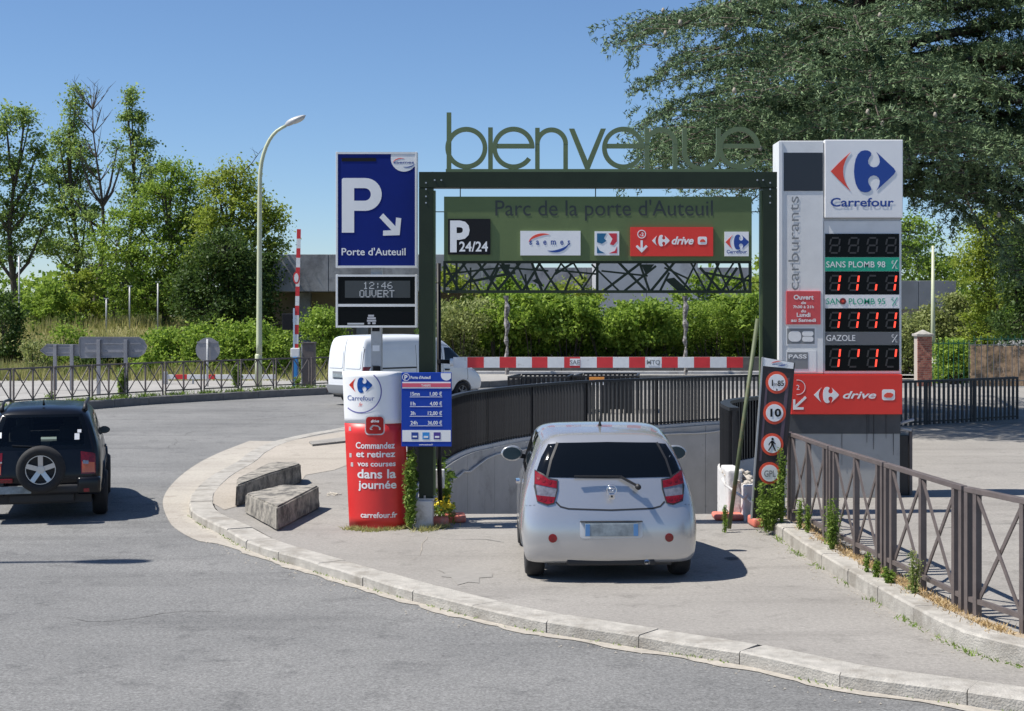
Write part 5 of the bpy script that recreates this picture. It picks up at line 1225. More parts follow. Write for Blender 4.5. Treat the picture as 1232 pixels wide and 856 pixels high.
def line(pts, wd):
    L_ = []; Rr = []
    for i, p in enumerate(pts):
        a = pts[max(0,i-1)]; b = pts[min(len(pts)-1,i+1)]; dx, dz = b[0]-a[0], b[1]-a[1]; l = math.hypot(dx,dz); nx_, nz_ = -dz/l*wd/2, dx/l*wd/2
        L_.append((p[0]+nx_,p[1]+nz_)); Rr.append((p[0]-nx_,p[1]-nz_))
    return L_+Rr[::-1]
def mir(p): return [(-x,z) for x, z in p][::-1]
def wheel(x, y, r, wd, parent, spokes=5, rimm=None):
    s = 1 if x > 0 else -1; rim_m = rimm or alloy
    w_ = bpy.data.objects.new('wheel', None); COL.objects.link(w_); w_.parent = parent; w_.location = (x,y,r); w_.empty_display_size = .1
    mb = MB(); prof = [(-wd/2+.02,r*.62),(-wd/2,r*.72),(-wd/2,r*.9),(-wd/2+.03,r*.985),(-wd*.2,r),(wd*.2,r),(wd/2-.03,r*.985),(wd/2,r*.9),(wd/2,r*.72),(wd/2-.02,r*.62)]
    n = 36; vs = [(a*s,rr*math.cos(2*pi*k/n),rr*math.sin(2*pi*k/n)) for a, rr in prof for k in range(n)]; m_ = len(prof)
    fs = [(j*n+k,j*n+(k+1)%n,((j+1)%m_)*n+(k+1)%n,((j+1)%m_)*n+k) for j in range(m_) for k in range(n)]
    if s < 0: fs = [f[::-1] for f in fs]
    me = MB().add(vs, fs).mesh('tyre', True); bm = bmesh.new(); bm.from_mesh(me); bmesh.ops.recalc_face_normals(bm, faces=bm.faces[:]); bm.to_mesh(me); bm.free(); link('tyre', me, rubber, w_, world=False)
    rm = MB(); xo = s*(wd/2-.03); part('backing', MB().tube([(xo-s*.105,0,0),(xo-s*.085,0,0)], r*.62, 24), trim, w_, world=False); 
    rr = r*.63; vs = []; fs = []
    for k in range(n):
        a = 2*pi*k/n
        for d, q in ((xo-s*.1,rr),(xo,rr),(xo,rr*.93),(xo-s*.1,rr*.9)): vs.append((d,q*math.cos(a),q*math.sin(a)))
    for k in range(n):
        for j in range(4): fs.append((k*4+j,k*4+(j+1)%4,((k+1)%n)*4+(j+1)%4,((k+1)%n)*4+j))
    rm.add(vs, fs)
    for k in range(spokes):
        a = 2*pi*k/spokes+.3
        for da, q in ((0,1),): rm.bar((xo-s*.04,0,0),(xo-s*.012,rr*.95*math.cos(a),rr*.95*math.sin(a)), .07 if spokes <= 5 else .03, .03, (1,0,0))
    rm.tube([(xo-s*.06,0,0),(xo-s*.005,0,0)], r*.16, 16)
    part('rim', rm, rim_m, w_, world=False)
    part('brake_disc', MB().tube([(xo-s*.084,0,0),(xo-s*.075,0,0)], r*.36, 24), trim, w_, world=False); return w_
def mirror(x, y, z, s, t, m, sc=1.):
    mb = MB(); bm = bmesh.new(); bmesh.ops.create_uvsphere(bm, u_segments=20, v_segments=12, radius=1)
    for v in bm.verts: v.co = Vector((x+v.co.x*.105*sc, y+max(-.02,v.co.y*.09)*sc+.0, z+v.co.z*.075*sc*(1-.12*v.co.x*s)))
    mb.bm(bm); sh = part('mirror', mb, m, t, True, world=False)
    P = [(x+.088*sc*math.cos(2*pi*k/20), z+.060*sc*math.sin(2*pi*k/20)) for k in range(20)]
    part('mirror_glass', MB().flat(P, y-.026*sc, .004), mat('mirror_face',(.012,.04,.06),.12,.2,spec=.6), sh, world=False)
    part('mirror_arm', MB().bar((x-s*.08*sc,y+.02,z-.03),(x-s*.19*sc,y+.05,z-.05),.03,.05), trim, t, world=False)

# ---- small silver hatchback entering the car park
car = thing('small_hatchback', (.985,14.45,0), 'small silver two door hatchback driving up to the car park entrance', 'car', rz=R(2.2))
q = [[(.10,.76,.18),(.03,.80,.24),(.01,.80,.55),(.10,.78,.81),(.16,.74,1.02),(.26,.66,1.24),(.44,.56,1.42)],
     [(.22,.87,.17),(.17,.90,.25),(.16,.91,.55),(.24,.865,.81),(.30,.79,1.03),(.42,.71,1.25),(.58,.62,1.445)],
     [(.55,.85,.20),(.50,.89,.31),(.50,.905,.55),(.55,.885,.80),(.58,.83,1.03),(.70,.72,1.26),(.85,.64,1.465)],
     [(1.2,.82,.18),(1.2,.85,.30),(1.2,.86,.54),(1.2,.855,.78),(1.2,.82,1.0),(1.2,.74,1.26),(1.25,.69,1.49)],
     [(1.8,.82,.18),(1.8,.85,.30),(1.8,.855,.54),(1.8,.85,.78),(1.8,.81,1.0),(1.75,.73,1.25),(1.72,.67,1.47)],
     [(2.3,.80,.20),(2.3,.84,.30),(2.3,.855,.52),(2.3,.84,.76),(2.25,.80,.97),(2.12,.70,1.18),(2.0,.62,1.38)],
     [(2.65,.78,.20),(2.65,.82,.30),(2.65,.83,.50),(2.62,.81,.72),(2.58,.76,.88),(2.5,.68,.96),(2.42,.6,1.04)],
     [(2.85,.66,.22),(2.92,.70,.30),(2.94,.70,.48),(2.9,.68,.64),(2.85,.64,.76),(2.8,.56,.82),(2.75,.48,.86)]]
wl = [(.75,.48,.29),(-.75,.48,.29),(.74,2.42,.29),(-.74,2.42,.29)]
me = arches(box_body(q, crown=.02), wl, .335)
bv = BVHTree.FromPolygons([v.co for v in me.vertices],[tuple(p.vertices) for p in me.polygons])
body = finish_body(me, silver, car)
rw_ = [(-.625,1.035),(0,1.03),(.625,1.035),(.58,1.20),(.505,1.36),(0,1.37),(-.505,1.36),(-.58,1.20)]
patch('rear_window', rw_, bv, 'y', -1, glass_d, car, .004)
# tailgate seam and bumper line
patch('seam', line([(-.545,.80),(-.50,.755),(-.42,.735),(0,.722),(.42,.735),(.50,.755),(.545,.80)], .016), bv, 'y', -1, trim, car, .002, depth=.003)
tlL = [(-.74,1.095),(-.66,1.055),(-.61,1.02),(-.525,1.008),(-.53,.92),(-.565,.785),(-.63,.77),(-.725,.80),(-.75,.95)]
for f in (lambda p: p, mir):
    tl = patch('taillight', f(tlL), bv, 'y', -1, lampc, car, .006)
    patch('red_lens', f([(-.735,1.088),(-.66,1.048),(-.61,1.012),(-.53,1.0),(-.534,.93),(-.745,.965)]), bv, 'y', -1, lampr, tl, .012, depth=.004)
    patch('red_lens', f([(-.738,.86),(-.548,.845),(-.568,.79),(-.63,.777),(-.72,.805)]), bv, 'y', -1, lampr, tl, .012, depth=.004)
    cx_ = -.58 if f([(1,0)])[0][0] > 0 else .58
    sx_ = 1 if cx_ > 0 else -1
    for bx, bz in ((.60,.985),(.66,1.0),(.705,1.025),(.60,.82),(.655,.82),(.70,.83)):
        patch('lamp_bulb', [(sx_*bx+.017*math.cos(2*pi*k/10),bz+.017*math.sin(2*pi*k/10)) for k in range(10)], bv, 'y', -1, mat('deep_red_lens',(.16,.002,.006),.3), tl, .015, grid=.3, depth=.003)
    patch('lamp_rim', f(line([(-.745,.95),(-.735,1.095),(-.66,1.058),(-.61,1.022),(-.523,1.01),(-.528,.92),(-.563,.785),(-.63,.77),(-.725,.80),(-.75,.95)], .012)), bv, 'y', -1, trim, tl, .010, depth=.003)
    patch('reflector', [(cx_+.043*math.cos(2*pi*k/18),.45+.043*math.sin(2*pi*k/18)) for k in range(18)], bv, 'y', -1, lampr, car, .008, grid=.3)
    patch('seam', f(line([(-.84,.75),(-.75,.765)], .004)), bv, 'y', -1, trim, car, .002, depth=.003)
pr_ = patch('plate_recess', round_rect(-.31,.31,.45,.62,.03), bv, 'y', -1, mat('plate_recess_silver',(.60,.61,.63),.4,.4), car, .003, depth=.004)  # even pale silver round the number plate
part('number_plate', MB().bbox(-.265,.265,-.058,-.035,.475,.60,.004), plate_m, car, world=False)
[part('plate_band', MB().rect(a,a+.045,.478,.597,-.0605,.002), mat('plate_blue',(.10,.25,.50),.5), car, world=False) for a in (-.262,.217)]; part('plate_lip', MB().bbox(-.31,.31,-.05,-.0,.612,.622,.004), trim, car, world=False)
part('diffuser', MB().bbox(-.44,.44,.02,.5,.17,.235,.02), trim, car, world=False)
part('underbody', MB().box(-.62,.62,.12,2.8,.16,.24), trim, car, world=False)
part('exhaust', MB().tube([(.36,.02,.20),(.36,.3,.2)], .03, 12), chrome, car, True, world=False)
# badge, lock, wiper, aerial
bd_ = MB(); bd_.ring(0,.935,.042,.052,0,360,-.058,.012,24); bd_.ring(0,.94,.016,.022,0,360,-.06,.01,16); bd_.box(-.035,.035,-.06,-.05,.945,.955); part('badge', bd_, chrome, car, True, world=False)
part('handle', MB().bbox(-.03,.03,-.062,-.03,.84,.90,.01), chrome, car, world=False); part('lock', MB().tube([(0,-.068,.87),(0,-.03,.87)], .011, 10), trim, car, world=False)
part('wiper', MB().bar((.27,.03,.96),(.10,.075,1.05),.03,.022).bar((.12,.08,1.05),(-.36,.08,1.055),.022,.016), trim, car, world=False)
part('wiper_hub', MB().tube([(.27,-.02,.955),(.27,.06,.955)], .028, 12), trim, car, True, world=False)
[patch('pillar_trim', ((lambda p: p) if s_ > 0 else mir)(line([(.628,1.035),(.582,1.20),(.507,1.36)], .022)), bv, 'y', -1, trim, car, .0065, depth=.004) for s_ in (-1,1)]
part('aerial', MB().tube([(-.02,.95,1.46),(-.02,.94,1.52),(-.02,.80,1.70)], [.03,.012,.004], 8), trim, car, True, world=False)
for s in (-1,1):
    sg_ = -1 if s < 0 else 1
    patch('side_window', [(.78,1.02),(1.02,1.03),(1.02,1.40),(.92,1.385),(.80,1.2)], bv, 'x', sg_, glass_d, car, .004)
    patch('side_window', [(1.08,1.03),(2.02,1.03),(1.98,1.12),(1.72,1.38),(1.4,1.42),(1.08,1.41)], bv, 'x', sg_, glass_d, car, .004)
    patch('rear_quarter_window', [(s*.63,1.04),(s*.685,1.055),(s*.728,1.085),(s*.675,1.22),(s*.60,1.345),(s*.508,1.355),(s*.584,1.20)] if s > 0 else mir([(.63,1.04),(.685,1.055),(.728,1.085),(.675,1.22),(.60,1.345),(.508,1.355),(.584,1.20)]), bv, 'y', -1, glass_d, car, .004)
    patch('seam', line([(1.05,1.42),(1.05,1.0),(1.03,.6),(1.05,.32),(2.0,.28)], .012), bv, 'x', sg_, trim, car, .002, depth=.003)
    part('door_handle', MB().bbox(*( (-.90,-.85) if s < 0 else (.85,.90)),1.14,1.32,.86,.90,.012), chrome, car, world=False)
    mirror(s*.92, 1.80, 1.12, s, car, silver, 1.15)
for x, y, z in wl: wheel(x*.985, y, .29, .19, car, 5)

# ---- black off-road car with spare wheel
suv = thing('off_road_car', (PX(50,19.3),19.3,-.10), 'black off road car with a tail mounted spare wheel, cut by the left edge', 'car', rz=R(14.5))
q = [[(.20,.66,.40),(.05,.74,.46),(.0,.78,.66),(.06,.76,.90),(.10,.745,1.10),(.20,.68,1.34),(.32,.58,1.58)],
     [(.25,.80,.36),(.14,.85,.46),(.12,.865,.66),(.18,.845,.92),(.22,.81,1.12),(.32,.73,1.38),(.42,.63,1.63)],
     [(.6,.80,.34),(.6,.855,.46),(.6,.87,.68),(.6,.865,.94),(.6,.83,1.13),(.65,.74,1.40),(.7,.655,1.66)],
     [(1.6,.80,.33),(1.6,.84,.46),(1.6,.855,.68),(1.6,.855,.95),(1.6,.825,1.12),(1.6,.745,1.40),(1.6,.66,1.68)],
     [(2.6,.80,.33),(2.6,.84,.46),(2.6,.855,.68),(2.6,.855,.94),(2.6,.82,1.10),(2.5,.73,1.38),(2.35,.65,1.64)],
     [(3.2,.80,.34),(3.2,.85,.46),(3.2,.865,.68),(3.15,.84,.92),(3.1,.79,1.04),(2.95,.72,1.16),(2.85,.66,1.28)],
     [(3.8,.80,.34),(3.8,.85,.46),(3.8,.86,.66),(3.75,.82,.84),(3.7,.75,.96),(3.6,.66,1.0),(3.5,.58,1.04)],
     [(4.1,.68,.36),(4.18,.72,.44),(4.2,.72,.6),(4.15,.70,.78),(4.1,.64,.88),(4.05,.55,.92),(4.0,.46,.95)]]
wl = [(.77,.78,.345),(-.77,.78,.345),(.77,3.25,.345),(-.77,3.25,.345)]
me = arches(box_body(q, crown=.04, bulge=.06), wl, .40)
bv = BVHTree.FromPolygons([v.co for v in me.vertices],[tuple(p.vertices) for p in me.polygons])
rwp = [(-.60,1.12),(.60,1.12),(.585,1.30),(.51,1.53),(-.51,1.53),(-.585,1.30)]
fwp = [(-.58,1.08),(.58,1.08),(.50,1.56),(-.50,1.56)]
patch('rear_window_surround', [(-.69,1.07),(.69,1.07),(.655,1.32),(.57,1.56),(-.57,1.56),(-.655,1.32)], bv, 'y', -1, glass_d, suv, .001, depth=.004).name = 'unused_surround'
sur = bpy.data.objects['unused_surround']; bpy.data.objects.remove(sur)
for P_ in ([(-.69,1.07),(.69,1.07),(.60,1.12),(-.60,1.12)],[(.69,1.07),(.655,1.32),(.57,1.56),(.51,1.53),(.585,1.30),(.60,1.12)],[(.57,1.57),(-.57,1.57),(-.51,1.53),(.51,1.53)],[(-.57,1.56),(-.655,1.32),(-.69,1.07),(-.60,1.12),(-.585,1.30),(-.51,1.53)]):
    patch('window_surround', P_, bv, 'y', -1, glass_d, suv, .003, depth=.004)
patch('rear_window', [(x*1.01,z) for x, z in rwp], bv, 'y', -1, clearg, suv, .001, depth=.001)
patch('windscreen', fwp, bv, 'y', 1, clearg, suv, .001, depth=.001)
sw = [[(.62,1.14),(1.35,1.14),(1.35,1.52),(.80,1.50)],[(1.43,1.14),(2.62,1.12),(2.3,1.45),(2.15,1.54),(1.43,1.54)]]
cuts = [(rwp,'y',-1),(fwp,'y',1)]
for s in (-1,1):
    for P_ in sw: patch('side_window', P_, bv, 'x', s, glass_d if P_ is sw[0] else clearg, suv, .002, depth=.001)
    cuts += [(sw[1],'x',s)]
finish_body.y0 = {-1: .2, 1: 2.8}
finish_body(me, blackp, suv, cuts)
for s in (-1,1):
    T_ = [(.55,1.03),(.72,1.00),(.755,.98),(.765,.80),(.76,.70),(.56,.70)]
    tl = patch('taillight', T_ if s > 0 else mir(T_), bv, 'y', -1, lampr, suv, .008)
    T_ = [(.57,.88),(.745,.86),(.75,.72),(.57,.72)]; patch('amber_lens', T_ if s > 0 else mir(T_), bv, 'y', -1, lampo, tl, .013, depth=.004)
    T_ = [(.58,.90),(.66,.89),(.66,.84),(.58,.85)]; patch('clear_lens', T_ if s > 0 else mir(T_), bv, 'y', -1, lampc, tl, .018, depth=.004)
    T_ = [(.57,.42),(.66,.42),(.66,.47),(.57,.47)]; patch('reflector', T_ if s > 0 else mir(T_), bv, 'y', -1, lampr, suv, .012, depth=.004)
    patch('wheel_arch', [(.78+.47*math.cos(R(a)),.345+.47*math.sin(R(a))) for a in range(0,181,15)]+[(.78+.40*math.cos(R(a)),.345+.40*math.sin(R(a))) for a in range(180,-1,-15)], bv, 'x', s, trim, suv, .03, grid=.1, depth=.03)
    patch('wheel_arch', [(3.25+.47*math.cos(R(a)),.345+.47*math.sin(R(a))) for a in range(0,181,15)]+[(3.25+.40*math.cos(R(a)),.345+.40*math.sin(R(a))) for a in range(180,-1,-15)], bv, 'x', s, trim, suv, .03, grid=.1, depth=.03)
    patch('side_moulding', [(1.25,.60),(2.80,.60),(2.80,.72),(1.25,.72)], bv, 'x', s, trim, suv, .015, depth=.02)
    part('roof_rail', MB().tube([(s*.60,.50,1.62),(s*.60,.62,1.70),(s*.61,1.2,1.725),(s*.60,2.0,1.71),(s*.59,2.2,1.66)], [.04,.028,.02,.02,.025], 8), trim, suv, True, world=False)
    patch('seam', line([(1.39,1.56),(1.39,1.1),(1.38,.7),(1.40,.42)], .012), bv, 'x', s, trim, suv, .002, depth=.003)
    part('door_handle', MB().bbox(*((.86,.89) if s > 0 else (-.89,-.86)),1.46,1.64,.96,1.0,.01), trim, suv, world=False)
    mirror(s*.85, 2.45, 1.16, s, suv, blackp, .8)
    for (z0, z1) in ((.50,.66),): pass
bp_ = part('bumper', MB().bbox(-.82,.82,-.06,.30,.42,.56,.04), trim, suv, True, world=False)
part('bumper_corner', MB().bbox(.50,.84,-.075,.35,.40,.66,.05), blackp, suv, True, world=False); part('bumper_corner', MB().bbox(-.84,-.50,-.075,.35,.40,.66,.05), blackp, suv, True, world=False)
part('reflector', MB().bbox(.60,.68,-.085,-.07,.44,.49,.004), lampr, suv, world=False)
part('number_plate', MB().bbox(-.66,-.14,-.085,-.066,.44,.55,.004), plate_m, suv, world=False)
part('fog_lamp', MB().bbox(-.62,-.40,-.08,-.05,.60,.66,.006), lampr, suv, world=False)
patch('seam', line([(-.72,.64),(-.3,.68),(0,.68),(.5,.64)], .012), bv, 'y', -1, trim, suv, .003, depth=.004)
part('emblem', MB().bbox(-.66,-.55,-.03,.0,.885,.91,.004), chrome, suv, world=False)
part('underbody', MB().box(-.7,.7,.15,4.0,.26,.40), trim, suv, world=False)
part('tow_step', MB().bbox(-.46,.46,.05,.30,.28,.42,.03), trim, suv, world=False)
sp_ = wheel(0, 0, .345, .22, suv, 5); sp_.name = 'spare_wheel'; sp_.rotation_euler = (0,0,R(90)); sp_.location = (.0,-.17,.80)
part('wiper', MB().bar((.16,.0,1.10),(-.42,.045,1.14),.02,.015), trim, suv, world=False)
part('aerial', MB().tube([(0,.55,1.70),(0,.50,1.78)], [.02,.006], 8), trim, suv, True, world=False)
for x in (-.36,.36):
    st_ = part('seat', MB().bbox(x-.24,x+.24,1.75,1.9,.6,1.20,.05), cloth, suv, True, world=False); part('headrest', MB().bbox(x-.13,x+.13,1.72,1.82,1.22,1.42,.04), cloth, st_, True, world=False)
    st_ = part('seat', MB().bbox(x-.3,x+.3,.85,1.0,.6,1.12,.05), cloth, suv, True, world=False); part('headrest', MB().bbox(x-.15,x+.15,.82,.92,1.13,1.36,.05), cloth, st_, True, world=False)
for a, b, c, d in ((.46,.53,1.20,1.29),(.50,.555,1.30,1.345),(-.62,-.57,1.24,1.32)): patch('window_sticker', [(a,c),(b,c),(b,d),(a,d)], bv, 'y', -1, white_s, suv, .006, grid=.2, depth=.001)
for x, y, z in wl: wheel(x*1.06, y, .345, .22, suv, 5)

part('dashboard', MB().bbox(-.62,.62,2.55,2.95,.80,1.02,.04), mat('sunlit_tone_dashboard',(.42,.45,.44),.7), suv, world=False)  # pale greenish tone stands in for daylight seen through the rear window
suv.scale = (.9,.9,.9)
# ---- white van on the far road
van = thing('delivery_van', (PX(414,43.0),43.0,-.10), 'white delivery van driving away on the road behind the parking sign', 'van', rz=R(-47))
q = [[(.04,.84,.36),(.02,.90,.46),(.0,.92,.75),(.0,.92,1.05),(.03,.88,1.45),(.07,.84,1.80),(.16,.74,2.03)],
     [(.2,.88,.34),(.2,.93,.46),(.2,.95,.75),(.2,.95,1.05),(.2,.92,1.45),(.22,.87,1.82),(.26,.78,2.07)],
     [(1.5,.89,.33),(1.5,.93,.45),(1.5,.95,.75),(1.5,.95,1.05),(1.5,.92,1.45),(1.5,.88,1.82),(1.5,.79,2.09)],
     [(2.8,.89,.33),(2.8,.93,.45),(2.8,.95,.75),(2.8,.95,1.05),(2.8,.92,1.45),(2.8,.87,1.80),(2.75,.78,2.08)],
     [(3.5,.89,.33),(3.5,.93,.45),(3.5,.95,.75),(3.5,.95,1.05),(3.48,.90,1.38),(3.35,.82,1.72),(3.2,.72,1.98)],
     [(4.1,.89,.33),(4.1,.93,.45),(4.1,.94,.75),(4.1,.92,1.0),(4.02,.86,1.16),(3.85,.78,1.36),(3.75,.70,1.52)],
     [(4.55,.86,.33),(4.55,.90,.45),(4.58,.90,.70),(4.52,.86,.9),(4.45,.78,1.0),(4.38,.68,1.08),(4.3,.6,1.14)],
     [(4.72,.72,.34),(4.80,.76,.45),(4.82,.76,.62),(4.76,.72,.78),(4.7,.64,.86),(4.65,.55,.92),(4.6,.46,.95)]]
wl = [(.84,.85,.32),(-.84,.85,.32),(.84,3.85,.32),(-.84,3.85,.32)]
me = arches(box_body(q, crown=.03, bulge=.015), wl, .38)
bv = BVHTree.FromPolygons([v.co for v in me.vertices],[tuple(p.vertices) for p in me.polygons])
finish_body(me, vanw, van)
patch('rear_bumper', [(-.93,.34),(.93,.34),(.93,.62),(-.93,.62)], bv, 'y', -1, grey_p, van, .05, depth=.06)
patch('seam', line([(0,.62),(0,1.98)], .02), bv, 'y', -1, trim, van, .002, depth=.003)
for s in (-1,1):
    f = (lambda p: p) if s > 0 else mir
    patch('door_panel', f(round_rect(.06,.78,1.12,1.66,.06)), bv, 'y', -1, vanw, van, .012, depth=.012)
    patch('seam', f(line([(.84,.62),(.84,1.70),(.80,1.76)], .012)), bv, 'y', -1, trim, van, .002, depth=.003)
    patch('taillight', f([(.85,.72),(.93,.72),(.93,1.18),(.86,1.18)]), bv, 'y', -1, lampr, van, .01)
    patch('reflector', f([(.84,.42),(.90,.42),(.90,.48),(.84,.48)]), bv, 'y', -1, lampr, van, .06)
    patch('door_window', [(3.12,1.22),(3.95,1.20),(3.78,1.42),(3.50,1.68),(3.14,1.70)], bv, 'x', s, glass_d, van, .005)
    patch('front_quarter_window', [(4.0,1.19),(4.12,1.16),(3.98,1.30)], bv, 'x', s, glass_d, van, .005)
    patch('side_moulding', [(1.35,.62),(3.35,.62),(3.35,.78),(1.35,.78)], bv, 'x', s, grey_p, van, .015, depth=.015)
    patch('seam', line([(3.03,1.78),(3.03,.5),(3.2,.40)], .014), bv, 'x', s, trim, van, .002, depth=.003)
    patch('seam', line([(3.03,1.78),(3.3,1.76),(3.75,1.45),(4.05,1.18),(4.05,.75),(4.0,.62)], .014), bv, 'x', s, trim, van, .002, depth=.003)
    patch('slide_rail', [(.5,1.10),(2.0,1.10),(2.0,1.145),(.5,1.145)], bv, 'x', s, trim, van, .006, depth=.006)
    patch('seam', line([(2.0,1.8),(2.0,.45)], .012), bv, 'x', s, trim, van, .002, depth=.003)
    patch('side_panel', round_rect(.45,1.9,1.25,1.68,.05), bv, 'x', s, vanw, van, .012, depth=.012)
    patch('side_panel', round_rect(2.1,2.95,1.25,1.68,.05), bv, 'x', s, vanw, van, .012, depth=.012)
    mirror(s*1.07, 3.75, 1.22, s, van, trim, 1.3)
    part('door_handle', MB().bbox(*((.95,.98) if s > 0 else (-.98,-.95)),3.1,3.28,1.0,1.05,.01), trim, van, world=False)
    patch('headlight', f([(.55,.82),(.80,.86),(.86,1.02),(.62,.98)]), bv, 'y', 1, lampc, van, .01)
patch('windscreen', [(-.70,1.25),(.70,1.25),(.62,1.85),(-.62,1.85)], bv, 'y', 1, glass_d, van, .006)
part('number_plate', MB().bbox(-.52,-.02,-.04,-.02,.84,.95,.004), plate_m, van, world=False)
patch('door_recess', [(-.56,.80),(.04,.80),(.04,1.02),(-.56,1.02)], bv, 'y', -1, grey_p, van, .004, depth=.004)
part('underbody', MB().box(-.8,.8,.2,4.6,.24,.36), trim, van, world=False)
for x, y, z in wl: wheel(x, y, .32, .20, van, 6, grey_p)
# ------------------------------------------------------------------ street furniture on the far side
pole_g = mat('pale_green_pole', (.50,.53,.36), .5, var=.08, vscale=3)
lp_ = G(311,466,.125); LX, LY = lp_.x, lp_.y; lu = LY/F; lz = lambda p: PZ(p,LY); lx = lambda p: PX(p,LY)
lamp = thing('street_lamp', (LX,LY,.125), 'tall pale green street lamp with a curved neck behind the left barriers', 'street lamp')
part('base', MB().tube([(LX,LY,.12),(LX,LY,1.2),(LX,LY,1.25)], [.12,.12,.10], 14), pole_g, lamp, True)
neck = [(lx(311.8),LY,1.2),(lx(312),LY,lz(350)),(lx(312.5),LY,lz(235)),(lx(313.5),LY,lz(205)),(lx(317),LY,lz(186)),(lx(324),LY,lz(169)),(lx(333),LY,lz(158)),(lx(344),LY,lz(151.5))]
part('pole', MB().tube([tuple(p) for p in catmull(neck,.4)], [.10-.055*min(1,i/26) for i in range(len(catmull(neck,.4)))], 12), pole_g, lamp, True)
bm = bmesh.new(); bmesh.ops.create_uvsphere(bm, u_segments=20, v_segments=12, radius=1)
cx_, cz_ = lx(355.5), lz(145.5)
for v in bm.verts:
    x, y, z = v.co; x2 = x*.40; z2 = z*(.13 if z > 0 else .07)*(1-.35*x); a = R(27); v.co = Vector((cx_+x2*math.cos(a)-z2*math.sin(a), LY+y*.16*(1+.25*x), cz_+x2*math.sin(a)+z2*math.cos(a)))
hd_ = part('lamp_head', MB().bm(bm), grey_f, lamp, True)
bm = bmesh.new(); bmesh.ops.create_uvsphere(bm, u_segments=18, v_segments=8, radius=1)
for v in bm.verts:
    x, y, z = v.co; x2 = .10+x*.25; z2 = -.03+min(z,.2)*.08; a = R(27); v.co = Vector((cx_+x2*math.cos(a)-z2*math.sin(a), LY+y*.12, cz_+x2*math.sin(a)+z2*math.cos(a)))
part('lens', MB().bm(bm), mat('lamp_glass',(.5,.5,.48),.15,coat=.5), hd_, True)
# its twin outside the frame on the left: only its shadow reaches the road in view
lamp2 = copy_tree(lamp); lamp2.location = (-11.35,15.35,-.10); tag(lamp2, 'twin street lamp beyond the left edge whose shadow crosses the near road', 'street lamp', 'street lamps'); lamp['group'] = 'street lamps'
# second, distant lamp post behind the totem
l2 = thing('lamp_post', (PX(1122.5,54),54,.13), 'pale green pole rising behind the brick pillar on the right', 'post')
part('pole', MB().tube([(PX(1122.5,54),54,.1),(PX(1122.5,54),54,PZ(296,54))], [.10,.05], 10), pole_g, l2, True)
part('base', MB().tube([(PX(1122.5,54),54,.1),(PX(1122.5,54),54,1.0)], .13, 10), pole_g, l2, True)
# thin posts on the bank
for p, top, Y in ((128,360,72),(156,345,74),(190,340,73),(23,308,70)):
    X = PX(p,Y); t = thing('thin_post', (X,Y,hgt(X,Y)-.1), {128:'thin grey post on the grass bank, just right of the bare tree',156:'thin grey post on the grass bank, middle one of the group',190:'thin grey post on the grass bank, rightmost of the group',23:'thin grey green mast beside the far left tree'}[p], 'post', 'thin posts on the grass bank')
    part('pole', MB().tube([(X,Y,hgt(X,Y)-.15),(X,Y,PZ(top,Y))], .045, 6), grey_f, t, True)
    part('cap', MB().box(X-.12,X+.12,Y-.04,Y+.04,PZ(top,Y),PZ(top,Y)+.05), grey_f, t)
X0, X1, YR_ = PX(176,78), PX(212,78), 78.
gr_ = thing('guard_rail', (X0,YR_,hgt(X0,YR_)), 'short pale guard rail behind the hedge on the grass bank', 'guard rail')
part('rail', MB().box(X0,X1,YR_,YR_+.08,PZ(399,YR_),PZ(394.5,YR_)), white_f, gr_)
for k in range(3): x = X0+.2+k*(X1-X0-.4)/2; part('post', MB().box(x-.05,x+.05,YR_+.085,YR_+.18,hgt(x,YR_)-.2,PZ(395,YR_)), grey_f, gr_)

# backs of the direction signs
sgn_b = mat('sign_back_grey', (.27,.27,.29), .55, .2, var=.1, vscale=3, dirt=(.20,.19,.19), dscale=2.5, dth=.6)
def sign_back(name, px0, px1, py0, py1, Y, pts, posts, label, m):
    t = thing(name, (PX((px0+px1)/2,Y),Y,.125), label, 'sign'); P = [(PX(a,Y),PZ(b,Y)) for a, b in pts]
    part('panel', MB().flat(P, Y, .035), m, t)
    rim_ = MB()
    for i in range(len(P)):
        a, b = P[i], P[(i+1)%len(P)]; rim_.bar((a[0],Y-.012,a[1]),(b[0],Y-.012,b[1]),.02,.03,(0,1,0))
    part('rim', rim_, m, t)
    for p, top in posts:
        x = PX(p,Y); part('post', MB().bbox(x-.055,x+.055,Y-.10,Y-.02,.10,PZ(top,Y),.01), sgn_b, t)
    for z in ((py0*.7+py1*.3),(py0*.3+py1*.7)): part('bracket', MB().box(PX(px0+7,Y),PX(px1-7,Y),Y-.018,Y-.001,PZ(z+.7,Y),PZ(z-.7,Y)), sgn_b, t)
    return t
sign_back('direction_sign', 95,177,406,431, 45.2, [(97,405.8),(167,406),(173,409.5),(177,417.5),(174,425),(167,429.6),(97,430.8),(95.5,425),(95.5,409)], ((119.3,409),(152,409)), 'back of the large grey arrow sign pointing right behind the barriers', sgn_b)
sign_back('direction_sign', 48,96,414,429, 47.5, [(48.5,422),(57,414.3),(95.5,415),(96,428.3),(57,428)], ((67,415),(87,415)), 'back of the smaller grey arrow sign pointing left behind the barriers', sgn_b)
rs = thing('road_sign', (PX(250,50),50,.125), 'back of a grey round road sign left of the street lamp', 'sign')
part('disc', MB().flat(circle(PX(250,50),PZ(421,50),14.6*50/F,36), 50, .02), sgn_b, rs); part('bracket', MB().box(PX(237,50),PX(263,50),49.985,49.999,PZ(412.8,50),PZ(411.2,50)), sgn_b, rs)
part('post', MB().tube([(PX(250,50),49.95,.1),(PX(250,50),49.95,PZ(408,50))], .035, 10), grey_f, rs, True)
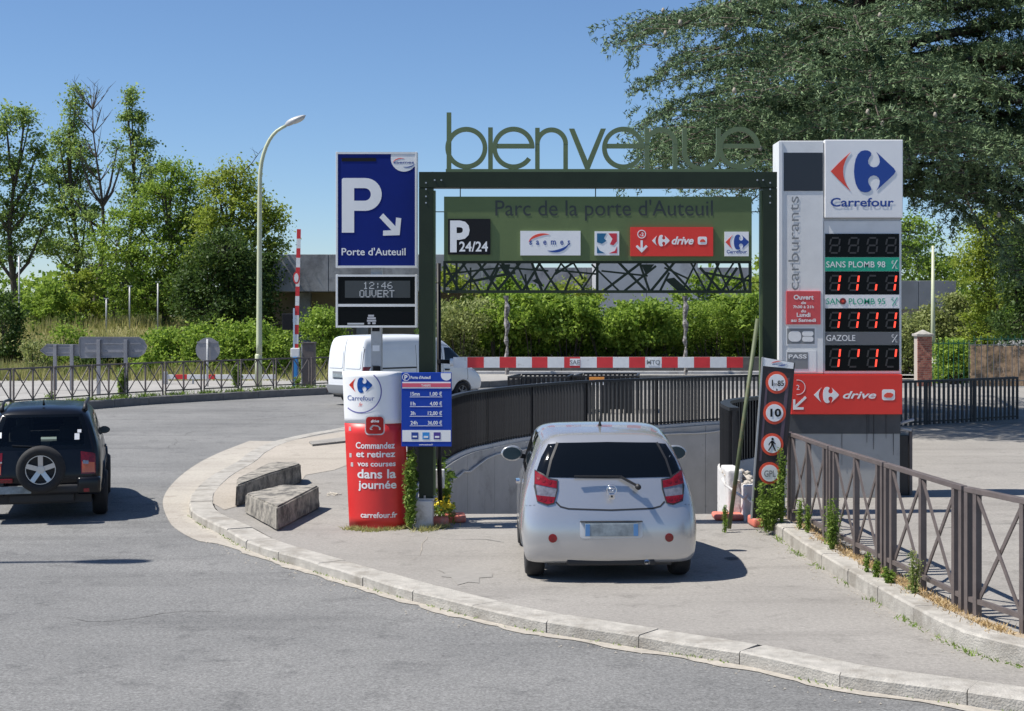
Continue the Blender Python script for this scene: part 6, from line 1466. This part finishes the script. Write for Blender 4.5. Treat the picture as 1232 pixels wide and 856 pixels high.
# raised red and white boom with its blue foot, cabinet, signal box and round sign
YM = 50.3; bx2 = lambda p: PX(p,YM); bz2 = lambda p: PZ(p,YM)
bo = thing('raised_boom', (bx2(358),YM,.125), 'red and white parking boom standing upright beside the grey cabinet', 'barrier')
yy_ = 276.; k = 0
while yy_ < 428:
    h_ = 11.5; a, b = 359.6-(yy_-276)*.022, 359.6-(yy_+h_-276)*.022
    part('band', MB().bar((bx2(a),YM,bz2(yy_)),(bx2(b),YM,bz2(min(428,yy_+h_))),.135,.05,(0,1,0)), rw_r if k % 2 == 0 else rw_w, bo); yy_ += h_; k += 1
part('foot', MB().bbox(bx2(352.5),bx2(358.5),YM-.15,YM+.15,.125,bz2(430),.02), mat('bright_blue_paint',(.03,.22,.55),.45), bo)
part('arm_hub', MB().bbox(bx2(350),bx2(361),YM-.12,YM+.12,bz2(430),bz2(419),.03), white_f, bo)
part('post', MB().box(bx2(352.8),bx2(354.8),YM-.04,YM+.04,bz2(419),bz2(371)), mat('pale_blue_post',(.45,.55,.68),.5), bo)
cb2 = thing('barrier_cabinet', (bx2(371),YM,.125), 'brown grey metal cabinet at the foot of the raised boom', 'cabinet')
part('body', MB().bbox(bx2(364),bx2(378.5),YM-.05,YM+.4,.125,bz2(413.8),.02), fence_brn, cb2); part('side', MB().bbox(bx2(362.6),bx2(363.9),YM-.04,YM+.38,.125,bz2(414.5),.005), grey_f, cb2); part('lid', MB().bbox(bx2(362.2),bx2(379),YM-.08,YM+.43,bz2(413.7),bz2(412),.01), fence_brn, cb2)
sb = thing('signal_box', (bx2(345.5),YM,bz2(397)), 'black traffic signal box seen from behind, beside the raised boom', 'traffic light')
part('housing', MB().bbox(bx2(339.5),bx2(352),YM-.05,YM+.2,bz2(397.3),bz2(377.5),.03), black_s, sb); part('bracket', MB().box(bx2(352),bx2(353),YM-.02,YM+.02,bz2(388),bz2(384)), grey_f, sb)
rr_ = thing('round_sign', (bx2(357),YM-.1,bz2(335)), 'small round red edged sign fixed halfway up the raised boom', 'sign')
part('disc', MB().flat([(bx2(357.0+4.0*math.cos(R(a))),bz2(334.5+7.5*math.sin(R(a)))) for a in range(0,360,15)], YM-.08, .02), rw_r, rr_); part('face', MB().flat([(bx2(357.0+2.6*math.cos(R(a))),bz2(334.5+5.4*math.sin(R(a)))) for a in range(0,360,15)], YM-.084, .004), rw_w, rr_)
# low white and red plastic barrier lying behind the fence
YL = 51.5
lbz = thing('lowered_boom', (PX(262,YL),YL,.125), 'white and red boom lowered close to the ground behind the left barriers', 'barrier')
for a, b, c in ((200,211,'w'),(211,225,'r'),(225,251,'w'),(251,259,'r'),(259,300,'w'),(300,331,'w')): part('band', MB().bbox(PX(a,YL),PX(b,YL),YL,YL+.08,PZ(456.5,YL),PZ(451,YL),.008), rw_r if c == 'r' else rw_w, lbz)
part('support', MB().bbox(PX(196,YL),PX(201,YL),YL-.05,YL+.15,.12,PZ(447.5,YL),.02), grey_f, lbz)
for p in (232,290,328): part('foot', MB().box(PX(p,YL)-.03,PX(p,YL)+.03,YL+.02,YL+.07,.12,PZ(456.5,YL)-.003), grey_f, lbz)

# ------------------------------------------------------------------ stair and lift enclosures beyond the ramp
def enclosure(px0, px1, py, Y, depth, zt, label, step=.12):
    x0, x1 = PX(px0,Y), PX(px1,Y); t = thing('stair_enclosure', ((x0+x1)/2,Y,0), label, 'railing'); me = MB().box(-.03,.03,-.008,.008,0,zt-.05).mesh('slat'); me.materials.append(fence_blk)
    def run(a, b):
        n = max(2,int((Vector(b)-Vector(a)).length/step)); ang = math.atan2(b[1]-a[1],b[0]-a[0])
        for i in range(n+1):
            o = bpy.data.objects.new('slat', me); COL.objects.link(o); o.parent = t; o.location = (a[0]+(b[0]-a[0])*i/n-(x0+x1)/2, a[1]+(b[1]-a[1])*i/n-Y, 0.003); o.rotation_euler.z = ang+R(12)
        part('rail', MB().bar((a[0],a[1],zt-.025),(b[0],b[1],zt-.025),.06,.05), fence_blk, t)
    run((x0,Y),(x1,Y)); run((x0,Y+.05),(x0+.3,Y+depth)); run((x1,Y+.05),(x1+.2,Y+depth)); run((x0+.35,Y+depth),(x1+.15,Y+depth)); return t
enclosure(612,683,452,38.,1.6,PZ(453,38),'nearer dark slatted stair enclosure behind the curved fence')
enclosure(690,766,452,38.5,1.6,PZ(452,38.5),'dark slatted stair enclosure with an orange notice behind the curved fence')
nb = thing('notice_board', (PX(717,38.2),38.2,0), 'small orange and white notice on the stair enclosure', 'sign')
part('orange_panel', MB().bbox(PX(709,38.2),PX(727,38.2),38.2,38.23,PZ(459.5,38.2),PZ(454,38.2),.004), mat('orange_print',(.8,.32,.06),.5), nb); part('white_panel', MB().rect(PX(709,38.2),PX(727,38.2),PZ(463.5,38.2),PZ(459.6,38.2),38.205,.02), white_s, nb)
part('post', MB().box(PX(710,38.2)-.02,PX(710,38.2)+.02,38.235,38.27,0,PZ(455,38.2)), steel, nb)

# ------------------------------------------------------------------ right background: black railing, brick pillar, green railing, wooden fence
Pb = [Vector((8.0,32.3,0)),Vector((8.75,32.6,0)),Vector((10.4,33.6,0)),Vector((12.05,34.7,0))]
bf = slat_fence('slat_fence', Pb, .135, 1.14, .15, 'straight black slat fence right of the fuel totem, before the brick pillar', depth=.03, wdt=.06, railw=.09, post=1.6)
brick_m = mat('red_brick', (.30,.11,.075), .85, var=.3, vscale=9, bump=.3, bscale=50); mortar = mat('brick_mortar', (.42,.37,.32), .9)
YK = 50.; bp0, bp1 = PX(1104,YK), PX(1121.5,YK); zt_ = PZ(405,YK)
bpil = thing('brick_pillar', ((bp0+bp1)/2,YK,.125), 'red brick gate pillar with a pale stone cap right of the totem', 'pillar')
part('core', MB().box(bp0+.012,bp1-.012,YK+.012,YK+.49,.125,zt_), mortar, bpil)
br_me = []
for k in range(3):
    me_ = MB().bbox(0,.115,0,.05,0,.062,.004).mesh('brick'); mm_ = mat('brick_shade_%s' % 'abc'[k], ((.32,.115,.08),(.26,.09,.065),(.38,.16,.11))[k], .85, var=.25, vscale=12); me_.materials.append(mm_); br_me.append(me_)
row = 0; z = .13
while z+.062 < zt_:
    x = bp0-(0 if row % 2 else .06)
    while x < bp1-.02:
        xa = max(x, bp0); o = bpy.data.objects.new('brick', random.choice(br_me)); COL.objects.link(o); o.parent = bpil; wd_ = min(x+.115,bp1)-xa
        if wd_ > .03: o.scale.x = wd_/.115; o.location = (xa-(bp0+bp1)/2, random.uniform(-.004,.004), z-.125)
        else: bpy.data.objects.remove(o)
        x += .127
    z += .074; row += 1
part('capstone', MB().bbox(bp0-.05,bp1+.05,YK-.06,YK+.56,zt_,zt_+.09,.02), granite, bpil)
part('capstone', MB().add([(bp0,YK,zt_+.09),(bp1,YK,zt_+.09),(bp1,YK+.5,zt_+.09),(bp0,YK+.5,zt_+.09),((bp0+bp1)/2,YK+.25,zt_+.23)],[(0,1,4),(1,2,4),(2,3,4),(3,0,4)]), granite, bpil)
def railing(px0, px1, Y, zt, step, m, label, nm='railing', wd=.02, Y1=None):
    Y1 = Y1 or Y; a = Vector((PX(px0,Y),Y,0)); b = Vector((PX(px1,Y1),Y1,0)); t = thing(nm, (a.x,a.y,.125), label, 'fence'); n = int((b-a).length/step); me = MB().box(-wd/2,wd/2,-wd/2,wd/2,0,zt-.125).mesh('bar'); me.materials.append(m)
    for i in range(n+1):
        p = a.lerp(b,i/n); o = bpy.data.objects.new('bar', me); COL.objects.link(o); o.parent = t; o.location = (p.x-a.x,p.y-a.y,0)
    for z in (zt-.12,.35): part('rail', MB().bar((a.x,a.y-.018,z),(b.x,b.y-.018,z),.03,.03), m, t)
    return t
grn = mat('green_railing_paint', (.012,.10,.06), .5)
railing(1122.5,1172,50.,PZ(409,50.),.16,grn,'dark green metal railing between brick pillar and wooden fence')
railing(1172,1262,50.,PZ(404,50.),.22,grn,'tall green mesh railing running behind the wooden fence top')
t = railing(1166,1262,49.6,PZ(411,49.6),.20,mat('grey_rail',(.2,.2,.2),.5,.5),'thin grey metal bars in front of the wooden board fence')
wd1 = mat('weathered_boards', (.46,.31,.19), .85, var=.35, vscale=4, bump=.4, bscale=20, dirt=(.09,.075,.06), dscale=2.5, dth=.5)
wf = thing('wooden_fence', (PX(1168,49.9),49.9,.125), 'weathered brown vertical board fence sagging at the right edge', 'fence')
x = PX(1168,49.9); i = 0
while x < PX(1262,49.9):
    wb = random.uniform(.16,.21); zt2 = PZ(416+.03*i,49.9)+random.uniform(-.03,.03); part('board', MB().bbox(x,x+wb-.012,49.9+random.uniform(0,.012),49.93,.14,zt2,.004), wd1, wf); x += wb; i += 1
for z in (.5,1.1): part('rail', MB().box(PX(1168,49.9),PX(1262,49.9),49.96,50.0,z,z+.08), wd1, wf)

# ------------------------------------------------------------------ the two concrete wedge blocks
blockm = mat('weathered_block', (.31,.285,.245), .95, var=.2, vscale=14, bump=.5, bscale=50, dirt=(.10,.094,.085), dscale=5.5, dth=.50)
def wedge(pts_b, hs, label, m=blockm):
    """footprint (world x,y) and the height at each corner"""
    n = len(pts_b); vs = [(p[0],p[1],0.004) for p in pts_b]+[(p[0]*.97+sum(q[0] for q in pts_b)/n*.03, p[1]*.97+sum(q[1] for q in pts_b)/n*.03, h) for p, h in zip(pts_b,hs)]
    fs = [tuple(range(n))[::-1], tuple(range(n,2*n))]+[(i,(i+1)%n,(i+1)%n+n,i+n) for i in range(n)]
    me = MB().add(vs, fs).mesh('concrete_block'); bm = bmesh.new(); bm.from_mesh(me); bmesh.ops.recalc_face_normals(bm, faces=bm.faces[:])
    bmesh.ops.bevel(bm, geom=bm.edges[:], offset=.022, segments=2, affect='EDGES'); bmesh.ops.subdivide_edges(bm, edges=[e for e in bm.edges if e.calc_length() > .25], cuts=6, use_grid_fill=True)
    bmesh.ops.triangulate(bm, faces=bm.faces[:])
    for v in bm.verts:
        c = v.co; n_ = math.sin(c.x*23+c.y*17)*math.sin(c.z*29+c.x*7)+.6*math.sin(c.x*61+c.z*47)*math.sin(c.y*53); v.co += v.normal*(.004*n_+random.uniform(-.0015,.0015))
    bm.to_mesh(me); bm.free(); o = link('concrete_block', me, m); tag(o, label, 'concrete block'); return o
g2 = lambda a, b: (G(a,b).x, G(a,b).y)
wedge([g2(294,618),g2(333,640),g2(385,612),g2(340,607)], [.27,.30,.32,.28], 'nearer wedge shaped weathered concrete block on the island corner')
wedge([g2(283,611),g2(322,596.5),g2(363,581.5),g2(359,577),g2(324,577.5),g2(284,598)], [.30,.32,.31,.29,.29,.27], 'farther long weathered concrete block behind the nearer wedge')
db = MB()
for i in range(14):
    p = G(random.uniform(383,408),random.uniform(594,599)); a = random.uniform(0,3); L_ = random.uniform(.03,.10); db.bar((p.x,p.y,.012),(p.x+L_*math.cos(a),p.y+L_*math.sin(a),.02),.012)
t = part('litter', db, mat('pale_litter',(.55,.5,.42),.8)); t['kind'] = 'stuff'; tag(t, 'small splinters and litter lying right of the concrete blocks', 'litter')

# ------------------------------------------------------------------ weeds
def fern(px, py0, py1, wpx, Y, z0, label, n=16, per=60, leaf=.035, m=None, name='weed_plant', droop=.3, group=None):
    """upright leafy stems between pixel rows py1 (foot) and py0 (tip)"""
    X = PX(px,Y); u = Y/F; H_ = PZ(py0,Y)-z0; t = thing(name, (X,Y,z0), label, 'plant', group); st = MB(); P = []
    for i in range(n):
        a = random.uniform(0,6.28); r = wpx*u*.5*random.random()**.6; h = H_*random.uniform(.45,1); bx, by = X+math.cos(a)*r*.35, Y+math.sin(a)*r*.35; tx_, ty = X+math.cos(a)*r, Y+math.sin(a)*r*.8
        pts = [Vector((bx,by,z0-.01)),Vector(((bx+tx_)/2,(by+ty)/2,z0+h*.6)),Vector((tx_,ty,z0+h))]; st.tube(pts, [.006,.005,.002], 4, False)
        k = rng.uniform(.12,1,per); L0 = np.array([(pts[0].lerp(pts[1],min(1,x*2)) if x < .5 else pts[1].lerp(pts[2],x*2-1))[:] for x in k]); P.append(L0+rng.normal(size=(per,3))*np.array([1,1,.5])*min(.035,wpx*u*.2))
    part('stems', st, weed_m, t); quads_mesh('foliage', leaves(np.concatenate(P), leaf, .38, up=.8), 4, m or weed_m, t); return t
fern(494,541,633,11,18.0,0,'tall narrow leafy weed between the red column and the left gate column',n=22,per=110,leaf=.05)
fern(494,541,580,14,18.3,.3,'ferny weed tuft hanging behind the tariff board foot',n=12,per=50,leaf=.07)
fern(534,541,590,22,18.8,.1,'young leafy shoot with pinnate leaves right of the left gate column',n=9,per=26,leaf=.10)
fern(941,534,627,9,17.58,.14,'tall bright green weed on the right edge of the hazard board',n=10,per=70,leaf=.04)
fern(925,576,630,34,17.6,.06,'bushy weed at the foot of the hazard board, partly over its lowest disc',n=34,per=60,leaf=.038)
fern(905,575,600,20,19.3,.35,'twiggy weed growing over the low white wall',n=14,per=50,leaf=.05)
yw = .14
for px_, a, b, w_, lab, n in ((962,592,638,8,'small upright weed at the kerb before the second barrier post',8),(972,598,642,7,'slim weed just right of the first kerb weed',6),(1001,598,662,15,'tall feathery weed before the first pair of barrier posts',22),(1043,665,690,6,'tiny weed on the kerb, left of three',5),(1055,672,696,7,'tiny weed on the kerb, middle of three',6),(1070,680,703,10,'low round weed on the kerb, right of three',10),(1100,660,716,14,'greyish upright weed in front of the third barrier',9)):
    Y = F*(H-yw)/(b-HY); fern(px_, a, b, w_, Y, yw, lab, n=n, per=60, leaf=.03, m=lf_gry if px_ == 1100 else None)
fern(872,606,640,7,G(872,641).y,0,'small green weed at the foot of the leaning green pole',n=7,per=40,leaf=.03)
fern(147,440,470,10,43.6,.13,'bright leafy sapling growing among the left barriers',n=12,per=60,leaf=.10)
fern(285,438,466,14,49.0,.13,'leafy sapling among the barriers right of the round sign',n=12,per=60,leaf=.10)
fern(358,452,467,10,49.2,.13,'weed tuft at the blue foot of the raised boom',n=10,per=40,leaf=.08)
fern(60,470,480,14,41.6,.13,'small weed tuft at the barrier feet behind the black car',n=8,per=40,leaf=.06)
# yellow flowers and grass round the left plinth
fl = thing('flower_patch', (PX(530,18.6),18.6,0), 'small patch of yellow flowers behind the left plinth', 'plant')
P = np.stack([rng.uniform(PX(522,18.6),PX(548,18.6),400),rng.uniform(18.4,18.95,400),rng.uniform(.0,.22,400)],1); quads_mesh('foliage', leaves(P,.05,.4), 4, weed_m, fl)
P = np.stack([rng.uniform(PX(522,18.6),PX(546,18.6),34),rng.uniform(18.35,18.8,34),rng.uniform(.14,.32,34)],1); quads_mesh('petals', leaves(np.repeat(P,4,0)+rng.normal(size=(136,3))*.01,.045,.8), 4, mat('yellow_petals',(.75,.6,.03),.6), fl, 'stuff')
def tuft_line(pts, n, h, m, label, spread=.05, name='kerb_grass', wd=.012):
    S = resample([Vector(p) for p in pts], .05); idx = rng.integers(0,len(S),n); P = np.array([S[i][:] for i in idx])+rng.normal(size=(n,3))*np.array([spread,spread,0]); msk = (np.sin(P[:,0]*9)+np.sin(P[:,1]*7+1)) > -.2+rng.normal(size=n)*.6; P = P[msk]
    o = quads_mesh(name, blades(P, np.stack([rng.normal(size=len(P))*h*.5,rng.normal(size=len(P))*h*.5,rng.uniform(.3,1,len(P))*h],1), wd), 3, m, None, 'stuff'); tag(o, label, 'grass')
ke = [p for p in offset_path(RK,.3) if 10.8 < p.y < 18]
tuft_line([(p.x,p.y,.14) for p in ke], 4200, .06, leaf_mat('dead_grass',(.40,.27,.13),(.55,.42,.22),.2), 'dry brown grass and litter along the top of the right kerb', .07)
tuft_line([(p.x,p.y,.0) for p in offset_path(RK,-.03) if 10.5 < p.y < 18], 900, .05, weed_m, 'sparse green tufts at the foot of the right kerb', .03)
tuft_line([(p.x,p.y,-.09) for p in offset_path(KS,-.02) if p.y < 20], 900, .03, weed_m, 'sparse small weeds in the gutter joint of the island kerb', .02)
tuft_line([G(420,637),G(450,640),G(486,636)], 700, .07, grass_m, 'tuft of dry grass at the foot of the red advertising column', .04)
tuft_line([G(505,640),G(540,634)], 350, .09, grass_m, 'grass tufts at the foot of the left plinth', .05)
LKs = [p for p in offset_path(LK,.35) if -14 < p.x < -5]
tuft_line([(p.x,p.y,.13) for p in LKs], 2500, .16, weed_m, 'weeds along the top of the far left kerb', .15, wd=.03)
fwl = [(PX(p,58.),58.,.13) for p in (-40,60,160,260,370)]
tuft_line(fwl, 5000, .5, weed_m, 'rough grass strip before the hedge behind the left barriers', .5, 'grass_strip', .05)

# ------------------------------------------------------------------ repairs, covers and stains of the road as their own thin sheets
tar = ground_mat('tar_repair', (.10,.10,.10), (.07,.07,.07), (.125,.125,.122), speck=.35, crack=False)
old_r = ground_mat('old_repair', (.15,.148,.143), (.11,.108,.105), (.18,.176,.17), speck=.35, crack=False)
def blotch(name, px, py, w_, h_, z, m, n=18, rag=.12, ang=0.):
    c = G(px,py,z); P = []
    for i in range(n):
        a = 2*math.pi*i/n; r = 1+random.uniform(-rag,rag); x, y = w_*math.cos(a)*r, h_*math.sin(a)*r; P.append((c.x+x*math.cos(ang)-y*math.sin(ang), c.y+x*math.sin(ang)+y*math.cos(ang)))
    return sheet(name, P, [], z, m)
def seam_line(name, pix, z, wd, m):
    P = resample(catmull([G(a,b,z) for a, b in pix],.2),.25); P = [p+Vector((random.uniform(-.05,.05)+.06*math.sin(i*.9),random.uniform(-.05,.05)+.07*math.sin(i*.47+1)+.05*math.sin(i*1.3),0))*1 for i, p in enumerate(P)]
    A = offset_path(P, wd/2); B = offset_path(P, -wd/2); vs = []; fs = []
    for a, b in zip(A, B): t_ = max(.12, random.uniform(.1,1)*abs(math.sin(len(vs)*.11))); c = (a+b)/2; a2 = c+(a-c)*t_; b2 = c+(b-c)*t_; vs += [(a2.x,a2.y,z),(b2.x,b2.y,z)]
    for i in range(len(A)-1): fs.append((2*i,2*i+1,2*i+3,2*i+2))
    o = part(name, MB().add(vs, fs), m); o['kind'] = 'structure'; return o
seam_line('road_crack', [(-30,760),(60,742),(130,748),(215,732),(300,741)], -.0955, .016, old_r)
seam_line('road_crack', [(40,690),(120,671),(180,668)], -.0955, .014, tar)
seam_line('road_joint', [(290,507),(330,503),(372,499),(400,500)], -.0955, .035, tar)
seam_line('road_joint', [(200,545),(232,520),(330,505)], -.0957, .02, tar)
seam_line('paving_crack', [(500,646),(540,651),(580,648),(612,652)], .0045, .022, tar)
seam_line('paving_crack', [(492,676),(505,660),(517,645)], .0045, .02, sand_m)
seam_line('right_joint', [(1090,640),(1150,634),(1240,628)], .1395, .03, tar)
blotch('paving_stain', 880, 672, .07, .10, .0048, tar); blotch('paving_stain', 560, 690, .25, .5, .0046, mat('faint_stain',(.25,.236,.216),.9,var=.1,vscale=9), rag=.3)
# lightly trodden dust along both kerbs
dust = mat('kerb_dust', (.36,.33,.285), .95, var=.2, vscale=14)
Kd = [p for p in KS if 10 < p.y < 21]
vs = []; fs = []
for i, p in enumerate(resample(Kd,.12)): pass
A = resample(Kd,.12); O = offset_path(A, -.01)
for i, (a, o) in enumerate(zip(A, O)):
    t_ = (a-o); q = offset_path(A[max(0,i-1):i+2], -(.05+.05*abs(math.sin(i*.37))+random.uniform(0,.05)))[0 if i == 0 else 1] if 0 < i < len(A)-1 else o; vs += [(a.x,a.y,-.0935),(q.x,q.y,-.0935)]
for i in range(1,len(A)-2): fs.append((2*i,2*i+1,2*i+3,2*i+2))
o = part('kerb_dust', MB().add(vs, fs), dust); o['kind'] = 'structure'
# small stones and leaves scattered
gr = MB()
for i in range(420):
    if i % 2: p = random.choice(A)+Vector((random.uniform(-.3,.02),random.uniform(-.3,.02),0)); z = -.095
    else: q = random.choice([r for r in RK if 10.8 < r.y < 18]); p = q+Vector((-abs(random.gauss(0,.12)),random.gauss(0,.08),0)); z = .002
    s_ = random.uniform(.004,.013); gr.add([(p.x-s_,p.y-s_,z),(p.x+s_,p.y-s_*.6,z),(p.x,p.y+s_,z),(p.x,p.y,z+s_)],[(0,1,3),(1,2,3),(2,0,3),(2,1,0)])
g_ = part('gravel', gr, mat('grit',(.42,.38,.32),.9)); tag(g_, 'loose grit lying along the island kerb and the right kerb', 'gravel'); g_['kind'] = 'stuff'
